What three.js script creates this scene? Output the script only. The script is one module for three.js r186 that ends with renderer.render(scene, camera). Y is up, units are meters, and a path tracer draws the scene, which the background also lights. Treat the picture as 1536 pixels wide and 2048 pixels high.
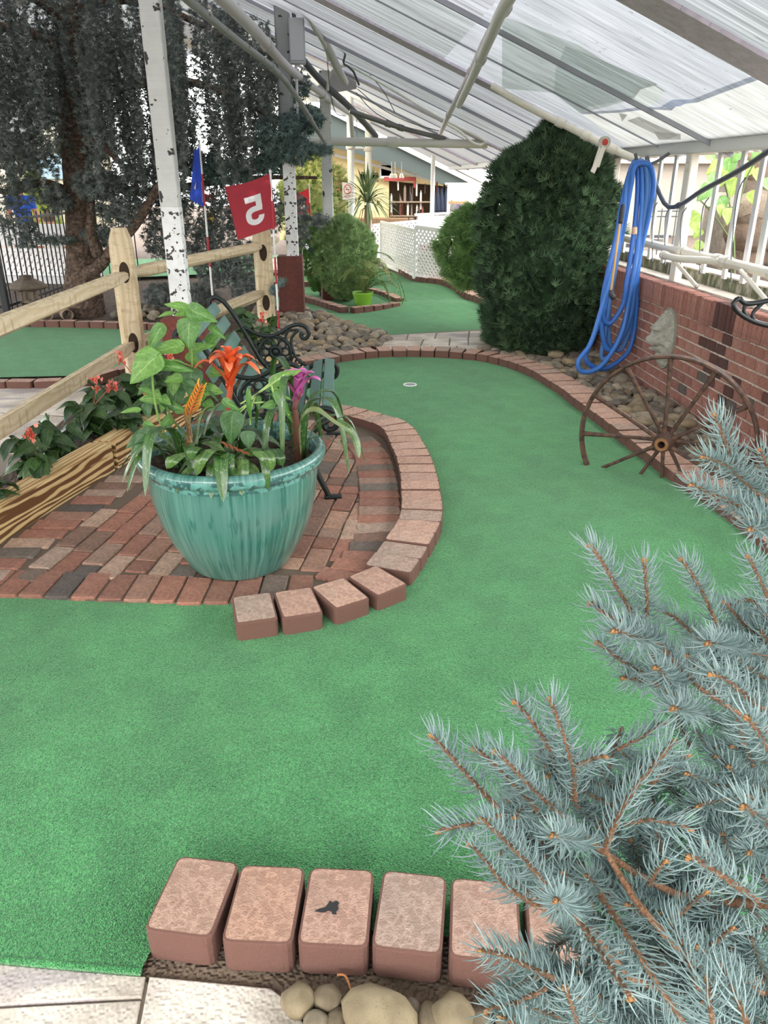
import * as THREE from 'three';
import { RoundedBoxGeometry } from 'three/addons/geometries/RoundedBoxGeometry.js';
import { ConvexGeometry } from 'three/addons/geometries/ConvexGeometry.js';
import { mergeGeometries, mergeVertices, toCreasedNormals } from 'three/addons/utils/BufferGeometryUtils.js';
import { MarchingCubes } from 'three/addons/objects/MarchingCubes.js';
import { ImprovedNoise } from 'three/addons/math/ImprovedNoise.js';

// ---------------------------------------------------------------- camera, sky, exposure
const PITCH = THREE.MathUtils.degToRad(23.5), YAW = THREE.MathUtils.degToRad(3.3), EYE = 1.5, FOCAL = 1538;
const scene = new THREE.Scene();
const camera = new THREE.PerspectiveCamera(2 * Math.atan(1024 / FOCAL) * 180 / Math.PI, 0.75, 0.03, 200);
camera.position.set(0, EYE, 0);
camera.rotation.order = 'YXZ';
camera.rotation.set(-PITCH, -YAW, 0);
const renderer = new THREE.WebGLRenderer({ antialias: true });
renderer.toneMapping = THREE.LinearToneMapping;
renderer.toneMappingExposure = 1.65;
renderer.shadowMap.enabled = true;
// an overcast sky: thin bright cloud low down, a little duller overhead
const SKY = (() => {
  const w = 64, h = 32, d = new Float32Array(w * h * 4);
  for (let y = 0; y < h; y++) for (let x = 0; x < w; x++) {
    const up = Math.max(0, Math.sin(((y + 0.5) / h - 0.5) * Math.PI)), l = y < h / 2 ? 0.35 : 1.25 - 0.4 * up;
    d.set([l * 0.985, l * 0.995, l * 1.005, 1], (y * w + x) * 4);
  }
  const t = new THREE.DataTexture(d, w, h, THREE.RGBAFormat, THREE.FloatType);
  t.mapping = THREE.EquirectangularReflectionMapping; t.magFilter = THREE.LinearFilter; t.needsUpdate = true;
  return t;
})();
scene.background = SKY; scene.environment = SKY;
scene.backgroundIntensity = 5.6; scene.environmentIntensity = 5.6;

// ---------------------------------------------------------------- helpers
let seed = 12345;
const rnd = () => { seed = (seed + 0x6d2b79f5) | 0; let t = Math.imul(seed ^ (seed >>> 15), 1 | seed); t = (t + Math.imul(t ^ (t >>> 7), 61 | t)) ^ t; return ((t ^ (t >>> 14)) >>> 0) / 4294967296; };
const reseed = (s) => { seed = s; };
const R = (a, b) => a + (b - a) * rnd();
const pick = (a) => a[Math.floor(rnd() * a.length)];
const V = (x, y, z) => new THREE.Vector3(x, y, z);
const lerp = THREE.MathUtils.lerp, clamp = THREE.MathUtils.clamp;
const noise3 = new ImprovedNoise();
const N3 = (x, y, z) => noise3.noise(x, y, z);
// survey of the place: the sight line through a picture point, met with the ground (at height h), a depth or an upright plane
const sight = (px, py) => {
  const u = (px - 768) / FOCAL, v = -(py - 1024) / FOCAL, c = Math.cos(PITCH), s = Math.sin(PITCH);
  return V(u, v * c - s, -v * s - c).applyAxisAngle(V(0, 1, 0), -YAW);
};
const onGround = (px, py, h = 0) => { const r = sight(px, py); return r.multiplyScalar((h - EYE) / r.y).add(V(0, EYE, 0)); };
const atDepth = (px, py, d) => { const r = sight(px, py); return r.multiplyScalar(d / -r.z).add(V(0, EYE, 0)); };
const atSide = (px, py, x) => { const r = sight(px, py); return r.multiplyScalar(x / r.x).add(V(0, EYE, 0)); };
const onRoof = (px, py, off = 0) => { const r = sight(px, py); return r.clone().multiplyScalar((1.75 + 0.43 * 2.35 + off - EYE) / (0.43 * r.x + r.y)).add(V(0, EYE, 0)); };

const used = new Map();
const numbered = (n) => { const k = used.get(n) ?? 0; used.set(n, k + 1); return k ? n + '_' + String(k).padStart(3, '0') : n; };
function shade(o) { o.castShadow = true; o.receiveShadow = true; return o; }
function tag(o, label, category, group, kind) {
  if (label) o.userData.label = label;
  if (category) o.userData.category = category;
  if (group) o.userData.group = group;
  if (kind) o.userData.kind = kind;
  return o;
}
function thing(name, label, category, pos = [0, 0, 0], turn = 0, group) {
  const o = new THREE.Group(); o.name = numbered(name); o.position.set(...pos); o.rotation.y = turn;
  scene.add(o); return tag(o, label, category, group);
}
function setting(name, label) { const o = new THREE.Group(); o.name = numbered(name); scene.add(o); return tag(o, label, null, null, 'structure'); }
function part(parent, name, geo, mat, stuff) {
  const m = shade(new THREE.Mesh(geo, mat));
  const k = parent.userData.__n ?? (Object.defineProperty(parent.userData, '__n', { value: {}, enumerable: false }), parent.userData.__n);
  const c = k[name] ?? 0; k[name] = c + 1; m.name = c ? name + '_' + String(c).padStart(3, '0') : name;
  if (stuff) m.userData.kind = 'stuff';
  parent.add(m); return m;
}
function copies(parent, name, geo, mat, mats, colors) {
  const m = shade(new THREE.InstancedMesh(geo, mat, mats.length)); m.name = name; m.userData.kind = 'stuff';
  mats.forEach((x, i) => m.setMatrixAt(i, x));
  if (colors) colors.forEach((c, i) => m.setColorAt(i, c));
  m.instanceMatrix.needsUpdate = true; parent.add(m); return m;
}
// ---- geometry
const boxUV = (g, s = 1) => {
  if (g.index) g = g.toNonIndexed();
  const p = g.attributes.position, uv = new Float32Array(p.count * 2), a = V(), b = V(), c = V();
  for (let i = 0; i < p.count; i += 3) {
    a.fromBufferAttribute(p, i); b.fromBufferAttribute(p, i + 1); c.fromBufferAttribute(p, i + 2);
    const n = b.clone().sub(a).cross(c.clone().sub(a)), x = Math.abs(n.x), y = Math.abs(n.y), z = Math.abs(n.z);
    [a, b, c].forEach((q, k) => {
      const t = y >= x && y >= z ? [q.x, -q.z] : x >= z ? [q.z, q.y] : [q.x, q.y];
      uv[(i + k) * 2] = t[0] * s; uv[(i + k) * 2 + 1] = t[1] * s;
    });
  }
  g.setAttribute('uv', new THREE.BufferAttribute(uv, 2)); return g;
};
const M4 = (p, r = [0, 0, 0], s = 1) => new THREE.Matrix4().compose(p.isVector3 ? p : V(...p), new THREE.Quaternion().setFromEuler(new THREE.Euler(...r)), typeof s === 'number' ? V(s, s, s) : V(...s));
const moved = (g, p, r, s) => g.clone().applyMatrix4(M4(p, r, s));
const box = (w, h, d, x = 0, y = 0, z = 0, r) => moved(boxUV(new THREE.BoxGeometry(w, h, d)), [x, y, z], r);
const soft = (w, h, d, r = 0.005, x = 0, y = 0, z = 0, rot) => moved(boxUV(new RoundedBoxGeometry(w, h, d, 1, Math.min(r, w / 2.05, h / 2.05, d / 2.05))), [x, y, z], rot);
// a cut block with chamfered edges, 44 triangles; jit makes its corners uneven
function block(w, h, d, c = 0.004, jit = 0) {
  const pts = [];
  for (const sx of [-1, 1]) for (const sy of [-1, 1]) for (const sz of [-1, 1]) {
    const j = () => R(-jit, jit), x = sx * w / 2 + j(), y = sy * h / 2 + j() * 0.5, z = sz * d / 2 + j();
    pts.push(V(x - sx * c, y - sy * c, z), V(x - sx * c, y, z - sz * c), V(x, y - sy * c, z - sz * c));
  }
  return boxUV(new ConvexGeometry(pts));
}
const merge = (list) => {
  const l = list.map((g) => { g = g.index ? g.toNonIndexed() : g; const o = new THREE.BufferGeometry(); for (const k of ['position', 'normal', 'uv']) if (g.attributes[k]) o.setAttribute(k, g.attributes[k]); if (!o.attributes.normal) o.computeVertexNormals(); if (!o.attributes.uv) o.setAttribute('uv', new THREE.BufferAttribute(new Float32Array(o.attributes.position.count * 2), 2)); return o; });
  return mergeGeometries(l);
};
// a tube through points with a radius at each, ends closed
function sweep(pts, rad, sides = 8, segs, closed = false) {
  pts = pts.map((p) => p.isVector3 ? p : V(...p));
  const curve = new THREE.CatmullRomCurve3(pts, closed, 'centripetal'), n = segs ?? Math.max(2, (pts.length - 1) * 4);
  const rr = (t) => { if (typeof rad === 'number') return rad; const f = t * (rad.length - 1), i = Math.min(rad.length - 2, Math.floor(f)); return lerp(rad[i], rad[i + 1], f - i); };
  const fr = curve.computeFrenetFrames(n, closed), pos = [], uv = [], idx = [], len = curve.getLength();
  for (let i = 0; i <= n; i++) {
    const t = i / n, c = curve.getPointAt(t), r = rr(t);
    for (let j = 0; j <= sides; j++) {
      const a = j / sides * Math.PI * 2, d = fr.normals[i].clone().multiplyScalar(Math.cos(a) * r).addScaledVector(fr.binormals[i], Math.sin(a) * r);
      pos.push(c.x + d.x, c.y + d.y, c.z + d.z); uv.push(j / sides * Math.PI * 2 * r, t * len);
    }
  }
  const s1 = sides + 1;
  for (let i = 0; i < n; i++) for (let j = 0; j < sides; j++) { const a = i * s1 + j, b = a + s1; idx.push(a, a + 1, b, b, a + 1, b + 1); }
  if (!closed) for (const [row, flip] of [[0, 0], [n, 1]]) {
    const c = curve.getPointAt(row / n), k = pos.length / 3; pos.push(c.x, c.y, c.z); uv.push(0, 0);
    for (let j = 0; j < sides; j++) flip ? idx.push(k, row * s1 + j, row * s1 + j + 1) : idx.push(k, row * s1 + j + 1, row * s1 + j);
  }
  const g = new THREE.BufferGeometry();
  g.setAttribute('position', new THREE.Float32BufferAttribute(pos, 3)); g.setAttribute('uv', new THREE.Float32BufferAttribute(uv, 2)); g.setIndex(idx);
  g.computeVertexNormals(); return g;
}
const bar = (a, b, r, sides = 8) => sweep([a, b], r, sides, 1);
const ring = (x, y, z, rad, r, rot = [0, 0, 0], seg = 28) => moved(new THREE.TorusGeometry(rad, r, 6, seg), [x, y, z], rot);
// a square bar from a to b; up decides how it is turned
function beam(a, b, w, h, up = V(0, 1, 0)) {
  a = a.isVector3 ? a : V(...a); b = b.isVector3 ? b : V(...b);
  const d = b.clone().sub(a), len = d.length(), z = d.normalize(), x = V().crossVectors(up, z).normalize(), y = V().crossVectors(z, x);
  const m = new THREE.Matrix4().makeBasis(x, y, z).setPosition(a.clone().add(b).multiplyScalar(0.5));
  return soft(w, h, len, Math.min(w, h) * 0.12).applyMatrix4(m);
}
const lathe = (prof, seg = 48) => new THREE.LatheGeometry(prof.map(([x, y]) => new THREE.Vector2(x, y)), seg);
function rough(g, amp, freq, s = 0) { // uneven surface along the normals
  g = mergeVertices(g.index ? g : (g.deleteAttribute('normal'), g)); if (!g.attributes.normal) g.computeVertexNormals();
  const p = g.attributes.position, n = g.attributes.normal;
  for (let i = 0; i < p.count; i++) { const k = amp * (N3(p.getX(i) * freq + s, p.getY(i) * freq, p.getZ(i) * freq) + 0.5 * N3(p.getX(i) * freq * 2.3, p.getY(i) * freq * 2.3 + s, p.getZ(i) * freq * 2.3)); p.setXYZ(i, p.getX(i) + n.getX(i) * k, p.getY(i) + n.getY(i) * k, p.getZ(i) + n.getZ(i) * k); }
  g.computeVertexNormals(); return g;
}
function slabShape(pts, h, y0, bev = 0) { // a flat piece with outline pts [[x, z], ...], its top at y0 + h
  const s = new THREE.Shape(pts.map(([x, z]) => new THREE.Vector2(x, -z)));
  const g = new THREE.ExtrudeGeometry(s, bev ? { depth: h - 2 * bev, bevelEnabled: true, bevelSize: bev, bevelThickness: bev, bevelOffset: -bev, bevelSegments: 2 } : { depth: h, bevelEnabled: false });
  g.rotateX(-Math.PI / 2); g.translate(0, y0 + bev, 0); return boxUV(g);
}
const inside = (x, z, poly) => { let c = false; for (let i = 0, j = poly.length - 1; i < poly.length; j = i++) { const [xi, zi] = poly[i], [xj, zj] = poly[j]; if ((zi > z) !== (zj > z) && x < (xj - xi) * (z - zi) / (zj - zi) + xi) c = !c; } return c; };
// ---- textures
const hash = (x, y, s) => { let h = Math.imul(x, 374761393) ^ Math.imul(y, 668265263) ^ Math.imul(s, 2147483647 - 5); h = Math.imul(h ^ (h >>> 13), 1274126177); return ((h ^ (h >>> 16)) >>> 0) / 4294967296; };
const vn = (u, v, fx, fy, s) => { // value noise that repeats on the unit square
  const x = u * fx, y = v * fy, ix = Math.floor(x), iy = Math.floor(y), a = x - ix, b = y - iy, sa = a * a * (3 - 2 * a), sb = b * b * (3 - 2 * b), w = (i, n) => ((i % n) + n) % n;
  const x0 = w(ix, fx), x1 = w(ix + 1, fx), y0 = w(iy, fy), y1 = w(iy + 1, fy);
  return lerp(lerp(hash(x0, y0, s), hash(x1, y0, s), sa), lerp(hash(x0, y1, s), hash(x1, y1, s), sa), sb);
};
const fbm = (u, v, fx, fy, s, oct = 4) => { let t = 0, a = 0.5, n = 0; for (let i = 0; i < oct; i++) { t += a * vn(u, v, fx << i, fy << i, s + i * 17); n += a; a *= 0.5; } return t / n; };
const repeatTex = (t, ru, rv) => { t.wrapS = t.wrapT = THREE.RepeatWrapping; t.magFilter = THREE.LinearFilter; t.minFilter = THREE.LinearMipmapLinearFilter; t.generateMipmaps = true; t.repeat.set(ru, rv ?? ru); t.needsUpdate = true; return t; };
function tex(w, h, fn, rep = 1, repV) {
  const d = new Uint8Array(w * h * 4);
  for (let y = 0; y < h; y++) for (let x = 0; x < w; x++) { const c = fn((x + 0.5) / w, (y + 0.5) / h); d.set([clamp(c[0], 0, 255), clamp(c[1], 0, 255), clamp(c[2], 0, 255), 255], (y * w + x) * 4); }
  const t = new THREE.DataTexture(d, w, h); t.colorSpace = THREE.SRGBColorSpace; return repeatTex(t, rep, repV);
}
function gray(w, h, fn, rep = 1, repV) { const t = tex(w, h, (u, v) => { const g = 255 * fn(u, v); return [g, g, g]; }, rep, repV); t.colorSpace = THREE.NoColorSpace; return t; }
const mixc = (a, b, t) => [lerp(a[0], b[0], t), lerp(a[1], b[1], t), lerp(a[2], b[2], t)];
const mat = (color, roughness = 0.8, o = {}) => new THREE.MeshStandardMaterial({ color, roughness, ...o });
const hexes = (list, r, o) => list.map((c) => mat(c, r, o));
const ss = THREE.MathUtils.smoothstep;
// ---------------------------------------------------------------- materials of the ground
const turfMap = tex(1024, 1024, (u, v) => {
  const f = vn(u, v, 340, 340, 3), g = vn(u, v, 170, 170, 9), q = fbm(u, v, 5, 5, 21, 4), k = 0.62 + 0.36 * f + 0.28 * (g - 0.5) + 0.16 * (q - 0.5);
  const c = mixc([10, 70, 32], [100, 184, 108], clamp((k - 0.72) * 1.7 + 0.46, 0, 1)); return hash(u * 1024 | 0, v * 1024 | 0, 5) > 0.9985 ? [170, 178, 130] : c;
}, 1 / 0.55);
const turfBump = gray(1024, 1024, (u, v) => 0.65 * vn(u, v, 300, 300, 3) + 0.35 * vn(u, v, 150, 150, 9), 1 / 0.55);
const turf = new THREE.MeshPhysicalMaterial({ color: 0xffffff, roughness: 0.95, map: turfMap, bumpMap: turfBump, bumpScale: 0.007, vertexColors: true, sheen: 1, sheenColor: new THREE.Color(0.7, 1, 0.7), sheenRoughness: 0.7 });
const soil = mat(0xffffff, 1, { map: tex(512, 512, (u, v) => mixc([44, 34, 26], [122, 100, 80], fbm(u, v, 24, 24, 5, 4) * 1.3 - 0.2), 1.6), bumpMap: gray(512, 512, (u, v) => fbm(u, v, 40, 40, 6, 3), 1.6), bumpScale: 0.02 });
const sand = mat(0x6a5a4c, 1);
// concrete pavers pressed with a wormy relief
const worm = (u, v) => ss(Math.abs(fbm(u, v, 16, 16, 31, 3) - 0.5), 0, 0.2);
const paverMap = tex(512, 512, (u, v) => { const w = clamp(worm(u, v), 0, 1), s = vn(u, v, 200, 200, 4), q = fbm(u, v, 4, 4, 77, 3); const gr = (vn(u, v, 120, 120, 61) - 0.5) * 20 + (fbm(u, v, 30, 30, 71, 3) - 0.5) * 26; let c = mixc([250, 234, 224], [222, 203, 193], w); c = [c[0] + gr, c[1] + gr, c[2] + gr]; c = mixc(c, [208, 200, 192], clamp(q * 1.6 - 0.7, 0, 0.7)); if (s > 0.95) c = mixc(c, [255, 250, 246], 0.7); if (s < 0.05) c = mixc(c, [150, 128, 120], 0.6); return c; }, 3.4);
const paverBump = gray(512, 512, (u, v) => 0.55 - 0.2 * worm(u, v) + 0.45 * (vn(u, v, 128, 128, 4) - 0.5) + 0.3 * (fbm(u, v, 40, 40, 9, 2) - 0.5), 3.4);
const paverMats = [0xd4b8a8, 0xcaae9f, 0xd6bdae, 0xbfb0a4, 0xceb2a1, 0xc8b0a2].map((c) => mat(c, 0.9, { map: paverMap, bumpMap: paverBump, bumpScale: 0.0035 }));
const paverSideShaded = mat(0x6d4d42, 0.95, { bumpMap: paverBump, bumpScale: 0.002 });  // deeper unweathered colour, with the shade of the side faces painted in
const grainMap = tex(512, 512, (u, v) => { const f = fbm(u, v, 28, 28, 8, 4), s = vn(u, v, 190, 190, 2), q = fbm(u, v, 3, 3, 14, 3); let k = 222 + 70 * (f - 0.5) + 50 * (q - 0.5); if (s < 0.08) k -= 55; if (s > 0.94) k += 40; return [k, k * 0.985, k * 0.97]; }, 3);
const grainBump = gray(512, 512, (u, v) => 0.5 * fbm(u, v, 40, 40, 8, 3) + 0.5 * vn(u, v, 170, 170, 2), 3);
const stony = (c, r = 0.9, b = 0.003) => mat(c, r, { map: grainMap, bumpMap: grainBump, bumpScale: b });
const clayMats = [0xb07e6c, 0xa87664, 0xb48a76, 0xa27564, 0xb8826e, 0xb0907e, 0xa68672, 0x987868].map((c) => stony(c));
const darkClay = [0x7a6d64, 0x6d645f, 0x857468, 0x82786e].map((c) => stony(c));
const paleClay = [0xcfae98, 0xc9a088, 0xbfa593].map((c) => stony(c));
const slabMap = tex(1024, 1024, (u, v) => { const q = fbm(u, v, 6, 6, 41, 6), f = vn(u, v, 240, 240, 6), m = fbm(u, v, 3, 9, 55, 4); let c = mixc([186, 176, 164], [232, 224, 212], clamp(q * 2.2 - 0.6, 0, 1)); c = mixc(c, [150, 140, 150], clamp(m * 2.4 - 1.3, 0, 0.5)); const k = (f - 0.5) * 22; return [c[0] + k, c[1] + k, c[2] + k]; }, 1.1);
const slabBump = gray(1024, 1024, (u, v) => 0.7 * fbm(u, v, 7, 12, 41, 6) + 0.3 * vn(u, v, 160, 160, 6), 1.1);
const slabMats = [0xfffdf8, 0xf4f0ea, 0xfaf6f0].map((c) => mat(c, 0.85, { map: slabMap, bumpMap: slabBump, bumpScale: 0.007 }));

// ---------------------------------------------------------------- ground and turf
{
  const g = setting('ground', 'bare brown soil under the beds and paths');
  part(g, 'soil', box(60, 0.3, 70, 0, -0.171, -14), soil);
}
// trodden and brushed patches of the pile, ragged blotches
const wear = (x, z) => { const n = N3(x * 1.9, 4.2, z * 1.7) + 0.6 * N3(x * 5, 9.1, z * 4.4) + 0.45 * N3(x * 13, 2.2, z * 12) + 0.3 * N3(x * 31, 6, z * 31); return 0.94 + 0.16 * clamp(n, -1, 1); };
// a sheet ruled between two border lines, h(x, z) lifts it
function ruled(a, b, nu, nv, h, y = 0) {
  const at = (l, t) => { const f = t * (l.length - 1), i = Math.min(l.length - 2, Math.floor(f)), k = f - i; return [lerp(l[i][0], l[i + 1][0], k), lerp(l[i][1], l[i + 1][1], k)]; };
  const pos = [], uv = [], idx = [], col = [];
  for (let j = 0; j <= nv; j++) { const p = at(a, j / nv), q = at(b, j / nv); for (let i = 0; i <= nu; i++) { const x = lerp(p[0], q[0], i / nu), z = lerp(p[1], q[1], i / nu); pos.push(x, y + h(x, z), z); uv.push(x, z); const w = wear(x, z); col.push(w, w, w); } }
  for (let j = 0; j < nv; j++) for (let i = 0; i < nu; i++) { const k = j * (nu + 1) + i, m = k + nu + 1; idx.push(k, k + 1, m, m, k + 1, m + 1); }
  const g = new THREE.BufferGeometry(); g.setAttribute('position', new THREE.Float32BufferAttribute(pos, 3)); g.setAttribute('uv', new THREE.Float32BufferAttribute(uv, 2)); g.setAttribute('color', new THREE.Float32BufferAttribute(col, 3)); g.setIndex(idx); g.computeVertexNormals(); return g;
}
const ripple = (x, z) => 0.007 * N3(x * 1.1, 3.1, z * 1.3) + 0.004 * N3(x * 2.7, 8.1, z * 2.9);
const mainHeight = (x, z) => ripple(x, z) * ss(-z, 1.2, 2) + 0.02 * Math.exp(-((z + 3.0 + 0.1 * x) ** 2) / 0.25) * ss(x, 0.4, 0.9);
const hump = (x, z) => { const w = ss(x, 0.2, 1.1); return ripple(x, z) * 0.6 + w * (0.05 * Math.exp(-((z + 9.9) ** 2) / 0.18) + 0.09 * Math.exp(-((z + 11.3) ** 2) / 0.35) + 0.1 * ss(-z, 11.2, 13)); };
{
  const g = setting('putting_green', 'wide green carpet of the nearest minigolf hole');
  const L = [[-4, -1.62], [-4, -3], [-4, -5], [-4, -6.2], [-0.9, -6.3], [0.1, -6.86], [0.42, -6.97]];
  const Rr = [[1.75, -1.28], [1.95, -2.4], [1.9, -3.3], [1.83, -4.07], [1.74, -5], [1.66, -5.9], [0.8, -6.97]];
  const at = (l, z) => l.find((p) => p[1] <= z) ?? l[l.length - 1];
  // front edge follows the slab and the row of pavers
  const front = [[-4, -1.63], [-0.742, -1.152], [-0.438, -1.108], [-0.43, -1.14], [-0.4, -1.24], [0.3, -1.13], [1.75, -0.93]];
  const shapePts = [...front, [1.95, -2.4], [1.9, -3.3], [1.83, -4.07], [1.74, -5], [1.68, -5.85], [1.54, -6.42], [1.25, -6.85], [0.78, -7.0], [0.36, -7.02], [0.07, -6.9], [-0.14, -6.74], [-0.5, -6.5], [-0.7, -5.6], [-1.4, -5.0], [-1.9, -3.2], [-4, -3]];
  // rows across the green, each cut to the outline
  const zs = []; for (let i = 0; i <= 96; i++) zs.push(-1.0 - i * 0.0627);
  const span = (z) => { const xs = []; for (let i = 0, j = shapePts.length - 1; i < shapePts.length; j = i++) { const [xi, zi] = shapePts[i], [xj, zj] = shapePts[j]; if ((zi > z) !== (zj > z)) xs.push(xi + (xj - xi) * (z - zi) / (zj - zi)); } xs.sort((p, q) => p - q); return xs.length < 2 ? null : [xs[0], xs[xs.length - 1]]; };
  const rows = zs.map((z) => [span(z), z]).filter((r) => r[0] && r[1] < -1.7);
  part(g, 'turf', ruled(rows.map(([s, z]) => [s[0], z]), rows.map(([s, z]) => [s[1], z]), 60, rows.length * 2, mainHeight), turf);
  const zb = rows[0][1]; // the strip along the front edge
  const fr = (x) => { for (let i = 1; i < front.length; i++) if (x <= front[i][0]) { const [x0, z0] = front[i - 1], [x1, z1] = front[i]; return lerp(z0, z1, (x - x0) / (x1 - x0)); } return -1; };
  const xs = []; for (let i = 0; i <= 115; i++) xs.push(-4 + i * 0.05);
  for (const x of [-0.438, -0.434, -0.43, -0.42, -0.41, -0.4]) xs.push(x);
  xs.sort((p, q) => p - q);
  const lead = ruled(xs.map((x) => [x, fr(x) + 0.006 * N3(x * 9, 1, 2)]), xs.map((x) => [x, zb]), 16, xs.length - 1, mainHeight);
  lead.index.array.reverse(); lead.computeVertexNormals();
  part(g, 'turf', lead, turf);
  part(g, 'turf_edge', sweep(front.slice(0, 3).map(([x, z]) => V(x, -0.007, z)), 0.009, 6, 40), turf);
}
{
  const g = setting('putting_green', 'humped green carpet of the next hole, before the white lattice');
  const a = [[-1.7, -7.2], [0.46, -7.98], [0.46, -8.0]], l = [], r = [];
  const left = [[0.43, -7.94], [-0.1, -8.7], [-1.6, -9.2], [-2.2, -10], [-2.2, -12], [-1.4, -13.4], [-0.6, -14.2]], right = [[1.8, -8.33], [1.8, -9], [1.78, -9.7], [1.6, -10.96], [1.2, -12], [0.95, -13], [0.8, -14]];
  part(g, 'turf', ruled(left, right, 50, 90, hump), turf);
}
{
  const g = setting('putting_green', 'flat green carpet on the left beyond the split rail fence');
  part(g, 'turf', ruled([[-7, -6.2], [-7, -9.1]], [[-1.75, -6.45], [-1.75, -8.75]], 10, 10, () => -0.004), turf);
}
{
  const g = setting('putting_green', 'small far green carpet seen between the cedar and the fence');
  part(g, 'turf', ruled([[-4.6, -12.6], [-4.4, -16]], [[-1.1, -13.8], [-0.6, -17]], 8, 8, () => 0.03), turf);
}

// ---------------------------------------------------------------- paver borders
const paverGeo = (w, l, h, r = 0.014, b = 0.004) => { // w along the border, l across it; pillowed top
  const s = new THREE.Shape(), x = w / 2 - b, y = l / 2 - b, q = r;
  s.moveTo(-x + q, -y); s.lineTo(x - q, -y); s.quadraticCurveTo(x, -y, x, -y + q); s.lineTo(x, y - q); s.quadraticCurveTo(x, y, x - q, y); s.lineTo(-x + q, y); s.quadraticCurveTo(-x, y, -x, y - q); s.lineTo(-x, -y + q); s.quadraticCurveTo(-x, -y, -x + q, -y);
  const g = new THREE.ExtrudeGeometry(s, { depth: h - b, bevelEnabled: true, bevelSize: b, bevelThickness: b, bevelSegments: 2, curveSegments: 3 });
  g.rotateX(-Math.PI / 2); return boxUV(g);
};
// pavers along a line; the outer top edge lies on pts, the pavers reach inward (to the left of the walking direction when side = 1)
function border(label, pts, o = {}) {
  const { step = 0.13, w = 0.125, l = 0.2, h = 0.062, side = 1, y = 0, geos, height } = o, g = setting('paver_border', label);
  const curve = new THREE.CatmullRomCurve3(pts.map(([x, z]) => V(x, 0, z)), false, 'centripetal'), len = curve.getLength(), n = Math.max(1, Math.round(len / step));
  const shapes = geos ?? [0, 1, 2].map((k) => paverGeo(w * (1 - 0.02 * k), l, h));
  for (let i = 0; i < n; i++) {
    const t = (i + 0.5) / n, p = curve.getPointAt(t), d = curve.getTangentAt(t), nx = -d.z * side, nz = d.x * side;
    const m = part(g, 'paver', shapes[i % shapes.length], [pick(paverMats), paverSideShaded]);
    const cx = p.x - nx * l / 2, cz = p.z - nz * l / 2;
    m.position.set(cx, y + (height ? height(cx, cz) : 0) + R(-0.004, 0.003) - 0.012, cz);
    m.rotation.set(R(-0.02, 0.02), Math.atan2(-d.z, d.x) + R(-0.03, 0.03), R(-0.015, 0.015), 'YXZ');
  }
  return g;
}
reseed(11);
{ // five big pavers in front
  const g = setting('paver_border', 'row of five large red pavers at the near edge of the green');
  const tops = [0xc0a898, 0xc2a593, 0xbea495, 0xb5a69b, 0xbca699, 0xbea495];
  [[-0.344, -1.224, -0.2, 0.147], [-0.187, -1.195, -0.11, 0.147], [-0.032, -1.179, -0.115, 0.146], [0.124, -1.158, -0.19, 0.144], [0.278, -1.13, -0.16, 0.147], [0.436, -1.1, -0.16, 0.147]].forEach(([x, z, a, w], i) => {
    const m = part(g, 'paver', paverGeo(w, 0.194, 0.083, 0.016, 0.006), [mat(tops[i], 0.9, { map: paverMap, bumpMap: paverBump, bumpScale: 0.003 }), paverSideShaded]); m.rotation.y = a; m.position.set(x, -0.012, z);
    if (i === 2) part(m, 'tar_spot', slabShape([[-0.034, 0.01], [-0.026, 0.004], [-0.014, 0.0], [-0.009, -0.008], [-0.005, -0.017], [0.001, -0.013], [0.009, -0.018], [0.015, -0.013], [0.013, -0.006], [0.016, 0.002], [0.011, 0.009], [0.013, 0.015], [0.004, 0.016], [0.001, 0.009], [-0.006, 0.007], [-0.012, 0.012], [-0.024, 0.012]].map(([x, z]) => [x - 0.012, z + 0.008]), 0.0016, 0.0825), mat(0x2c2a2a, 0.6));
  });
  part(g, 'footing', slabShape([[-0.46, -1.13], [-0.42, -1.085], [-0.2, -1.05], [0.6, -0.93], [0.6, -1.1], [-0.3, -1.22]], 0.03, -0.05), mat(0x8d7f70, 0.95, { map: slabMap, bumpMap: slabBump, bumpScale: 0.03 }));
}
{
  const g = border('curved border of rosy pavers around the brick patio', [[0.262, -2.69], [0.339, -2.874], [0.453, -3.219], [0.491, -3.58], [0.503, -3.938], [0.483, -4.363], [0.44, -4.68], [0.321, -4.9], [0.128, -5.09], [-0.095, -5.25], [-0.35, -5.4]], { step: 0.132, w: 0.128, l: 0.2, h: 0.075, side: 1 });
  for (const [x, z, a] of [[-0.331, -2.446, 0.2], [-0.176, -2.476, 0.24], [-0.02, -2.537, 0.52], [0.125, -2.627, 0.62]]) { const m = part(g, 'paver', paverGeo(0.148, 0.197, 0.08, 0.012, 0.007), [pick(paverMats), paverSideShaded]); m.position.set(x, -0.01, z); m.rotation.set(R(-0.02, 0.02), a, R(-0.02, 0.02), 'YXZ'); }
}
border('long curved border of pavers below the brick wall', [[1.82, -2.6], [1.8, -3.3], [1.75, -3.85], [1.73, -4.2], [1.7, -4.7], [1.665, -5.2], [1.62, -5.75], [1.5, -6.35], [1.22, -6.78], [0.8, -6.94], [0.38, -6.96], [0.1, -6.84], [-0.12, -6.69], [-0.5, -6.4], [-0.62, -5.8]], { step: 0.126, w: 0.1255, l: 0.21, h: 0.072, side: -1 });
border('straight border of brown pavers along the left green, nearest the fence', [[-4.4, -6.02], [-3.2, -6.05], [-2.6, -6.08], [-2.1, -6.12], [-1.9, -6.4], [-1.72, -6.75]], { step: 0.2, w: 0.194, l: 0.12, h: 0.075, side: -1 });
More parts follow.
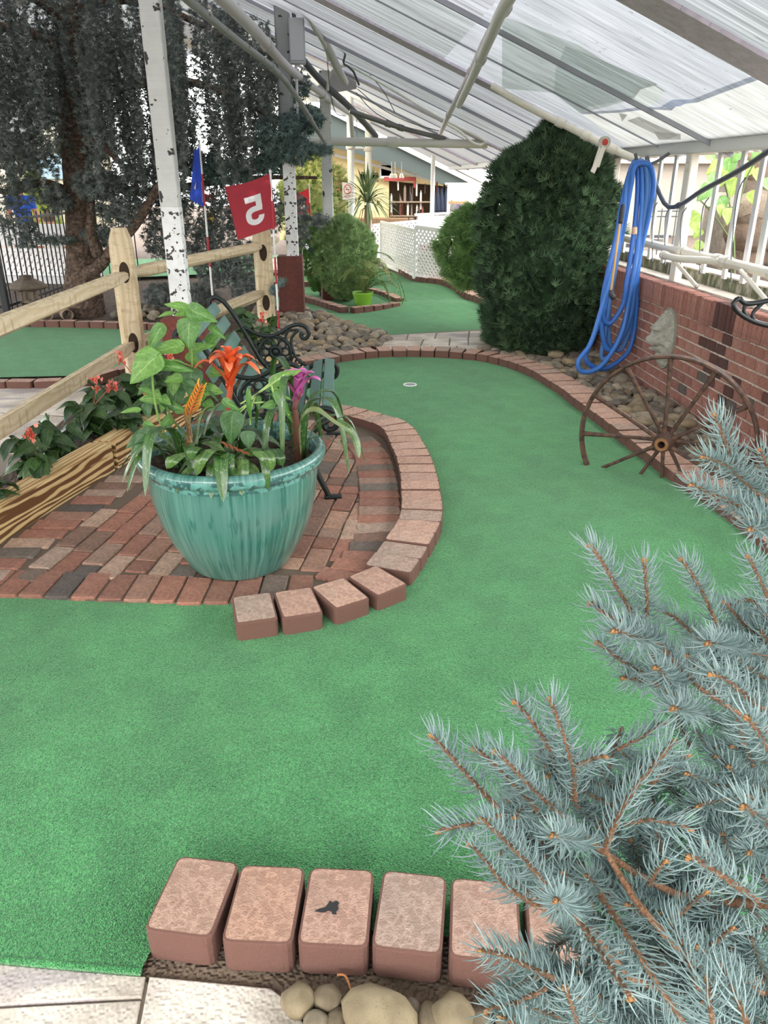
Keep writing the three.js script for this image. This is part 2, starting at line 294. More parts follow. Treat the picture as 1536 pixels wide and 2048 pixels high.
border('border of brown pavers under the cedar at the back of the left green', [[-5.6, -8.94], [-4.4, -8.9], [-3.4, -8.86], [-2.6, -8.74], [-1.7, -8.5]], { step: 0.17, w: 0.164, l: 0.11, h: 0.075, side: -1 });
border('pointed border of pavers around the island with the globe conifer', [[-1.3, -11.9], [-0.92, -11.2], [-0.52, -10.74], [-0.17, -10.14], [0.125, -9.53]], { step: 0.125, w: 0.122, l: 0.12, h: 0.08, side: -1 });
border('short arm of pavers in front of the lime green pot', [[0.13, -9.53], [0.42, -9.69], [0.71, -9.885]], { step: 0.135, w: 0.132, l: 0.12, h: 0.08, side: -1 });
border('back border of pavers behind the globe conifer', [[0.74, -10.2], [0.55, -10.9], [0.1, -11.6], [-0.6, -12.0], [-1.2, -12.0]], { step: 0.135, w: 0.132, l: 0.12, h: 0.08, side: -1 });
border('wavy border of pavers under the white lattice fence', [[1.92, -9.3], [1.77, -9.75], [1.6, -10.96], [1.12, -12.08], [0.76, -13.8]], { step: 0.2, w: 0.195, l: 0.16, h: 0.085, side: -1, height: (x, z) => 0.05 * Math.exp(-((z + 9.9) ** 2) / 0.18) + 0.09 * Math.exp(-((z + 11.3) ** 2) / 0.35) + 0.1 * ss(-z, 11.2, 13) });
border('short stub of pavers beside the red post block at the pebble bank', [[-0.9, -9.9], [-0.37, -9.14], [-0.075, -9.0]], { step: 0.15, w: 0.147, l: 0.14, h: 0.085, side: -1 });
border('border of pavers at the end of the far green with the flagstick', [[-1.6, -13.35], [-0.9, -13.5], [-0.2, -13.35], [0.2, -13.6]], { step: 0.2, w: 0.194, l: 0.12, h: 0.07, side: -1 });

// ---------------------------------------------------------------- brick patio
{
  const g = setting('brick_patio', 'patio of worn red and dark clay bricks under the planter');
  const outline = [[-1.75, -2.8], [-1.338, -2.7], [-0.84, -2.62], [-0.42, -2.592], [-0.3, -2.57], [-0.1, -2.6], [0.05, -2.72], [0.19, -3.0], [0.3, -3.4], [0.32, -3.9], [0.3, -4.4], [0.2, -4.78], [-0.1, -5.1], [-0.4, -5.3], [-1.0, -5.25], [-1.17, -4.5]];
  part(g, 'sand_bed', slabShape(outline, 0.017, -0.008), sand);
  const vars = (w, l) => [0, 1, 2, 3].map(() => block(w - 0.005, 0.03, l - 0.006, 0.004, 0.003));
  const full = vars(0.1, 0.208), half = vars(0.1, 0.104), third = vars(0.1, 0.15);
  const clay = () => { const q = rnd(); return q < 0.68 ? pick(clayMats) : q < 0.86 ? pick(darkClay) : pick(paleClay); };
  const lay = (geo, x, z, a, dy = 0) => { const m = part(g, 'brick', geo, clay()); m.position.set(x, 0.002 + R(-0.003, 0.004) + dy, z); m.rotation.set(R(-0.012, 0.012), a + R(-0.02, 0.02), R(-0.015, 0.015), 'YXZ'); };
  reseed(77);
  // front row, long side away from the edge
  for (let i = 0; i < 15; i++) { const x = -1.62 + i * 0.103; const zf = x < -0.6 ? lerp(-2.73, -2.588, clamp((x + 1.62) / 1.02, 0, 1)) : -2.582; lay(pick(full), x, zf - 0.104, -0.14 + 0.1 * i / 14); }
  // inner ring, long side across the border
  const rc = new THREE.CatmullRomCurve3([[-0.03, -2.72], [0.07, -2.86], [0.15, -3.1], [0.19, -3.5], [0.195, -3.9], [0.175, -4.25], [0.1, -4.55]].map(([x, z]) => V(x, 0, z)), false, 'centripetal');
  for (let i = 0; i < 19; i++) { const t = (i + 0.5) / 19, p = rc.getPointAt(t), d = rc.getTangentAt(t); lay(pick(full), p.x - 0.01, p.z, Math.atan2(-d.z, d.x) + (t < 0.3 ? 0.25 : 0.06), 0.008); }
  // the field, in columns that lean to the right
  const a = -0.2, cx = Math.sin(-a), cz = -Math.cos(a);
  const ringInner = [[-1.9, -2.2], [-0.1, -2.6], [-0.07, -2.84], [0.04, -3.05], [0.13, -3.4], [0.15, -3.8], [0.14, -4.2], [0.08, -4.6], [-0.3, -5.1], [-1.0, -5.3], [-1.27, -4.0], [-1.62, -2.82]];
  const timberX = (z) => -1.519 + (-(z + 3.149)) * 0.284;
  for (let j = -3; j < 19; j++) {
    const ox = -1.6 + j * 0.104; let s = [0, 0.05, 0.02][((j % 3) + 3) % 3], first = true;
    while (s < 3) {
      const L = first && j % 2 ? 0.106 : rnd() < 0.1 ? 0.106 : 0.212, m = s + L / 2, x = ox + cx * m, z = -2.8 + cz * m; s += L; first = false;
      if (x < timberX(z) + 0.27) continue;
      if (inside(x, z, ringInner)) lay(pick(L > 0.2 ? full : half), x, z, a);
      else if (L > 0.2) for (const k of [-0.053, 0.053]) if (inside(x + cx * k, z + cz * k, ringInner)) lay(pick(half), x + cx * k, z + cz * k, a);
    }
  }
  // a column of bricks across, along the timbers
  for (let i = 0; i < 23; i++) { const z = -2.86 - i * 0.098; lay(pick(full), timberX(z) + 0.125, z, a + Math.PI / 2 + 0.16); }
}
// ---------------------------------------------------------------- stamped concrete paths
function path(label, outline, joints, y, h = 0.06) { // slabs: polygons
  const g = setting('walkway', label);
  part(g, 'joint_bed', slabShape(outline, h - 0.008, y - h), mat(0x8a7f70, 0.95));
  for (const p of joints) part(g, 'slab', slabShape(p, h, y - h + 0.001, 0.004), pick(slabMats));
}
reseed(5);
path('pale stamped concrete slabs at the near left corner', [[-1.6, -1.27], [-0.742, -1.152], [-0.43, -1.104], [-0.17, -1.062], [-0.144, -1.04], [-0.06, -0.94], [-0.06, -0.5], [-1.6, -0.5]], [
  [[-1.5, -1.25], [-0.742, -1.146], [-0.43, -1.1], [-0.428, -1.056], [-0.702, -1.056], [-1.5, -1.11]],
  [[-1.5, -1.104], [-0.702, -1.05], [-0.428, -1.05], [-0.414, -0.75], [-1.5, -0.75]],
  [[-0.422, -1.1], [-0.17, -1.06], [-0.146, -1.042], [-0.07, -0.95], [-0.07, -0.75], [-0.408, -0.75]],
], -0.012);
{
  const P = (x, y) => { const p = onGround(x, y, 0.05); return [p.x, p.z]; };
  path('grey stamped stone strip crossing behind the cup', [P(752, 698), P(778, 668), P(985, 656), P(1012, 697)], [
    [[778, 673], [815, 670], [812, 681], [772, 684]], [[818, 670], [872, 667], [868, 680], [815, 681]], [[875, 667], [937, 663], [936, 677], [871, 680]], [[940, 663], [988, 660], [996, 674], [939, 677]],
    [[771, 686], [846, 682], [840, 696], [764, 697]], [[849, 682], [899, 679], [897, 696], [843, 696]], [[902, 679], [935, 678], [936, 695], [900, 696]], [[938, 678], [998, 676], [1008, 694], [938, 695]],
    [[762, 699], [790, 698], [786, 706], [752, 706]], [[793, 698], [862, 698], [862, 705], [789, 706]], [[865, 698], [912, 697], [913, 705], [865, 705]], [[915, 697], [1010, 696], [1016, 704], [916, 705]],
  ].map((q) => q.map(([x, y]) => P(x, 660 + (y - 660) * 0.84))), 0.05, 0.08);
}
path('weathered grey flagstones left of the fence', [[-4.5, -6.0], [-1.82, -6.05], [-1.8, -3], [-4.5, -3]], [[[-4.4, -5.95], [-2.75, -5.97], [-2.8, -5.4], [-4.4, -5.35]], [[-2.72, -5.97], [-1.86, -6.0], [-1.86, -5.2], [-2.77, -5.38]], [[-4.4, -5.3], [-2.6, -5.36], [-2.5, -4.6], [-4.4, -4.5]], [[-2.56, -5.33], [-1.86, -5.16], [-1.86, -4.4], [-2.46, -4.56]]], 0.01);
path('pale concrete walk behind the far flagstick', [[-1.2, -13.7], [0.3, -13.7], [0.6, -15.8], [-1.6, -15.8]], [[[-1.2, -13.75], [0.28, -13.75], [0.55, -15.7], [-1.5, -15.7]]], 0.06, 0.08);
// ---------------------------------------------------------------- brick wall on the right
const WX = 2.35;
const wallClay = [0xb07a6c, 0xaa7466, 0xb68476, 0xa07066, 0xb27e70, 0xac786c].map((c) => stony(c, 0.9, 0.004)), wetClay = [0x5f3a33, 0x68403a, 0x5a3a36].map((c) => stony(c, 0.75, 0.004));
{
  const g = setting('wall_right', 'low red brick wall with a soldier course on top');
  const mortar = mat(0xe6d9cc, 0.95, { map: grainMap, bumpMap: grainBump, bumpScale: 0.004 });
  part(g, 'mortar', box(0.2, 0.86, 14, WX + 0.1045, 0.355, -1.95), mortar);
  const vars = [0, 1, 2, 3].map(() => block(0.03, 0.0605, 0.115, 0.003, 0.002)), sold = [0, 1, 2, 3].map(() => block(0.1, 0.158, 0.046, 0.004, 0.004));
  const wet = (y, z) => (z < -4.52 && z > -4.78 && y > 0.3 && rnd() < 0.85) || (z <= -4.78 && z > -4.95 && y > 0.38 && y < 0.56 && rnd() < 0.6) || (z > -4.52 && z < -4.3 && y > 0.22 && y < 0.4 && rnd() < 0.35) || (z > -4.06 && z < -3.9 && y > 0.3 && rnd() < 0.5);
  reseed(31); const rest = [];
  for (let k = 0; k < 9; k++) for (let i = 0; i < 42; i++) {
    const z = -3.2 - i * 0.1245 - (k % 2) * 0.062, y = 0.019 + k * 0.0722;
    if (z < -6.75) { rest.push(moved(vars[i % 4], [WX + 0.012, y, z])); continue; }
    const m = part(g, 'brick', pick(vars), wet(y, z) ? pick(wetClay) : rnd() < 0.05 ? darkClay[1] : pick(wallClay)); m.position.set(WX + 0.012 + R(-0.002, 0.002), y, z);
  }
  for (let i = 0; i < 96; i++) {
    const z = -3.2 - i * 0.0535;
    if (z < -6.4) { rest.push(moved(sold[i % 4], [WX + 0.042, 0.712, z])); continue; }
    const m = part(g, 'brick', pick(sold), wet(0.7, z) ? pick(wetClay) : pick(wallClay)); m.position.set(WX + 0.045 + R(-0.003, 0.003), 0.714 + R(-0.003, 0.003), z + R(-0.001, 0.001));
  }
  part(g, 'far_bricks', merge(rest), wallClay[1], true);
  const ledge = mat(0xe4e2dc, 0.8, { map: slabMap, bumpMap: slabBump, bumpScale: 0.01 });
  part(g, 'ledge', soft(0.16, 0.035, 14, 0.006, WX + 0.175, 0.79, -1.95), ledge);
  const mossy = mat(0xffffff, 0.9, { map: tex(512, 256, (u, v) => mixc([160, 156, 142], [78, 84, 56], clamp(fbm(u, v, 22, 6, 4, 5) * 2.6 - 0.75, 0, 1)), 1.4, 3), bumpMap: grainBump, bumpScale: 0.004 });
  part(g, 'kerb', soft(0.12, 0.09, 14, 0.006, WX + 0.29, 0.845, -1.95), mossy);
  part(g, 'kerb_top', soft(0.125, 0.012, 14, 0.004, WX + 0.29, 0.893, -1.95), ledge);
}
// ---------------------------------------------------------------- the greenhouse
const rafterPaint = mat(0xe8dcee, 0.65, { map: tex(256, 256, (u, v) => { const k = 225 + 40 * (fbm(u, v, 20, 20, 5, 4) - 0.5); return vn(u, v, 60, 60, 9) > 0.95 ? [150, 146, 140] : [k, k, k]; }, 1.5) });
const alu = mat(0xcfd0cc, 0.55, { metalness: 0.15, bumpMap: grainBump, bumpScale: 0.001 }), white = mat(0xe9e8e2, 0.55), grayPaint = mat(0xc9c5c8, 0.6), darkBar = mat(0x55585c, 0.6), glazing = mat(0x90929a, 0.6);
const creamPipe = mat(0xdcd6c8, 0.6, { bumpMap: grainBump, bumpScale: 0.002 });
const RS = 0.43, roofY = (x) => 1.75 + RS * (WX - x), RIDGE = -2.6, roofA = Math.atan(RS);
const BZ = [2.5, -0.2, -1.95, -3.77, -5.42, -7.2, -9.05, -10.9, -12.7, -14.5, -16.3, -18.1];
// cloudy plastic sheet: fine streaks down the slope, dark flecks along the flutes
const sheetMap = tex(1024, 512, (u, v) => { const s = vn(u, v, 6, 160, 3), f = fbm(u, v, 8, 40, 11, 4), d = vn(u, v, 60, 110, 7), q = fbm(u, v, 3, 5, 19, 3); let k = 204 + 56 * (s - 0.5) + 86 * (f - 0.5) + 70 * (q - 0.5); if (d > 0.935 && vn(u, v, 9, 21, 33) > 0.55) k -= 70; return [k, k * 1.005, k * 1.012]; });
const sheetOpts = { roughness: 1, transmission: 0.72, thickness: 0 };
const sheet = (map, c = 0xffffff) => new THREE.MeshPhysicalMaterial({ color: c, map, ...sheetOpts });
const sheetMats = [sheet(sheetMap, 0x808184), sheet(sheetMap, 0x7a7c7e), sheet(sheetMap, 0x747777)];
const oldSheet = sheet(sheetMap, 0xb9c2bd);
{
  const g = setting('roof', 'sloping greenhouse roof of cloudy plastic sheets on grey rafters');
  const panel = (x0, x1, z0, z1, m, flip) => { // a thin sheet between two rafters; u runs down the slope
    const yy = (x) => flip ? roofY(RIDGE) - RS * (RIDGE - x) : roofY(x), pos = [], uv = [], idx = [], n = 14;
    for (let i = 0; i <= n; i++) for (const [z, v] of [[z0, 0], [z1, 1]]) { const x = lerp(x0, x1, i / n); pos.push(x, yy(x) + 0.012, z); uv.push(i / n, v); }
    for (let i = 0; i < n; i++) idx.push(2 * i, 2 * i + 2, 2 * i + 1, 2 * i + 1, 2 * i + 2, 2 * i + 3);
    const q = new THREE.BufferGeometry(); q.setAttribute('position', new THREE.Float32BufferAttribute(pos, 3)); q.setAttribute('uv', new THREE.Float32BufferAttribute(uv, 2)); q.setIndex(idx); q.computeVertexNormals();
    return part(g, 'roof_panel', q, m);
  };
  // the two stained sheets over the wall: a pale wedge at the eave where the lower film ends, a greenish patch, rusty dirt at the gutter
  const stained = (z0, z1) => {
    const W = 1024, H = 1024, c = document.createElement('canvas'); c.width = W; c.height = H; const k = c.getContext('2d');
    const X0 = 0.9, X1 = 2.62, at = (px, py) => { const p = onRoof(px, py); return [(p.x - X0) / (X1 - X0) * W, (p.z - z0) / (z1 - z0) * H]; };
    const poly = (pts, fill) => { k.fillStyle = fill; k.beginPath(); pts.forEach(([x, y], i) => { const [a, b] = at(1024 + x / 3, y / 3); i ? k.lineTo(a, b) : k.moveTo(a, b); }); k.closePath(); k.fill(); };
    const line = (pts, s, w) => { k.strokeStyle = s; k.lineWidth = w; k.lineJoin = 'round'; k.beginPath(); pts.forEach(([x, y], i) => { const [a, b] = at(1024 + x / 3, y / 3); i ? k.lineTo(a, b) : k.moveTo(a, b); }); k.stroke(); };
    k.fillStyle = '#d2d5d6'; k.fillRect(0, 0, W, H);
    poly([[-60, 110], [400, 285], [560, 385], [870, 520], [720, 610], [420, 690], [260, 570], [-60, 540]], '#a9b1ac');
    poly([[320, 290], [560, 385], [870, 520], [720, 610], [460, 650], [410, 690], [250, 570], [260, 430]], '#8f9b96');
    const edge = [[410, 690], [640, 680], [800, 660], [940, 668], [980, 630], [1090, 622], [1250, 560], [1500, 470]];
    poly([...edge, [1800, 380], [1900, 900], [1000, 900], [700, 900]], '#eeeee2');
    line(edge, '#8d949b', 20); poly([[880, 660], [960, 612], [1090, 610], [1010, 650]], '#8c99ab');
    poly([[720, 600], [760, 545], [850, 522], [915, 560], [860, 640], [700, 655]], '#cfd6cb'); line([[720, 600], [760, 545], [850, 522], [915, 565]], '#8c948c', 12);
    for (const q of [[[690, 735], [760, 712], [1000, 820], [930, 850]], [[640, 690], [690, 700], [660, 740]], [[850, 800], [1010, 815], [1010, 850], [880, 850]]]) poly(q, 'rgba(110,108,100,0.6)');
    const im = k.getImageData(0, 0, W, H), d = im.data;
    for (let y = 0; y < H; y++) for (let x = 0; x < W; x++) { const u = x / W, v = y / H, i = (y * W + x) * 4; let n = 40 * (vn(u, v, 8, 150, 3) - 0.5) + 54 * (fbm(u, v, 8, 40, 11, 4) - 0.5); if (vn(u, v, 60, 100, 7) > 0.94 && vn(u, v, 9, 21, 33) > 0.5) n -= 60; const st = x > W * 0.82 ? ((x / W - 0.82) / 0.05) * vn(u, v, 3, 44, 71) : 0, rust = vn(u, v, 5, 60, 51) * 0.5 + st * 0.5 > 0.86 && x > W * 0.78 ? 1 : 0; for (let q = 0; q < 3; q++) d[i + q] = clamp(d[i + q] + n - rust * [44, 70, 105][q], 0, 255); }
    k.putImageData(im, 0, 0); const t = new THREE.CanvasTexture(c); t.colorSpace = THREE.SRGBColorSpace; t.flipY = false; return t;
  };
  reseed(3);
  for (let i = 0; i + 1 < BZ.length; i++) {
    const z0 = BZ[i], z1 = BZ[i + 1];
    if (i === 3 || i === 4) { panel(RIDGE, 0.9, z0, z1, i === 4 ? sheetMats[2] : sheetMats[0]); panel(0.9, 2.62, z0, z1, sheet(stained(z0, z1), 0x808184)); }
    else panel(RIDGE, 2.62, z0, z1, i === 5 ? sheetMats[0] : pick(sheetMats));
    panel(RIDGE, -8.2, z0, z1, pick(sheetMats), true);
  }
  const slope = (z, w, h, dy, m, x0 = RIDGE, x1 = 2.6, name = 'rafter') => part(g, name, beam(V(x0, roofY(x0) + dy, z), V(x1, roofY(x1) + dy, z), w, h), m);
  for (const z of [2.45, -0.2, -3.77, -7.2, -10.9, -14.5]) slope(z, z < -4 ? 0.24 : 0.27, 0.02, -0.008, rafterPaint);
  for (const z of [-1.95, -5.42, -9.05, -12.7, -16.3]) slope(z, 0.018, 0.03, -0.006, glazing, RIDGE, 2.6, 'glazing_bar');
  for (const z of [-6.3, -8.1, -10, -11.8]) slope(z, 0.008, 0.012, 0.002, glazing, RIDGE, 2.6, 'sheet_joint');
  for (const z of [-3.77, -7.2, -10.9, -14.5]) part(g, 'rafter', beam(V(RIDGE, roofY(RIDGE) - 0.02, z), V(-8.2, roofY(RIDGE) - RS * 5.6 - 0.02, z), 0.2, 0.05), grayPaint);
  for (const z of [-1.95, -5.42, -9.05, -12.7]) part(g, 'glazing_bar', beam(V(RIDGE, roofY(RIDGE) - 0.014, z), V(-8.2, roofY(RIDGE) - RS * 5.6 - 0.014, z), 0.02, 0.03), glazing);
  part(g, 'ridge_beam', soft(0.2, 0.16, 20.6, 0.01, RIDGE, roofY(RIDGE) - 0.08, -7.85), grayPaint);
  part(g, 'gutter', soft(0.12, 0.1, 23.3, 0.01, -8.1, roofY(RIDGE) - RS * 5.5 - 0.06, -6.5), grayPaint);
  part(g, 'eave_beam', soft(0.1, 0.085, 23.3, 0.008, WX + 0.14, 1.695, -6.5), alu);
  part(g, 'eave_lip', soft(0.03, 0.02, 23.3, 0.005, WX + 0.09, 1.745, -6.5), mat(0x6b5a4a, 0.9, { map: grainMap }));
}
{
  const g = setting('added_wall_back', 'plain brown board wall added unseen behind the viewpoint to block low light');  // unseen wall, added to keep light from behind off the paver fronts
  for (let i = 0; i < 18; i++) part(g, 'board', soft(0.6, 2.5, 0.05, 0.008, -8.0 + i * 0.605, 1.2, 6.4), mat([0x8a7868, 0x82705f, 0x7d6c5c][i % 3], 0.85));
}
{ // upright bars between the wall and the eave
  const g = setting('window_1', 'open side of the greenhouse above the brick wall with upright flat bars');
  for (const [z, w, m] of [[-7.9, 0.05, alu], [-7.5, 0.05, alu], [-7.1, 0.05, alu], [-6.78, 0.05, alu], [-6.48, 0.05, alu], [-6.19, 0.05, alu], [-5.47, 0.05, alu], [-5.15, 0.05, alu], [-4.9, 0.05, grayPaint], [-4.74, 0.06, alu], [-4.4, 0.05, alu], [-4.05, 0.05, alu], [-3.6, 0.05, alu]])
    part(g, 'window_bar', soft(0.02, 0.78, w, 0.004, WX + 0.2, 1.275, z), m);
  for (const z of [-5.75, -7.35, -2.6, 0.6, 3.8]) { part(g, 'window_post', soft(0.06, 0.94, 0.1, 0.01, WX + 0.13, 1.235, z), creamPipe); for (const y of [1.6, 1.66, 1.545]) part(g, 'bolt', moved(new THREE.SphereGeometry(0.012, 8, 6), [WX + 0.1, y, z + 0.012]), creamPipe); }
}
// ---------------------------------------------------------------- timbers beside the patio
const grainWood = (light, dark, fx, fy, s, sharp) => (u, v) => { const w = fbm(u, v, 3, 3, s + 3, 3), t = Math.sin((v * fy + 2.6 * fbm(u, v, 2, 4, s, 4)) * 6.283) * 0.5 + 0.5, f = vn(u, v, fx, 220, s + 9); return mixc(light, dark, clamp((t - 0.5) * sharp + 0.5 + 0.35 * (w - 0.5) + 0.25 * (f - 0.5), 0, 1)); };
const timberMap = tex(1024, 512, grainWood([226, 196, 140], [112, 74, 38], 40, 9, 5, 2.6), 0.9, 3.2), timberTop = tex(1024, 512, grainWood([232, 205, 152], [176, 132, 80], 26, 8, 15, 1.2), 0.9, 5);
const timberMat = mat(0xffffff, 0.8, { map: timberMap, bumpMap: grainBump, bumpScale: 0.002 }), timberTopMat = mat(0xffffff, 0.8, { map: timberTop, bumpMap: grainBump, bumpScale: 0.002 });
function timber(label, p, q) {
  const d = Math.hypot(q[0] - p[0], q[1] - p[1]), g = thing('landscape_timber', label, 'timber', [(p[0] + q[0]) / 2, 0, (p[1] + q[1]) / 2], Math.atan2(-(q[1] - p[1]), q[0] - p[0]), 'timbers edging the flower bed');
  part(g, 'side_face', soft(d, 0.158, 0.14, 0.006, 0, 0.081, 0), timberMat);
  part(g, 'top_face', soft(d - 0.01, 0.004, 0.128, 0.002, 0, 0.1605, 0), timberTopMat);
  part(g, 'end_knot', moved(new THREE.CylinderGeometry(0.013, 0.013, 0.003, 12), [0.1, 0.1622, -0.01]), mat(0x8a5a3a, 0.8));
}
timber('long yellow wooden timber with bold dark grain, left of the big pot', [-1.9, -2.1], [-1.327, -4.115]);
timber('farther wooden timber whose end is hidden behind the potted plants', [-1.314, -4.14], [-1.02, -5.2]);
timber('short pale timber end standing behind the bench scroll', [-0.62, -6.3], [-0.29, -5.86]);
{
  const g = setting('flower_bed', 'dark mulched soil bed between timbers and rail fence');
  part(g, 'soil', slabShape([[-1.98, -2.0], [-1.75, -2.0], [-1.39, -4.1], [-1.1, -5.2], [-0.75, -5.7], [-0.62, -6.6], [-0.9, -8.0], [-1.5, -6.7], [-1.75, -6.0], [-1.78, -3]], 0.1, -0.02), soil);
}
// ---------------------------------------------------------------- split rail fence
{
  const wood = tex(1024, 512, (u, v) => { const a = grainWood([236, 222, 190], [220, 200, 162], 30, 6, 25, 1)(u, v), k = fbm(u, v, 40, 5, 61, 3); return mixc(a, [176, 152, 118], clamp(k * 2 - 1.15, 0, 0.6)); }, 1.1, 3);
  const wm = mat(0xf0ece8, 0.85, { map: wood, bumpMap: grainBump, bumpScale: 0.003 }), dark = mat(0x3a2c20, 1);
  const g = thing('split_rail_fence', 'rough cream split rail fence with two posts and slotted rails', 'fence', [-1.585, 0, -6.06]);
  const at = (x, y, z) => V(x + 1.585, y, z + 6.06);
  const post = (x, z, h, turn, s = 1) => {
    const w = 0.175 * s, d = 0.12 * s, c = 0.028, sh = new THREE.Shape();
    sh.moveTo(-w / 2 + c, -d / 2); sh.lineTo(w / 2 - c, -d / 2); sh.lineTo(w / 2, -d / 2 + c); sh.lineTo(w / 2, d / 2 - c); sh.lineTo(w / 2 - c, d / 2); sh.lineTo(-w / 2 + c, d / 2); sh.lineTo(-w / 2, d / 2 - c); sh.lineTo(-w / 2, -d / 2 + c);
    let q = new THREE.ExtrudeGeometry(sh, { depth: h, bevelEnabled: false, steps: 14 }); q.rotateX(-Math.PI / 2);
    const p = q.attributes.position; // taper the top to four facets
    for (let i = 0; i < p.count; i++) { const y = p.getY(i), t = clamp((y - (h - 0.1)) / 0.1, 0, 1); p.setX(i, p.getX(i) * (1 - 0.38 * t)); p.setZ(i, p.getZ(i) * (1 - 0.3 * t)); }
    q = boxUV(q); { const w = q.attributes.uv; for (let i = 0; i < w.count; i++) w.setXY(i, w.getY(i), w.getX(i)); } const m = part(g, 'post', q, wm); m.position.copy(at(x, 0, z)); m.rotation.y = turn;
    const hole = (y) => { const e = new THREE.Shape(); e.absellipse(0, 0, 0.036 * s, 0.075 * s, 0, Math.PI * 2); const hg = new THREE.ExtrudeGeometry(e, { depth: d + 0.004, bevelEnabled: false, curveSegments: 16 }); hg.translate(0, y, -d / 2 - 0.002); part(m, 'slot', hg, dark); };  // shade inside the opening, drawn as a dark oval plug through the post
    hole(0.84 * h / 1.14); hole(0.335 * h / 1.14); return m;
  };
  post(-1.585, -6.06, 1.165, 0.25); post(-0.75, -8.2, 1.1, 0.15, 1.05); post(-1.67, -2.55, 1.165, 0.05);
  const rail = (a, b, w, h, twist, facet) => { // a split log: uneven four to six sided bar, tapered at the ends
    const n = 14, d = b.clone().sub(a), len = d.length(), pos = [], idx = [], sides = facet;
    for (let i = 0; i <= n; i++) { const t = i / n, e = Math.min(1, Math.min(t, 1 - t) * 9 + 0.55); for (let j = 0; j < sides; j++) { const an = (j / sides) * Math.PI * 2 + Math.PI / sides + twist * t, r = 1 + 0.06 * N3(j * 3.1, t * 3, w * 90); pos.push(Math.cos(an) * w * 0.7 * e * r, Math.sin(an) * h * 0.7 * e * r, t * len); } }
    for (let i = 0; i < n; i++) for (let j = 0; j < sides; j++) { const k = i * sides + j, l = i * sides + (j + 1) % sides; idx.push(k, l, k + sides, k + sides, l, l + sides); }
    for (const [o, f] of [[0, 1], [n * sides, 0]]) for (let j = 1; j + 1 < sides; j++) f ? idx.push(o, o + j + 1, o + j) : idx.push(o, o + j, o + j + 1);
    let q = new THREE.BufferGeometry(); q.setAttribute('position', new THREE.Float32BufferAttribute(pos, 3)); q.setIndex(idx); q = boxUV(q); q.computeVertexNormals(); q = toCreasedNormals(q, 0.4);
    const z = d.normalize(), x = V(0, 1, 0).cross(z).normalize(), y = z.clone().cross(x); q.applyMatrix4(new THREE.Matrix4().makeBasis(x, y, z).setPosition(a)); return part(g, 'rail', q, wm);
  };
  rail(at(-1.56, 0.835, -6.02), at(-1.66, 0.85, -2.6), 0.05, 0.075, 0.15, 5);
  rail(at(-1.575, 0.325, -6.02), at(-1.66, 0.43, -2.6), 0.045, 0.09, 0.1, 4);
  rail(at(-1.545, 0.845, -6.1), at(-0.77, 0.87, -8.15), 0.07, 0.07, 0.1, 12);
  rail(at(-1.56, 0.325, -6.1), at(-0.77, 0.42, -8.15), 0.055, 0.085, 0.4, 5);
  rail(at(-0.76, 0.86, -8.25), at(-0.75, 0.8, -10.2), 0.06, 0.065, 0.2, 8);
}
// ---------------------------------------------------------------- roof posts on red blocks
const chipped = (n, s, ru = 2.2, rv = 1.2) => tex(512, 1024, (u, v) => { const c = fbm(u, v, 9, 14, s, 4), k = 232 + 16 * (fbm(u, v, 6, 12, s + 5, 3) - 0.5) + (vn(u, v, 4, 160, 8) - 0.5) * 8; return c > n ? [58, 56, 54] : c > n - 0.012 ? [170, 165, 155] : [k, k, k * 0.985]; }, ru, rv);
const chipLow = mat(0xffffff, 0.6, { map: chipped(0.655, 3, 4.4, 2.6) }), chipHigh = mat(0xe4e4e2, 0.6, { map: chipped(0.735, 13) }), steelGray = mat(0xa3a7a8, 0.6, { map: chipped(0.78, 23) });
const redBlock = mat(0x8c4a3c, 0.8, { map: grainMap, bumpMap: grainBump, bumpScale: 0.004 }), redBlock2 = mat(0x743c31, 0.7, { map: grainMap, bumpMap: grainBump, bumpScale: 0.003 });
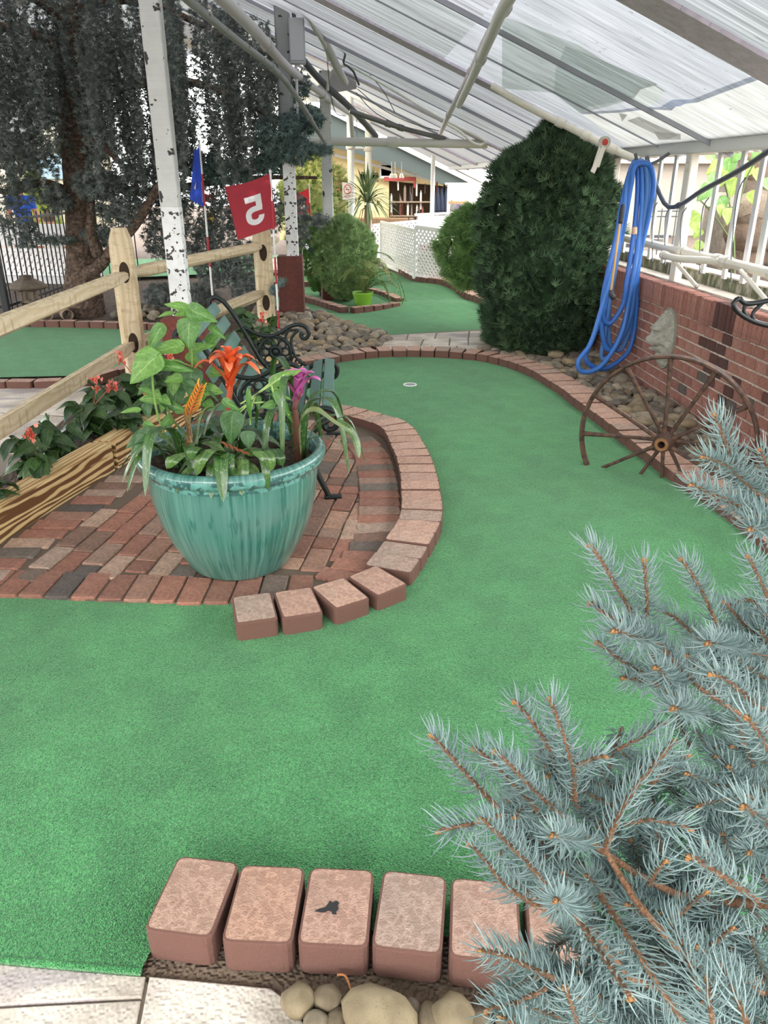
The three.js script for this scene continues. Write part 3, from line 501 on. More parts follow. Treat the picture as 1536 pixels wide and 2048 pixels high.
{
  const a = thing('roof_post', 'white steel roof post with chipped paint on a red block, behind the fence', 'post', [-1.16, 0, -5.9]);
  part(a, 'base_block', moved(rough(soft(0.3, 0.57, 0.3, 0.012), 0.004, 9), [0.02, 0.28, 0.02]), redBlock);
  part(a, 'lower_shaft', soft(0.132, 0.75, 0.132, 0.012, 0, 0.94, 0), chipLow); part(a, 'upper_shaft', soft(0.13, 1.93, 0.13, 0.012, 0, 2.27, 0), chipHigh);
  const b = thing('roof_post', 'roof post in a tall dark red boxed base, grey above and chipped white below', 'post', [-0.48, 0, -8.76]);
  part(b, 'base_block', moved(rough(soft(0.27, 0.74, 0.27, 0.01), 0.004, 7), [-0.03, 0.36, 0]), redBlock2);
  part(b, 'lower_shaft', soft(0.125, 1.2, 0.125, 0.012, 0, 1.31, 0), chipLow); part(b, 'upper_shaft', soft(0.15, 1.2, 0.15, 0.03, 0, 2.5, 0), steelGray);
  const e = thing('junction_box', 'grey metal electrical box strapped high on the boxed-base post', 'box', [-0.34, 2.7, -8.62]);
  part(e, 'housing', soft(0.15, 0.38, 0.12, 0.008), mat(0x9b9fa0, 0.5)); part(e, 'cover', soft(0.13, 0.35, 0.012, 0.004, 0, 0.01, 0.062), mat(0xa7abac, 0.45)); part(e, 'conduit', bar(V(-0.02, -0.2, 0), V(-0.02, -1.1, 0), 0.014), grayPaint); part(e, 'conduit', bar(V(-0.02, 0.19, 0), V(-0.02, 0.32, 0), 0.02), darkBar);
  const c = thing('roof_post', 'slim white roof post rising behind the globe conifer', 'post', [-0.11, 0, -11]);
  part(c, 'shaft', soft(0.14, 2.72, 0.14, 0.015, 0, 1.36, 0), chipHigh); part(c, 'gusset', slabShape([[-0.12, 0], [0.4, -0.08], [0.4, -0.3], [0.1, -0.28], [-0.1, -0.1]], 0.02, 0).rotateX(Math.PI / 2).translate(0, 2.45, -0.08), grayPaint);
  for (const [x, z, r, label] of [[0.25, -13.6, 0.055, 'white post carrying the no smoking sign in the background'], [0.58, -14.8, 0.055, 'farther plain white post near the hanging lamp'], [2.0, -17.2, 0.045, 'thin cream post in front of the shop opening']]) {
    const q = thing('roof_post', label, 'post', [x, 0, z]); part(q, 'shaft', moved(new THREE.CylinderGeometry(r, r, 3.0, 12), [0, 1.5, 0]), white); part(q, 'collar', moved(new THREE.CylinderGeometry(r * 1.4, r * 1.4, 0.05, 12), [0, 1.95, 0]), creamPipe);
  }
}
// ---------------------------------------------------------------- pipes and cables under the roof
function pipe(name, label, cat, pts, r, m, couplers = []) {
  const p = pts.map((q) => q.isVector3 ? q : V(...q)), g = thing(name, label, cat); part(g, 'run', sweep(p, r, 10), m);
  const c = new THREE.CatmullRomCurve3(p, false, 'centripetal');
  for (const t of couplers) { const a = c.getPointAt(Math.max(0, t - 0.004)), d = c.getTangentAt(t).multiplyScalar(r * 2.4); part(g, 'coupler', bar(a, a.clone().add(d), r * 1.3, 10), m); }
  return g;
}
pipe('heating_duct', 'thick grey overhead pipe running back along the post row to an elbow', 'pipe', [[-1.1, 2.4, 1.5], [-0.75, 2.4, -3.2], [-0.52, 2.4, -6], [-0.42, 2.42, -8], [-0.1, 2.4, -10.6], [0.2, 2.37, -12.6], [0.27, 2.33, -13.0], [0.27, 2.05, -13.1]], 0.038, grayPaint, [0.3, 0.55, 0.8]);
pipe('overhead_pipe', 'slim grey pipe slanting in front of the dark cedar top', 'pipe', [atDepth(330, -40, 4.2), atDepth(400, 20, 4.8), atDepth(480, 85, 5.6), atDepth(560, 150, 6.6), atDepth(650, 285, 9.5)], 0.022, steelGray, [0.4, 0.75]);
pipe('roof_purlin', 'grey pipe purlin clamped beneath the plastic sheets', 'pipe', [[0.86, 2.33, -0.3], [0.88, 2.33, -2.4], onRoof(1045, -60, -0.05), onRoof(1020, 0, -0.05), onRoof(975, 75, -0.05), onRoof(940, 150, -0.06), onRoof(905, 215, -0.06), onRoof(880, 268, -0.06)], 0.028, grayPaint, [0.2, 0.38, 0.55, 0.8]);
pipe('roof_brace', 'round galvanised brace parallel to the purlin', 'pipe', [[0.88, 2.24, -0.3], [0.9, 2.24, -2.4], onRoof(1030, -20, -0.16), onRoof(985, 65, -0.16), onRoof(948, 148, -0.16), onRoof(918, 210, -0.16)], 0.03, alu, [0.3, 0.7]);
pipe('tie_beam', 'long horizontal tie pipe spanning above the shop roof', 'pipe', [[-1.25, 1.92, -11], [0, 1.925, -11], [1.2, 1.91, -11], [1.98, 1.9, -11]], 0.054, mat(0xd6d3cc, 0.55), [0.02, 0.6]);
pipe('roof_strut', 'white pipe tied along the rafter down to the eave by the blue hose', 'pipe', [onRoof(985, 172, -0.06), onRoof(1024, 196, -0.09), onRoof(1140, 255, -0.1), onRoof(1240, 305, -0.12), [2.36, 1.62, -6.45]].map((p) => p), 0.028, creamPipe, [0.45, 0.62, 0.8]);
pipe('truss_pipe', 'paired grey truss tube beside the white column head', 'pipe', [atDepth(605, -30, 8.4), atDepth(640, 60, 9), atDepth(672, 130, 9.8), atDepth(690, 165, 10.4)], 0.045, grayPaint);
pipe('truss_pipe', 'outer thin truss tube leading up from the white column head', 'pipe', [atDepth(588, -30, 8.0), atDepth(625, 50, 8.7), atDepth(650, 90, 9.2), atDepth(656, 120, 10)], 0.022, alu);
pipe('drain_hose', 'black pipe dropping diagonally before the shop gable', 'hose', [atDepth(590, 100, 10), atDepth(640, 160, 10.5), atDepth(700, 215, 11.2), atDepth(752, 272, 12.2)], 0.04, mat(0x4a4c50, 0.5));
pipe('valve_pipe', 'dark pipe with two valve flanges under the sheets', 'pipe', [atDepth(700, 222, 10.6), atDepth(768, 245, 10.7), atDepth(800, 255, 10.8), atDepth(890, 278, 11)], 0.03, mat(0x6b6a68, 0.5), [0.36, 0.5]);
pipe('white_hose', 'white plastic hose looping beneath the roof to the tie pipe', 'hose', [atDepth(655, 180, 10.2), atDepth(662, 145, 10), atDepth(690, 130, 9.9), atDepth(730, 148, 9.9), atDepth(840, 212, 10.2), atDepth(900, 245, 10.4), atDepth(960, 275, 10.6), atDepth(972, 286, 10.7), atDepth(955, 290, 10.7), atDepth(918, 262, 10.6), atDepth(893, 248, 10.5)], 0.016, white);
pipe('cable', 'grey cable sagging along the truss tubes', 'cable', [atDepth(648, -10, 8.6), atDepth(662, 60, 9), atDepth(690, 105, 9.5), atDepth(688, 128, 9.8), atDepth(705, 140, 9.9), atDepth(718, 170, 10)], 0.012, darkBar);
for (const [label, pts] of [
  ['thin wire drooping from the column head toward the purlin', [[715, 178, 10], [760, 215, 10.4], [820, 245, 10.8], [878, 262, 11]]],
  ['lower thin wire drooping under the sheets', [[712, 185, 10], [750, 225, 10.4], [820, 258, 10.8], [880, 270, 11]]],
  ['thin wire dangling in a loop at the column', [[655, 125, 9.6], [662, 190, 9.8], [672, 226, 10], [690, 232, 10.2]]],
  ['thin wire crossing the pale sheets above the hose', [[740, 150, 9.9], [765, 180, 10.1], [790, 225, 10.6]]],
]) { const g = thing('wire', label, 'wire'); part(g, 'strand', sweep(pts.map((p) => atDepth(...p)), 0.005, 5), darkBar); }
pipe('wall_pipe', 'cream water pipe with elbows along the inside of the bars', 'pipe', [[2.46, 1.03, -7.4], [2.46, 1.02, -6.1], [2.45, 1.015, -5.4], [2.45, 1.01, -4.9], [2.45, 1.0, -4.2], [2.45, 1.0, -3.2]], 0.03, creamPipe, [0.42, 0.55, 0.58, 0.72]);
pipe('wall_pipe', 'second cream pipe stub forked below the long water pipe', 'pipe', [[2.36, 0.985, -5.75], [2.36, 0.985, -5.45], [2.4, 1.0, -5.2], [2.44, 1.01, -5.0]], 0.024, creamPipe, [0.02]);
pipe('wall_brace', 'thin cream angle brace from the pipe down to the ledge', 'brace', [[2.4, 0.98, -5.7], [2.4, 0.83, -5.2]], 0.014, creamPipe);
pipe('wall_brace', 'second cream angle brace at the right edge', 'brace', [[2.4, 0.99, -4.65], [2.4, 0.83, -4.2]], 0.014, creamPipe);
pipe('black_cable', 'thick black cable sagging across the white bars', 'cable', [[2.36, 1.64, -6.3], [2.38, 1.42, -6.05], [2.38, 1.31, -5.83], [2.37, 1.325, -5.6], [2.33, 1.42, -5.2], [2.3, 1.56, -4.6], [2.28, 1.75, -4.0]], 0.016, mat(0x4b4f56, 0.5), [0.32]);
for (const [k, z, y0] of [[0, -6.4, 1.38], [1, -6.15, 1.33], [2, -5.9, 1.3], [3, -5.62, 1.31], [4, -5.3, 1.38], [5, -4.85, 1.5]]) { const g = thing('drip_line', ['thin dark drip line nearest the blue hose, before the bars', 'thin dark drip line a bar to the right of the blue hose', 'thin dark drip line just left of the wide cream post', 'thin dark drip line just right of the wide cream post', 'thin dark drip line below the rising part of the black cable', 'thin dark drip line closest to the right edge, before the stone pillar'][k], 'tubing', [2.42, 0, z], 0, 'drip lines hanging before the bars'); part(g, 'tube', sweep([V(0, y0, 0.03), V(0, y0 - 0.05, -0.03), V(0.01, 1.1, -0.02), V(0.03, 0.92, 0.0)], 0.004, 5), darkBar); part(g, 'stake', bar(V(0.03, 0.92, 0), V(0.03, 0.9, 0), 0.008), darkBar); }
{ // hanger strap with a red button on the strut
  const g = thing('pipe_strap', 'cream folded metal strap with a round red button, hung on the white pipe', 'strap', [0, 0, 0]), p = atDepth(1208, 288, 6.1); g.position.copy(p);
  part(g, 'strap', merge([beam(V(0, 0.02, 0), V(-0.05, -0.15, 0.02), 0.05, 0.012, V(0, 0, 1)), beam(V(0.015, 0.02, 0.01), V(-0.075, -0.19, 0.03), 0.035, 0.012, V(0, 0, 1)), moved(new THREE.CylinderGeometry(0.042, 0.042, 0.03, 20), [0, 0.01, 0.005], [Math.PI / 2, 0, 0])]), creamPipe);
  part(g, 'button', moved(new THREE.SphereGeometry(0.022, 14, 10), [0, 0.012, 0.022], [0, 0, 0], [1, 1, 0.5]), mat(0xc23a34, 0.4));
}
// ---------------------------------------------------------------- blue hose on its hook
{
  const hooks = thing('hose_hook', 'bent steel hook at the eave that holds the blue hose', 'hook', [2.29, 1.6, -6.0]); part(hooks, 'hook', sweep([V(0.12, 0.06, 0), V(0.02, 0.0, 0), V(-0.09, -0.02, 0), V(-0.13, 0.06, 0)], 0.012, 8), darkBar);
  const h = thing('garden_hose', 'thick blue rubber hose hung in long loops against the brick wall', 'hose', [2.2, 0.05, -6.3]), o = V(2.2, 0.05, -6.3);
  const blues = [mat(0x3268b8, 0.42), mat(0x3a74c4, 0.42), mat(0x4a78b4, 0.5)];
  const loops = [
    [[545, 80, 0], [490, 200, 0], [430, 420, 0], [360, 800, 1], [290, 1100, 2], [245, 1350, 2], [252, 1500, 2], [300, 1550, 2], [370, 1480, 2], [430, 1370, 2], [455, 1200, 2], [495, 950, 1], [535, 650, 0], [560, 300, 0]],
    [[575, 95, 1], [500, 170, 1], [440, 500, 1], [375, 850, 1], [310, 1150, 2], [240, 1400, 3], [130, 1740, 4], [30, 1880, 5], [40, 1960, 5], [110, 1978, 5], [220, 1935, 5], [330, 1800, 4], [420, 1620, 3], [470, 1400, 2], [520, 1100, 2], [565, 800, 1], [600, 400, 1]],
    [[610, 110, 2], [520, 160, 2], [450, 500, 0], [380, 900, 0], [320, 1250, 0], [265, 1650, 0], [240, 1860, 0], [290, 1850, 1], [380, 1700, 1], [450, 1500, 1], [510, 1250, 1], [565, 950, 1], [610, 650, 1], [645, 300, 2]],
    [[660, 130, 3], [540, 130, 3], [500, 300, 2], [420, 750, 0], [320, 1150, 0], [230, 1500, 0], [120, 1760, 1], [92, 1850, 2], [150, 1925, 2], [260, 1950, 2], [360, 1900, 2], [470, 1800, 1], [540, 1650, 0], [547, 1400, 0], [552, 1150, 0], [595, 850, 1], [655, 600, 2], [702, 280, 3]],
    [[640, 120, 2], [520, 130, 2], [470, 350, 1], [400, 700, 0], [310, 1200, 0], [243, 1500, 1], [248, 1660, 1], [285, 1770, 1], [335, 1785, 1], [430, 1650, 1], [500, 1450, 1], [535, 1150, 1], [605, 800, 1], [672, 400, 2]],
    [[600, 100, 1], [530, 120, 1], [500, 250, 0], [430, 650, -1], [350, 1100, -1], [302, 1400, -1], [297, 1600, -1], [325, 1755, -1], [400, 1785, -1], [480, 1620, -1], [512, 1400, 0], [545, 1100, 0], [592, 700, 0], [632, 350, 1]],
  ];
  loops.forEach((l, i) => part(h, 'loop', sweep(l.map(([x, y, k]) => { const p = atDepth(1150 + x / 4.4526, 300 + y / 4.4526, 6.03 - k * 0.022); p.x = Math.min(p.x, WX - 0.02); p.y = Math.max(p.y, 0.05); return p.sub(o); }), 0.0195, 8, 90, true), blues[i % 3]));
  part(h, 'label', moved(new THREE.CylinderGeometry(0.0202, 0.0202, 0.05, 12), atDepth(1269, 461, 5.99).sub(o), [0, 0, 0.1]), mat(0xc9a58c, 0.6));
  const Z = (x, y) => atDepth(1150 + x / 4.4526, 300 + y / 4.4526, 5.9), w = thing('spray_wand', 'tan spray wand with black handle tucked in front of the blue hose', 'spray wand');
  part(w, 'rod', bar(Z(402, 640), Z(320, 1250), 0.009), mat(0xc79a4e, 0.5)); part(w, 'handle', sweep([Z(428, 485), Z(418, 560), Z(404, 655)], [0.014, 0.019, 0.016], 10), mat(0x22262a, 0.5)); part(w, 'nozzle', sweep([Z(318, 1245), Z(325, 1290), Z(348, 1320)], [0.012, 0.022, 0.024], 10), mat(0x2a2c2e, 0.5));
}
// ---------------------------------------------------------------- lion plaque
{
  const g = thing('lion_plaque', 'weathered grey stone lion head mounted on the brick wall', 'plaque', [WX - 0.003, 0.445, -5.42]);
  const A = 64, B = 96, pos = [], uv = [], idx = [], hw = 0.14, hh = 0.215;
  const gs = (x, y, cx, cy, sx, sy) => Math.exp(-(((x - cx) / sx) ** 2) - ((y - cy) / sy) ** 2);
  const relief = (x, y) => { // x, y in -1..1
    const e = 1 - Math.hypot(x * (y < 0 ? 1.05 : 0.96), y); if (e <= 0) return 0;
    const rim = ss(e, 0, 0.12), face = Math.hypot(x / 0.62, (y - 0.08) / 0.66), f = 1 - ss(face, 0.55, 1.05);
    let h = 0.028 * rim + 0.03 * ss(e, 0.05, 0.5) + 0.038 * f;
    const ang = Math.atan2(y - 0.05, x); h += (1 - f) * 0.013 * Math.sin(ang * 12 + 5 * rim + 2 * N3(x * 2, y * 2, 1)) * rim;
    h += 0.02 * gs(x, y, 0, 0.42, 0.34, 0.16) + 0.032 * (gs(x, y, 0.22, 0.33, 0.14, 0.07) + gs(x, y, -0.22, 0.32, 0.14, 0.07));
    h -= 0.036 * (gs(x, y, 0.24, 0.2, 0.12, 0.07) + gs(x, y, -0.24, 0.2, 0.12, 0.07)); h += 0.02 * (gs(x, y, 0.23, 0.2, 0.05, 0.035) + gs(x, y, -0.23, 0.2, 0.05, 0.035));
    h += 0.032 * gs(x, y, 0, 0.16, 0.11, 0.22) + 0.05 * gs(x, y, 0, -0.06, 0.32, 0.17) + 0.012 * gs(x, y, 0, 0.05, 0.14, 0.07); h += 0.012 * (gs(x, y, 0.13, -0.07, 0.12, 0.09) + gs(x, y, -0.13, -0.07, 0.12, 0.09));
    h -= 0.05 * gs(x, y, 0, -0.22, 0.32, 0.04); h += 0.04 * gs(x, y, 0, -0.33, 0.18, 0.08); h -= 0.026 * gs(x, y, 0, -0.48, 0.3, 0.05); h += 0.016 * gs(x, y, 0, -0.7, 0.26, 0.12);
    h += 0.012 * (gs(x, y, 0.42, 0.55, 0.1, 0.1) + gs(x, y, -0.42, 0.55, 0.1, 0.1)) + 0.001 * N3(x * 6, y * 6, 3); return Math.max(0.002, h);
  };
  for (let j = 0; j <= B; j++) for (let i = 0; i <= A; i++) { const y = 2 * j / B - 1, x = 2 * i / A - 1, k = Math.sqrt(Math.max(0, 1 - y * y)) * 0.999; pos.push(-relief(x * k, y) * 0.95, y * hh, x * k * hw); uv.push(x * hw, y * hh); }
  for (let j = 0; j < B; j++) for (let i = 0; i < A; i++) { const k = j * (A + 1) + i, m = k + A + 1; idx.push(k, k + 1, m, m, k + 1, m + 1); }
  const q = new THREE.BufferGeometry(); q.setAttribute('position', new THREE.Float32BufferAttribute(pos, 3)); q.setAttribute('uv', new THREE.Float32BufferAttribute(uv, 2)); q.setIndex(idx); q.computeVertexNormals();
  part(g, 'head', q, mat(0xffffff, 0.9, { map: tex(256, 256, (u, v) => mixc([142, 140, 128], [176, 172, 160], clamp(fbm(u, v, 14, 14, 3, 4) * 1.4 - 0.2, 0, 1)), 5), bumpMap: grainBump, bumpScale: 0.0015, side: THREE.DoubleSide }));
  part(g, 'back_plate', moved(new THREE.CylinderGeometry(1, 1, 0.02, 36), [-0.006, 0, 0], [0, 0, Math.PI / 2], [hh, 1, hw]), mat(0x8f8d80, 0.95));
}
// ---------------------------------------------------------------- iron wheel
{
  const g = thing('wagon_wheel', 'rusty iron wagon wheel half sunk in the green carpet', 'wheel', [1.72, 0.21, -3.82], -0.62);
  const rust = mat(0xffffff, 0.75, { metalness: 0.25, map: tex(512, 512, (u, v) => { const a = fbm(u, v, 12, 12, 7, 4), b = vn(u, v, 150, 150, 3); return mixc(mixc([58, 46, 42], [104, 76, 60], clamp(a * 1.8 - 0.4, 0, 1)), [136, 92, 62], b > 0.9 ? 0.5 : 0); }, 4), bumpMap: grainBump, bumpScale: 0.0015 });
  const rad = 0.452, y0 = -0.222, a0 = Math.asin(y0 / rad), n = 90, prof = [[-0.026, 0.007], [0.026, 0.007], [0.026, -0.004], [0.008, -0.012], [-0.008, -0.012], [-0.026, -0.004]], pos = [], uv = [], idx = [];
  for (let i = 0; i <= n; i++) { const a = lerp(a0, Math.PI - a0, i / n); prof.forEach(([w, r], j) => { pos.push(Math.cos(a) * (rad + r), Math.sin(a) * (rad + r), w); uv.push(a * rad, j * 0.012); }); }
  for (let i = 0; i < n; i++) for (let j = 0; j < 6; j++) { const k = i * 6 + j, l = i * 6 + (j + 1) % 6; idx.push(k, k + 6, l, l, k + 6, l + 6); }
  let q = new THREE.BufferGeometry(); q.setAttribute('position', new THREE.Float32BufferAttribute(pos, 3)); q.setAttribute('uv', new THREE.Float32BufferAttribute(uv, 2)); q.setIndex(idx); q.computeVertexNormals(); q = toCreasedNormals(q, 0.5);
  part(g, 'rim', q, rust);
  for (let i = 0; i < 12; i++) {
    const a = (i * 30 + 4) * Math.PI / 180, c = Math.cos(a), s = Math.sin(a); let r1 = rad - 0.006; if (s * r1 < y0) r1 = y0 / s;
    const z0 = i % 2 ? 0.022 : -0.022; part(g, 'spoke', sweep([V(c * 0.045, s * 0.045, z0), V(c * r1 * 0.9, s * r1 * 0.9, z0 * 0.1), V(c * r1, s * r1, 0)], [0.0115, 0.0095, r1 > 0.4 ? 0.015 : 0.0095], 8, 8), rust);
  }
  const hub = part(g, 'hub', lathe([[0.018, -0.06], [0.04, -0.06], [0.044, -0.045], [0.05, -0.03], [0.052, 0], [0.05, 0.03], [0.046, 0.045], [0.043, 0.066], [0.03, 0.072], [0.022, 0.066], [0.017, 0.05], [0.017, -0.06]], 30).rotateX(Math.PI / 2), rust);
  part(hub, 'hub_face', lathe([[0.019, 0.0725], [0.03, 0.0745], [0.036, 0.0715]], 28).rotateX(Math.PI / 2), mat(0x9a6a44, 0.8, { map: grainMap }));
  const lug = new THREE.Shape(); lug.moveTo(-0.04, -0.02); lug.lineTo(0.02, -0.035); lug.lineTo(0.05, 0.03); lug.lineTo(0.02, 0.055); lug.absarc(-0.005, 0.055, 0.024, 0, Math.PI, false); lug.lineTo(-0.04, -0.02); const hole = new THREE.Path(); hole.absarc(-0.005, 0.057, 0.008, 0, Math.PI * 2); lug.holes.push(hole);
  for (const a of [0.45, -1.7, 2.3]) part(g, 'lug', new THREE.ExtrudeGeometry(lug, { depth: 0.008, bevelEnabled: false }).translate(0, 0.02, -0.05).rotateZ(a), rust);
}
// ---------------------------------------------------------------- golf cups
function cup(label, x, y, z, r = 0.052) {
  const g = thing('golf_cup', label, 'golf hole', [x, y, z]);
  part(g, 'rim', lathe([[r * 0.84, 0.001], [r * 0.86, 0.006], [r, 0.006], [r * 1.02, 0.001]], 32), mat(0xf2f2ee, 0.4));
  part(g, 'well', lathe([[0.001, 0.0022], [r * 0.5, 0.0022], [r * 0.85, 0.003]], 32), mat(0x8f9490, 0.8));
}
cup('white rimmed golf hole on the near green, below the stone strip', 0.548, mainHeight(0.548, -5.94), -5.94, 0.053); cup('white rimmed golf hole on the far green beside the flagstick', -0.18, 0.012, -11.75, 0.06);
// ---------------------------------------------------------------- flags
function flagTex(bg, draw) { const c = document.createElement('canvas'); c.width = 256; c.height = 320; const k = c.getContext('2d'); k.fillStyle = bg; k.fillRect(0, 0, 256, 320); k.fillStyle = '#f2f0ee'; k.strokeStyle = '#f2f0ee'; draw(k); const t = new THREE.CanvasTexture(c); t.colorSpace = THREE.SRGBColorSpace; t.flipY = true; t.magFilter = THREE.LinearFilter; return t; }
const mirrored = (ch, size) => (k) => { k.translate(128, 165); k.scale(-1, 1.15); k.font = 'bold ' + size + 'px sans-serif'; k.textAlign = 'center'; k.textBaseline = 'middle'; k.fillText(ch, 0, 0); };
function flag(label, base, height, corners, texture, cloth, stripe = true, folds = 0.012) { // corners: hoist top, fly top, fly bottom, hoist bottom
  const g = thing('flagstick', label, 'flag', base), red = mat(0xb8303c, 0.5), wht = mat(0xf0eeea, 0.5), n = 6;
  if (stripe) for (let i = 0; i < n; i++) part(g, 'pole_band', bar(V(0, height * i / n, 0), V(0, height * (i + 1) / n, 0), 0.0105, 10), i % 2 ? wht : red); else part(g, 'pole', bar(V(0, 0, 0), V(0, height, 0), 0.01, 8), wht);
  part(g, 'finial', moved(new THREE.SphereGeometry(0.014, 10, 8), [0, height, 0]), wht);
  const [a, b, c, d] = corners.map((p) => p.clone().sub(V(...base))), N = 26, M = 22, pos = [], uv = [], idx = [];
  for (let j = 0; j <= M; j++) for (let i = 0; i <= N; i++) { const u = i / N, v = j / M, p = a.clone().lerp(b, u).lerp(d.clone().lerp(c, u), v); p.z += folds * u * Math.sin(u * 7 + v * 3) + folds * 0.6 * Math.sin(v * 6 + u * 2); p.y -= 0.02 * Math.sin(u * Math.PI) * (1 - v); pos.push(p.x, p.y, p.z); uv.push(1 - u, 1 - v); }
  for (let j = 0; j < M; j++) for (let i = 0; i < N; i++) { const k = j * (N + 1) + i, m = k + N + 1; idx.push(k, k + 1, m, m, k + 1, m + 1); }
  const q = new THREE.BufferGeometry(); q.setAttribute('position', new THREE.Float32BufferAttribute(pos, 3)); q.setAttribute('uv', new THREE.Float32BufferAttribute(uv, 2)); q.setIndex(idx); q.computeVertexNormals();
  part(g, 'cloth', q, cloth ?? new THREE.MeshPhysicalMaterial({ map: texture, roughness: 0.9, side: THREE.DoubleSide, transmission: 0.3, thickness: 0 }));
}
{
  const five = flagTex('#b2323f', (k) => { k.lineWidth = 36; k.lineCap = 'butt'; k.lineJoin = 'miter'; k.beginPath(); k.moveTo(88, 106); k.lineTo(168, 106); k.lineTo(168, 172); k.stroke(); k.lineWidth = 34; k.beginPath(); k.moveTo(184, 168); k.lineTo(146, 168); k.bezierCurveTo(96, 168, 92, 196, 96, 222); k.bezierCurveTo(102, 258, 170, 262, 174, 214); k.stroke(); });
  const Z = (x, y, d) => atDepth(x, y, d);
  flag('red flag with a big white numeral five seen from behind, on a striped pole', [-0.6, 0.05, -7.8], 1.5, [Z(541, 346, 7.8), Z(450, 373, 7.7), Z(476, 480, 7.7), Z(553, 454, 7.8)], five);
  const blue = flagTex('#3a62e4', (k) => { k.beginPath(); k.moveTo(60, 240); k.lineTo(96, 190); k.lineTo(100, 242); k.fill(); k.fillRect(228, 190, 10, 110); });
  flag('limp blue flag on a red and white striped pole, left of the red flag', [-1.335, 0.05, -8.5], 1.78, [Z(398, 290, 8.5), Z(389, 300, 8.44), Z(380, 398, 8.42), Z(408, 414, 8.5)], blue, null, true, 0.03);
  const six = flagTex('#c8242c', mirrored('6', 190));
  flag('small red flag with a white numeral on the far green, right of the boxed post', [-0.37, 0.01, -11.6], 1.4, [Z(617, 376, 11.6), Z(587, 386, 11.5), Z(593, 432, 11.5), Z(621, 424, 11.6)], six);
  const nine = flagTex('#b02832', (k) => { k.translate(128, 165); k.scale(1, 1.15); k.font = 'bold 190px sans-serif'; k.textAlign = 'center'; k.textBaseline = 'middle'; k.fillText('9', 0, 0); });
  flag('distant small red flag with a white numeral behind the blue flag', [-2.0, 0.02, -12.6], 1.28, [Z(404, 384, 12.6), Z(428, 388, 12.5), Z(430, 405, 12.5), Z(406, 404, 12.6)], nine);
  const yb = thing('tee_sign', 'small yellow sign on a pale board below the distant red flag', 'sign', Z(422, 440, 12.8).toArray()); part(yb, 'board', soft(0.13, 0.24, 0.015, 0.004), mat(0xe6dcc0, 0.6)); part(yb, 'panel', soft(0.09, 0.13, 0.006, 0.002, -0.01, 0.03, 0.01), mat(0xc7a533, 0.6)); part(yb, 'post', bar(V(0, -0.12, 0), V(0, -0.84, 0), 0.014), white);
}
// ---------------------------------------------------------------- score desk on the island
{
  const g = thing('score_desk', 'slanted dark green writing desk on a red wooden post, beside the globe conifer', 'desk', [-0.12, 0.0, -10.62], 0.15);
  part(g, 'post', rough(soft(0.2, 0.5, 0.14, 0.008, 0, 0.25, 0), 0.002, 8), redBlock2);
  const d = part(g, 'desk_top', soft(0.36, 0.045, 0.3, 0.008), mat(0x28463f, 0.5)); d.position.set(-0.14, 0.57, 0.02); d.rotation.set(0.1, 0, -0.66);
  part(d, 'lip', soft(0.02, 0.03, 0.28, 0.005, 0.16, 0.035, 0), mat(0x22403a, 0.5)); part(g, 'wire_hoop', sweep([V(-0.33, 0.1, 0), V(-0.34, 0.5, 0), V(-0.32, 0.68, 0), V(-0.25, 0.7, 0)], 0.006, 6), alu);
}
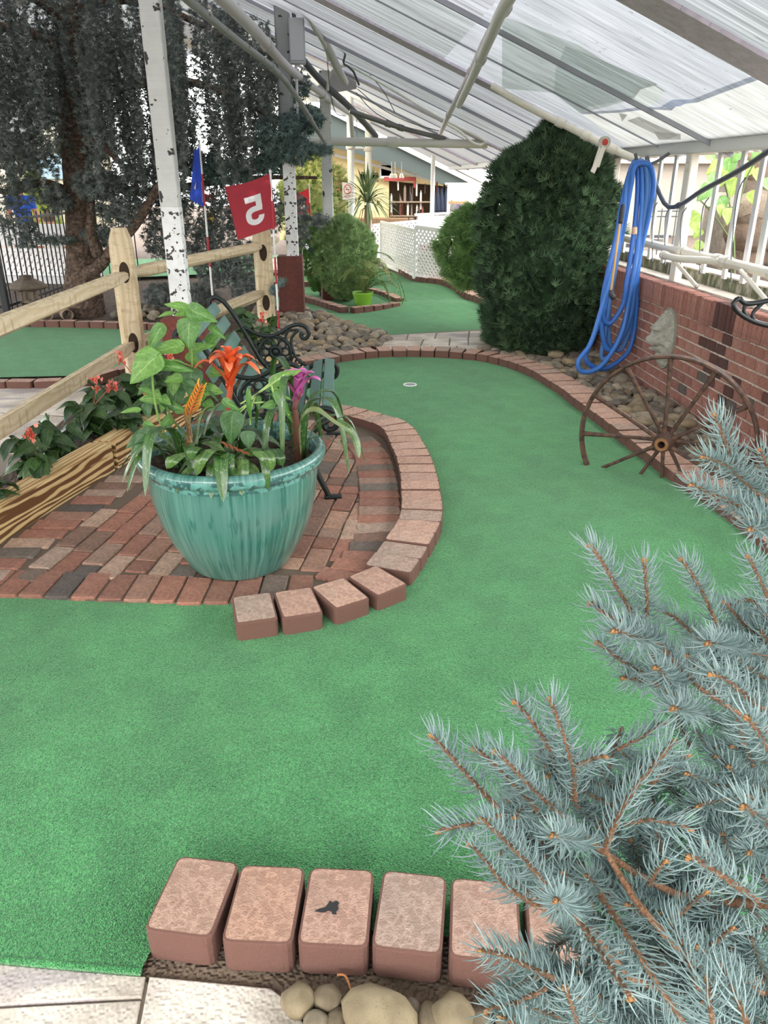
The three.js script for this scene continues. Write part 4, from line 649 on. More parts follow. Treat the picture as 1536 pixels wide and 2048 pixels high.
// ---------------------------------------------------------------- bench
{
  const g = thing('garden_bench', 'park bench with sage green slats and black scrolled iron ends', 'bench', [-0.38, 0, -4.15]);
  const iron = mat(0x1c2422, 0.45, { metalness: 0.3 }), slat = mat(0x587c70, 0.6, { map: tex(512, 256, (u, v) => { const k = 236 + 26 * (fbm(u, v, 24, 4, 9, 3) - 0.5); return vn(u, v, 70, 30, 5) > 0.965 ? [196, 170, 140] : [k, k, k]; }, 1.5) });
  const X = 0.38, line = (pts, r, z = 0) => sweep(pts.map(([x, y]) => V(x + X, y, z)), r, 7, pts.length * 5);
  const spiral = (cx, cy, r0, r1, a0, turns, n = 16) => Array.from({ length: n + 1 }, (_, i) => { const t = i / n, a = a0 + turns * t * Math.PI * 2, r = lerp(r0, r1, t); return [cx + Math.cos(a) * r, cy + Math.sin(a) * r]; });
  const band = (pts, w) => { const l = pts.map(([x, y]) => V(x + X, y, 0)), c = new THREE.CatmullRomCurve3(l, false, 'centripetal'), n = l.length * 5, gs = []; const p0 = c.getPoints(n); for (let i = 0; i < n; i++) gs.push(beam(p0[i], p0[i + 1].clone().lerp(p0[i], -0.12), w, 0.014, V(0, 0, 1))); return merge(gs.map((q) => q)); };
  function end() {
    const L = [];
    // back stile, seat rail and front curl as one heavy run
    L.push(line([[-0.742, 0.8], [-0.752, 0.838], [-0.725, 0.862], [-0.685, 0.85], [-0.63, 0.785], [-0.57, 0.68], [-0.515, 0.57], [-0.455, 0.465], [-0.4, 0.425], [-0.31, 0.405], [-0.22, 0.425], [-0.12, 0.478], [-0.055, 0.478], [-0.018, 0.44], [-0.03, 0.385], [-0.075, 0.378], [-0.085, 0.42], [-0.06, 0.435]], 0.014));
    L.push(line([[-0.56, 0.69], [-0.48, 0.645], [-0.41, 0.635], [-0.35, 0.655], [-0.29, 0.69], [-0.235, 0.7], [-0.192, 0.68], [-0.182, 0.64], [-0.205, 0.617], [-0.23, 0.632], [-0.22, 0.655]], 0.012));
    L.push(line([[-0.24, 0.672], [-0.285, 0.62], [-0.28, 0.55], [-0.25, 0.49], [-0.2, 0.455], [-0.12, 0.468]], 0.009));
    L.push(line([[-0.3, 0.685], [-0.32, 0.63], [-0.3, 0.57], [-0.27, 0.52]], 0.008), line([[-0.25, 0.67], [-0.3, 0.665], [-0.32, 0.63]], 0.007));
    L.push(ring(-0.385 + X, 0.54, 0, 0.092, 0.01), ring(-0.385 + X, 0.54, 0, 0.03, 0.012), moved(new THREE.SphereGeometry(0.022, 12, 8), [-0.385 + X, 0.54, 0], [0, 0, 0], [1, 1, 0.6]));
    for (let i = 0; i < 8; i++) { const a = i * Math.PI / 4; L.push(ring(-0.385 + X + Math.cos(a) * 0.06, 0.54 + Math.sin(a) * 0.06, 0, 0.0225, 0.006, [0, 0, 0], 16)); }
    L.push(line(spiral(-0.255, 0.475, 0.045, 0.012, 1.2, 1.3), 0.007), line([[-0.5, 0.6], [-0.49, 0.5], [-0.42, 0.445]], 0.008));
    // legs
    L.push(line([[-0.06, 0.43], [-0.14, 0.36], [-0.16, 0.25], [-0.12, 0.14], [-0.08, 0.05], [-0.065, 0.012]], 0.015), line([[-0.45, 0.47], [-0.4, 0.33], [-0.42, 0.18], [-0.5, 0.08], [-0.57, 0.012]], 0.015));
    L.push(line([[-0.14, 0.35], [-0.27, 0.3], [-0.4, 0.33]], 0.01), line(spiral(-0.27, 0.21, 0.08, 0.02, 0.4, 1.6, 22), 0.009), line(spiral(-0.22, 0.36, 0.05, 0.015, 3, -1.4), 0.007));
    L.push(moved(soft(0.09, 0.022, 0.04, 0.008), [-0.05 + X, 0.023, 0]), moved(soft(0.09, 0.022, 0.04, 0.008), [-0.585 + X, 0.023, 0]));
    return merge(L);
  }
  const e = end();
  for (const z of [-0.5, 0.55]) { const m = part(g, 'iron_end', e, iron); m.position.z = z; }
  const put = (x, y, a, w) => { const m = part(g, 'slat', soft(w, 0.02, 1.03, 0.005), slat); m.position.set(x + X, y, 0.025); m.rotation.z = a; };
  for (const [x, y] of [[-0.722, 0.8], [-0.672, 0.722], [-0.62, 0.632], [-0.572, 0.545], [-0.522, 0.465]]) put(x + 0.012, y + 0.008, -1.05, 0.066);
  for (const [x, y, a] of [[-0.44, 0.418, -0.45], [-0.365, 0.392, -0.15], [-0.285, 0.4, 0.2], [-0.21, 0.432, 0.42], [-0.13, 0.468, 0.3], [-0.062, 0.478, -0.15]]) put(x, y + 0.012, a, 0.058);
  part(g, 'stretcher', bar(V(-0.27 + X, 0.3, -0.5), V(-0.27 + X, 0.3, 0.55), 0.008), iron);
}
// a black curled bench arm at the right edge of the frame
{
  const g = thing('iron_scroll', 'black cast iron scroll bracket jutting in above the brick wall', 'bracket', [1.78, 0.96, -3.3]);
  const iron = mat(0x1d1f20, 0.45, { metalness: 0.3 }), r = 0.011;
  part(g, 'scroll', merge([sweep([V(-0.06, 0.065, 0), V(-0.085, 0.05, 0), V(-0.07, 0.02, 0), V(-0.01, -0.02, 0), V(0.08, -0.05, 0), V(0.2, -0.06, 0)], r, 8), sweep([V(-0.06, 0.065, 0), V(-0.035, 0.045, 0), V(0.02, 0.045, 0), V(0.1, 0.06, 0), V(0.2, 0.06, 0)], r, 8), sweep([V(-0.03, 0.045, 0), V(-0.03, 0.01, 0), V(0.0, -0.02, 0)], 0.008, 6), sweep([V(0.05, 0.05, 0), V(0.01, 0.0, 0), V(0.02, -0.03, 0)], 0.008, 6), sweep([V(0.08, 0.055, 0), V(0.11, 0, 0), V(0.1, -0.05, 0)], 0.008, 6)]), iron);
  part(g, 'post', sweep([V(0.2, 0.06, 0), V(0.22, -0.3, 0), V(0.25, -0.96, 0)], 0.014, 8), iron);
}
// ---------------------------------------------------------------- the big glazed planter
const POT = [-0.438, 0.016, -2.945];
{
  const g = thing('glazed_planter', 'large turquoise glazed ceramic planter standing on the brick patio', 'planter', POT);
  const glaze = tex(1024, 1024, (u, v) => {
    const s = vn(u, v, 110, 3, 5), s2 = vn(u, v, 260, 5, 9), f = fbm(u, v, 70, 5, 21, 3), q = fbm(u, v, 5, 3, 33, 3); let c = mixc([38, 96, 84], [116, 162, 148], clamp(s * 0.7 + s2 * 0.45 - 0.1, 0, 1));
    c = mixc(c, [92, 132, 124], clamp(q * 2 - 0.8, 0, 0.7)); if (f > 0.66) c = mixc(c, [30, 88, 78], clamp((f - 0.66) * 5, 0, 0.6)); if (v > 0.845 && v < 0.97) c = mixc(c, fbm(u, v, 60, 26, 43, 3) > 0.52 ? [48, 74, 84] : [128, 186, 180], 0.3 + 0.4 * vn(u, v, 90, 30, 3)); return c; });
  const prof = [[0.001, 0], [0.198, 0], [0.208, 0.01], [0.232, 0.05], [0.276, 0.13], [0.31, 0.22], [0.33, 0.31], [0.337, 0.39], [0.336, 0.425], [0.345, 0.434], [0.36, 0.438], [0.369, 0.45], [0.372, 0.468], [0.367, 0.484], [0.352, 0.492], [0.338, 0.488], [0.33, 0.47], [0.326, 0.44], [0.322, 0.4]];
  const q = lathe(prof.map(([r, y]) => [r, y * 1.03]), 96), uv = q.attributes.uv, p = q.attributes.position; for (let i = 0; i < uv.count; i++) uv.setXY(i, uv.getX(i) * 2, clamp(p.getY(i) / 0.5, 0, 1));
  part(g, 'body', q, new THREE.MeshPhysicalMaterial({ map: glaze, roughness: 0.42, clearcoat: 0.8, clearcoatRoughness: 0.16, bumpMap: gray(512, 256, (u, v) => fbm(u, v, 60, 4, 2, 3)), bumpScale: 0.002 }));
  part(g, 'potting_soil', moved(rough(new THREE.CircleGeometry(0.328, 40).rotateX(-Math.PI / 2), 0.01, 20), [0, 0.44, 0]), soil);
}
// ---------------------------------------------------------------- leaves
// a leaf blade in its own frame: stalk end at the origin, tip toward +y, face toward +z
function blade(len, wid, o = {}) {
  const { heart = 0.5, notch = 0.12, cup = 0.12, droop = 0.25, wavy = 0.03, teeth = 0, nu = 8, nv = 12, point = 1 } = o, pos = [], uv = [], idx = [];
  for (let j = 0; j <= nv; j++) {
    const t = j / nv, w = wid * Math.pow(Math.sin(Math.PI * Math.pow(t, heart)), 0.8) * (1 - 0.15 * t * point) * (teeth && j % 2 ? 1 - teeth : 1);
    for (let i = 0; i <= nu; i++) {
      const s = 2 * i / nu - 1, back = notch * len * Math.abs(s) * (1 - t) ** 2, x = s * w / 2, y = t * len - back * (t < 0.4 ? 1 : 0.6);
      pos.push(x, y, cup * Math.abs(s) ** 1.4 * w * 0.6 - droop * len * t * t + wavy * len * Math.sin(t * 9 + s * 3) * Math.abs(s)); uv.push(i / nu, t);
    }
  }
  for (let j = 0; j < nv; j++) for (let i = 0; i < nu; i++) { const k = j * (nu + 1) + i, m = k + nu + 1; idx.push(k, k + 1, m, m, k + 1, m + 1); }
  const g = new THREE.BufferGeometry(); g.setAttribute('position', new THREE.Float32BufferAttribute(pos, 3)); g.setAttribute('uv', new THREE.Float32BufferAttribute(uv, 2)); g.setIndex(idx); g.computeVertexNormals(); return g;
}
// a strap leaf that follows points, channelled, width w with a tapering tip
function strap(pts, w, o = {}) {
  const { side = V(0, 0, 1), channel = 0.25, n = 18, base = 0.7 } = o, c = new THREE.CatmullRomCurve3(pts.map((p) => p.isVector3 ? p : V(...p))), pos = [], uv = [], idx = [];
  for (let j = 0; j <= n; j++) {
    const t = j / n, p = c.getPoint(t), d = c.getTangent(t), x = V().crossVectors(d, side).cross(d).normalize(); // across the leaf, close to side
    const up = V().crossVectors(x, d).normalize(), ww = w * Math.min(1, base + t * 1.2) * Math.pow(Math.max(0, 1 - t ** 5), 0.6);
    for (let i = 0; i <= 4; i++) { const s = i / 2 - 1; const q = p.clone().addScaledVector(x, s * ww / 2).addScaledVector(up, Math.abs(s) * ww * channel * 0.5); pos.push(q.x, q.y, q.z); uv.push(i / 4, t); }
  }
  for (let j = 0; j < n; j++) for (let i = 0; i < 4; i++) { const k = j * 5 + i, m = k + 5; idx.push(k, k + 1, m, m, k + 1, m + 1); }
  const g = new THREE.BufferGeometry(); g.setAttribute('position', new THREE.Float32BufferAttribute(pos, 3)); g.setAttribute('uv', new THREE.Float32BufferAttribute(uv, 2)); g.setIndex(idx); g.computeVertexNormals(); return g;
}
const leafMap = (a, b, v) => tex(256, 256, (x, y) => { const mid = Math.abs(x - 0.5), vein = Math.abs(((y * 7 - mid * 5) % 1 + 1) % 1 - 0.5), k = fbm(x, y, 9, 9, 5, 3); let c = mixc(a, b, clamp(k * 1.6 - 0.3, 0, 1)); if (mid < 0.014) c = v; else if (vein < 0.05) c = mixc(c, v, 0.55); return c; }, 1);
const strapMap = (a, b, spot) => tex(128, 512, (x, y) => { const k = vn(x, y, 14, 3, 5), q = fbm(x, y, 4, 10, 8, 3); let c = mixc(a, b, clamp(k * 0.6 + q * 0.9 - 0.4, 0, 1)); if (Math.abs(x - 0.5) < 0.03) c = mixc(c, b, 0.6); if (spot && hash(x * 40 | 0, y * 90 | 0, 3) > 0.975) c = [190, 198, 170]; return c; }, 1);
const leafy = (map, color = 0xffffff, rough = 0.5, tr = 0.3) => new THREE.MeshPhysicalMaterial({ color, map, roughness: Math.max(rough, 0.45), transmission: tr, thickness: 0, side: THREE.DoubleSide });
const glossy = (map, color = 0xffffff) => new THREE.MeshPhysicalMaterial({ color, map, roughness: 0.38, clearcoat: 0.4, clearcoatRoughness: 0.25, side: THREE.DoubleSide });
const vineLeaf = [leafy(leafMap([70, 120, 48], [110, 158, 72], [150, 186, 110])), leafy(leafMap([92, 140, 58], [134, 180, 84], [170, 204, 120])), leafy(leafMap([46, 88, 42], [76, 118, 60], [110, 148, 88]))];
const stemGreen = mat(0x7d9a52, 0.7), stemDark = mat(0x4f5f34, 0.8);
const strapGreen = [glossy(strapMap([40, 76, 30], [88, 124, 50], true)), glossy(strapMap([52, 84, 34], [112, 142, 66], true)), glossy(strapMap([30, 60, 26], [70, 104, 44]))];
// put a leaf so that its stalk end is at p, its tip points along dir and its face looks toward n
function leafAt(parent, name, geo, m, p, dir, n) {
  const y = dir.clone().normalize(), x = V().crossVectors(y, n).normalize(), z = V().crossVectors(x, y).normalize(), q = part(parent, name, geo, m);
  q.quaternion.setFromRotationMatrix(new THREE.Matrix4().makeBasis(x, y, z)); q.position.copy(p); return q;
}
const heartGeo = [blade(1, 0.95, { heart: 0.5, notch: 0.16, cup: 0.1, droop: 0.14, teeth: 0.035, nv: 18, nu: 10 }), blade(1, 0.86, { heart: 0.52, notch: 0.14, cup: 0.16, droop: 0.22, teeth: 0.04, nv: 18, nu: 10 }), blade(1, 0.6, { heart: 0.6, notch: 0.06, cup: 0.2, droop: 0.2, teeth: 0.03, nv: 16 })];
const scaled = (g, s, sx = 1) => g.clone().scale(s * sx, s, s);
const potZ = (zx, zy, d = 2.9) => atDepth(240 + zx / 3.072, 580 + zy / 3.072, d); // points read from an enlarged view of the planter
{ // tall vine with heart leaves
  reseed(41);
  const o = V(-0.66, 0.45, -3.05), g = thing('heart_leaf_vine', 'tall climbing plant with light green heart shaped leaves, left in the planter', 'plant', o.toArray());
  const L = (zx, zy, d) => potZ(zx, zy, d).sub(o);
  const stem = (pts, r = 0.0045) => part(g, 'stem', sweep(pts, r, 6), stemGreen);
  stem([V(0, -0.03, 0), L(450, 640, 3.0), L(442, 430, 3.0), L(430, 280, 3.0), L(425, 130, 3.0)]); stem([V(-0.02, -0.03, 0.02), L(235, 780, 2.9), L(205, 620, 2.9), L(196, 480, 2.9)]); stem([L(440, 470, 3.0), L(330, 430, 2.95), L(250, 440, 2.92)], 0.003); stem([L(205, 520, 2.9), L(280, 470, 2.95), L(430, 480, 3)], 0.003);
  // stalk end x y, tip x y, width factor, depth, light, shape, face
  const list = [
    [425, 195, 415, 370, 1.0, 2.96, 0, 0], [425, 118, 275, 78, 0.75, 3.0, 1, 2], [430, 120, 590, 190, 0.75, 2.96, 0, 1], [425, 130, 335, 150, 0.9, 3.02, 1, 0], [430, 125, 500, 125, 1.2, 3.03, 1, 0], [330, 140, 230, 158, 0.5, 3.0, 1, 2], [428, 150, 425, 205, 1.3, 3.02, 1, 0],
    [255, 225, 165, 375, 0.62, 2.9, 0, 1], [370, 345, 160, 380, 0.62, 2.92, 1, 1], [220, 410, 45, 570, 0.85, 2.84, 1, 0], [200, 380, 90, 400, 0.9, 2.86, 1, 1], [245, 458, 440, 490, 0.42, 2.86, 0, 1], [440, 500, 430, 660, 1.0, 2.98, 2, 0], [330, 540, 325, 650, 0.9, 3.05, 1, 0], [440, 370, 560, 330, 0.6, 3.05, 1, 1],
    [560, 225, 640, 300, 0.6, 3.02, 0, 1], [545, 330, 610, 262, 0.8, 3.05, 0, 0], [420, 400, 500, 470, 0.7, 3.05, 1, 1], [350, 600, 330, 740, 0.95, 3.08, 2, 0], [125, 735, 0, 745, 0.55, 2.84, 1, 2], [205, 640, 120, 600, 0.7, 2.9, 0, 1], [200, 560, 100, 640, 0.7, 2.92, 2, 0], [180, 870, 20, 960, 0.62, 2.75, 2, 1], [140, 900, 60, 1010, 0.6, 2.74, 2, 0], [300, 700, 400, 745, 0.6, 3.0, 0, 1], [260, 660, 310, 700, 0.9, 3.0, 1, 0], [380, 500, 300, 560, 0.7, 3.02, 1, 1], [150, 820, 220, 840, 0.6, 2.8, 0, 1], [400, 560, 500, 610, 0.6, 2.96, 2, 1],
  ];
  for (let i = 0; i < 20; i++) { const x = R(150, 560), y = R(430, 840), a = R(-0.3, 3.4), l = R(55, 120); list.push([x, y, x + Math.cos(a) * l, y + Math.abs(Math.sin(a)) * l, R(0.7, 1), R(2.96, 3.12), i % 3, i % 2]); }
  for (const [x0, y0, x1, y1, wf, d, li, sh] of list) {
    const a = L(x0, y0, d), b = L(x1, y1, d - 0.03), dir = b.clone().sub(a), len = dir.length();
    leafAt(g, 'leaf', scaled(heartGeo[sh], len, wf), vineLeaf[li], a, dir, V(R(-0.25, 0.25), R(0.3, 0.9), 1));
  }
}
{ // second vine, right half of the pot
  reseed(43);
  const o = V(-0.33, 0.45, -2.92), g = thing('heart_leaf_vine', 'low trailing plant with heart leaves and pale stems at the front of the planter', 'plant', o.toArray());
  const L = (zx, zy, d = 2.8) => potZ(zx, zy, d).sub(o);
  for (const p of [[[690, 790], [760, 730], [830, 650], [920, 575]], [[740, 700], [840, 640], [930, 580], [1010, 520]], [[930, 580], [960, 690], [1040, 770]], [[830, 650], [805, 740], [800, 830]], [[700, 760], [790, 700], [880, 690]]]) part(g, 'stem', sweep(p.map(([x, y]) => L(x, y)), 0.0032, 5), mat(0xa8c274, 0.7));
  for (const [x0, y0, x1, y1, wf, d, li, sh] of [[690, 765, 680, 955, 0.85, 2.7, 2, 0], [785, 878, 790, 980, 1.05, 2.7, 2, 0], [935, 575, 1100, 480, 0.5, 2.86, 1, 1], [930, 600, 1055, 680, 0.45, 2.82, 1, 2], [940, 700, 865, 720, 0.8, 2.8, 0, 0], [790, 610, 800, 830, 0.3, 2.76, 0, 2], [960, 640, 1070, 820, 0.35, 2.8, 0, 1], [640, 680, 735, 740, 0.6, 2.78, 0, 1], [850, 660, 850, 740, 0.6, 2.82, 0, 1], [545, 620, 610, 690, 0.4, 2.85, 2, 2]]) {
    const a = L(x0, y0, d), b = L(x1, y1, d - 0.02), dir = b.clone().sub(a); leafAt(g, 'leaf', scaled(heartGeo[sh], dir.length(), wf), vineLeaf[li], a, dir, V(R(-0.2, 0.2), R(0.3, 0.7), 1));
  }
}
// bract colours fade along the petal as dye does, root to tip
const bractMap = (a, b, e) => tex(64, 256, (u, v) => mixc(mixc(a, b, v), e, clamp((v - 0.82) * 5, 0, 1) * (0.6 + 0.4 * vn(u, v, 8, 3, 4))), 1);
function bractFlower(g, base, top, stalkMat, m, n, len, w, spread, lean) {
  const ax = top.clone().sub(base); part(g, 'flower_stalk', sweep([base, base.clone().lerp(top, 0.5), top], [0.011, 0.012, 0.012], 8), stalkMat);
  for (let i = 0; i < n; i++) {
    const t = i / n, a = i * 2.4 + 0.5, low = 1 - t, p = base.clone().addScaledVector(ax, 0.35 + 0.65 * t), out = V(Math.cos(a), 0, Math.sin(a)), r = len * (0.75 + 0.4 * low), sp = spread * (0.35 + 0.75 * low);
    part(g, 'bract', strap([p, p.clone().addScaledVector(out, r * 0.22 * sp).add(V(0, r * 0.42, 0)), p.clone().addScaledVector(out, r * 0.6 * sp).add(V(0, r * 0.82, 0)), p.clone().addScaledVector(out, r * (0.95 * sp + 0.05)).add(V(0, r * (0.8 + 0.15 * t) + lean * low * r, 0))], w, { side: V(-out.z, 0, out.x), channel: 0.5, base: 0.95, n: 10 }), m);
  }
}
function rosette(g, c, n, len, w, m, lift, seedN, arc = [0, Math.PI * 2]) {
  reseed(seedN);
  for (let i = 0; i < n; i++) {
    const a = lerp(arc[0], arc[1], (i + R(0, 0.7)) / n), out = V(Math.cos(a), 0, Math.sin(a)), l = len * R(0.75, 1.1), up = lift * R(0.6, 1.25);
    part(g, 'leaf', strap([c.clone().addScaledVector(out, 0.012), c.clone().addScaledVector(out, l * 0.3).add(V(0, up * l * 0.75, 0)), c.clone().addScaledVector(out, l * 0.7).add(V(0, up * l * 0.8, 0)), c.clone().addScaledVector(out, l).add(V(0, up * l * 0.25 - l * R(0, 0.25), 0))], w * R(0.8, 1.15), { side: V(-out.z, 0, out.x), channel: 0.35 }), Array.isArray(m) ? pick(m) : m);
  }
}
{
  const o = V(-0.47, 0.45, -3.06), g = thing('bromeliad', 'bromeliad with an orange red star flower in the middle of the planter', 'plant', o.toArray());
  const b = potZ(668, 690, 3.02).sub(o), t = potZ(690, 470, 3.02).sub(o), m = glossy(bractMap([212, 74, 34], [238, 114, 64], [246, 188, 140]));
  part(g, 'stem', sweep([V(0, -0.02, 0), b.clone().multiplyScalar(0.5), b], [0.014, 0.013, 0.012], 8), mat(0xa8502c, 0.6)); reseed(7);
  bractFlower(g, b, t, mat(0xcc5a32, 0.5), m, 15, 0.12, 0.038, 1.0, -0.25); rosette(g, V(0, -0.02, 0), 12, 0.3, 0.045, strapGreen, 0.55, 51);
}
{
  const o = V(-0.17, 0.45, -2.95), g = thing('bromeliad', 'bromeliad with a pink purple flower and long arching leaves, right in the planter', 'plant', o.toArray());
  const b = potZ(1070, 730, 2.9).sub(o), t = potZ(1108, 600, 2.9).sub(o), m = glossy(bractMap([170, 74, 136], [206, 104, 172], [230, 180, 216]));
  part(g, 'stem', sweep([V(0, -0.03, 0), b.clone().multiplyScalar(0.55), b], [0.02, 0.018, 0.014], 8), mat(0x6b4436, 0.6)); reseed(9);
  bractFlower(g, b, t, mat(0x8a5a58, 0.5), m, 11, 0.1, 0.042, 0.9, 0); rosette(g, V(0, -0.03, 0), 9, 0.26, 0.036, [strapGreen[2], strapGreen[0]], 1.5, 53);
  const Z = (x, y, d) => potZ(x, y, d).sub(o), lightStrap = glossy(strapMap([104, 124, 66], [150, 164, 98]));
  part(g, 'leaf', strap([V(0.01, 0, 0.02), Z(1120, 800, 2.8), Z(1200, 745, 2.72), Z(1320, 820, 2.66), Z(1435, 890, 2.62)], 0.05, { side: V(0, 0, 1) }), lightStrap);
  part(g, 'leaf', strap([V(0.02, 0, 0), Z(1200, 850, 2.85), Z(1330, 795, 2.8), Z(1430, 768, 2.78), Z(1512, 780, 2.76)], 0.022, { side: V(0, 0.3, 1) }), strapGreen[1]);
  part(g, 'leaf', strap([Z(1330, 800, 2.75), Z(1400, 850, 2.72), Z(1450, 930, 2.7), Z(1468, 1035, 2.68)], 0.03, { side: V(1, 0, 0.4) }), strapGreen[1]);
  for (const p of [[[1060, 990], [1140, 930], [1240, 905], [1350, 950]], [[1040, 900], [1100, 840], [1180, 760], [1190, 690]], [[1010, 980], [960, 860], [900, 810], [830, 830]]]) part(g, 'leaf', strap(p.map(([x, y]) => Z(x, y, 2.8)), 0.026, { side: V(0, 0.2, 1) }), strapGreen[0]);
}
{
  const o = V(-0.6, 0.45, -2.86), g = thing('bromeliad', 'bromeliad with a flat yellow orange sword flower and a dried brown spike', 'plant', o.toArray()), Z = (x, y, d = 2.8) => potZ(x, y, d).sub(o);
  const m = glossy(bractMap([232, 128, 44], [248, 200, 76], [252, 230, 130])), dry = mat(0xa08460, 0.9, { side: THREE.DoubleSide });
  const b = Z(425, 775), t = Z(505, 575); part(g, 'flower_stalk', sweep([V(0, -0.02, 0), b, t], [0.006, 0.005, 0.003], 6), mat(0xb06a30, 0.6));
  for (let i = 0; i < 17; i++) { const k = i / 17, p = b.clone().lerp(t, k * 0.95), s = i % 2 ? 1 : -1, ax = t.clone().sub(b).normalize(), sd = V(s * 0.9, -s * 0.35, 0.1), l = 0.042 * (1 - 0.35 * k); part(g, 'bract', strap([p, p.clone().addScaledVector(sd, l * 0.45).addScaledVector(ax, l * 0.5), p.clone().addScaledVector(sd, l * 0.55).addScaledVector(ax, l * 1.15)], 0.017, { side: V(0, 0, 1), channel: 0.6, base: 1, n: 6 }), m); }
  const d0 = Z(440, 940), d1 = Z(412, 755); part(g, 'dried_stalk', sweep([Z(450, 1000), d0, d1], 0.005, 6), dry);
  for (let i = 0; i < 12; i++) { const k = i / 12, p = d0.clone().lerp(d1, k), s = i % 2 ? 1 : -1; part(g, 'dried_bract', strap([p, p.clone().add(V(s * 0.009, 0.018, 0.004)), p.clone().add(V(s * 0.004, 0.042, 0))], 0.012, { side: V(0, 0, 1), channel: 0.6, base: 1, n: 5 }), dry); }
  rosette(g, V(0, -0.02, 0), 11, 0.26, 0.05, strapGreen, 0.8, 57);
  part(g, 'leaf', strap([V(-0.03, 0, 0.05), Z(200, 930, 2.72), Z(110, 980, 2.68), Z(40, 1090, 2.66), Z(12, 1185, 2.66)], 0.036, { side: V(0.5, 0, 1) }), strapGreen[1]);
  for (const p of [[[330, 980], [220, 930], [130, 960], [60, 1015]], [[300, 1060], [240, 960], [160, 940], [105, 985]], [[420, 900], [330, 790], [300, 730], [290, 715]], [[520, 900], [560, 780], [600, 720], [625, 700]], [[480, 960], [500, 800], [530, 740], [580, 715]]]) part(g, 'leaf', strap(p.map(([x, y]) => Z(x, y, 2.75)), 0.05, { side: V(0.4, 0.3, 1) }), pick(strapGreen));
}
{
  const o = V(-0.44, 0.45, -2.76), g = thing('bromeliad', 'bromeliad with broad glossy leaves hanging over the front rim of the planter', 'plant', o.toArray()), Z = (x, y, d = 2.62) => potZ(x, y, d).sub(o);
  rosette(g, V(0, -0.02, 0), 14, 0.2, 0.05, strapGreen, 0.7, 61);
  for (const [p, w, k] of [[[[690, 1010], [660, 1000], [655, 1080], [665, 1180], [680, 1255]], 0.055, 0], [[[740, 1020], [750, 1040], [755, 1120], [765, 1225]], 0.046, 1], [[[860, 1000], [880, 1030], [895, 1120], [905, 1232]], 0.034, 0], [[[680, 1010], [560, 975], [500, 1030], [468, 1140]], 0.05, 1], [[[770, 1000], [850, 985], [915, 1040], [925, 1110]], 0.05, 1], [[[620, 1060], [598, 1100], [595, 1150], [600, 1195]], 0.026, 1], [[[860, 970], [940, 980], [975, 1030], [990, 1080]], 0.05, 2], [[[420, 1010], [380, 1000], [320, 1040], [285, 1095]], 0.05, 1], [[[520, 990], [470, 960], [440, 985], [425, 1040]], 0.045, 0]])
    part(g, 'leaf', strap(p.map(([x, y], i) => Z(x, y, 2.68 - 0.035 * Math.min(i, 2))), w, { side: V(1, 0, 0.25), channel: 0.3 }), strapGreen[k]);
  part(g, 'dried_bract', merge([0, 1, 2, 3, 4].map((i) => strap([Z(620 + i * 35, 940 + i * 16), Z(640 + i * 35, 950 + i * 15), Z(660 + i * 32, 975 + i * 10)], 0.02, { side: V(0, 0.5, 1), channel: 0.8 }))), mat(0x8a4a2c, 0.9, { side: THREE.DoubleSide }));
}
// ---------------------------------------------------------------- begonias
const begLeaf = [leafy(leafMap([38, 66, 32], [66, 96, 46], [92, 120, 66]), 0xffffff, 0.45, 0.15), leafy(leafMap([52, 84, 40], [84, 116, 56], [110, 138, 76]), 0xffffff, 0.45, 0.2), leafy(leafMap([30, 52, 28], [52, 78, 40], [80, 104, 60]), 0xffffff, 0.45, 0.12)];
const coral = [mat(0xe87a66, 0.6, { side: THREE.DoubleSide }), mat(0xf09a86, 0.6, { side: THREE.DoubleSide }), mat(0xdc5a4a, 0.6, { side: THREE.DoubleSide })];
const begGeo = [blade(1, 0.72, { heart: 0.55, notch: 0.1, cup: 0.14, droop: 0.3, wavy: 0.02, nu: 6, nv: 9 }), blade(1, 0.58, { heart: 0.58, notch: 0.08, cup: 0.2, droop: 0.4, nu: 6, nv: 9 })];
const petal = blade(1, 0.9, { heart: 0.7, notch: 0, cup: 0.2, droop: 0.1, nu: 4, nv: 5 });
function begonia(label, x, y, z, h, n, flowers, s) {
  reseed(s); const g = thing('begonia', label, 'flower', [x, y, z]);
  const tips = [];
  for (let k = 0; k < 5; k++) { const a = R(0, 6.28), tip = V(Math.cos(a) * h * 0.35, h * R(0.6, 1), Math.sin(a) * h * 0.3); tips.push(tip); part(g, 'stem', sweep([V(R(-0.01, 0.01), -0.02, 0), tip.clone().multiplyScalar(0.5).add(V(0, h * 0.1, 0)), tip], 0.005, 6), stemDark); }
  for (let i = 0; i < n; i++) { const tip = pick(tips), p = tip.clone().multiplyScalar(R(0.35, 1)), a = R(0, 6.28), dir = V(Math.cos(a), R(-0.7, 0.15), Math.sin(a) * 0.8 + 0.2); leafAt(g, 'leaf', scaled(pick(begGeo), R(0.095, 0.155)), pick(begLeaf), p, dir, V(R(-0.3, 0.3), 1, R(0, 0.7))); }
  for (const [fx, fy, fz] of flowers) { const p = V(fx, fy, fz); part(g, 'flower_stalk', sweep([pick(tips).clone().multiplyScalar(0.8), p], 0.003, 5), mat(0xb86a5a, 0.6)); const G = [[], [], []]; for (let i = 0; i < 22; i++) { const a = R(0, 6.28), e = R(-0.6, 1), r = R(0, 0.03); const q = petal.clone().scale(0.026, 0.026, 0.026); q.applyMatrix4(new THREE.Matrix4().makeRotationFromEuler(new THREE.Euler(e, a, R(-1, 1)))); q.translate(p.x + Math.cos(a) * r, p.y + R(-0.045, 0.03), p.z + Math.sin(a) * r); G[i % 3].push(q); } G.forEach((l, i) => part(g, 'blossom', merge(l), coral[i])); }
}
const bedAt = (px, py, x) => { const p = atSide(px, py, x); return p; };
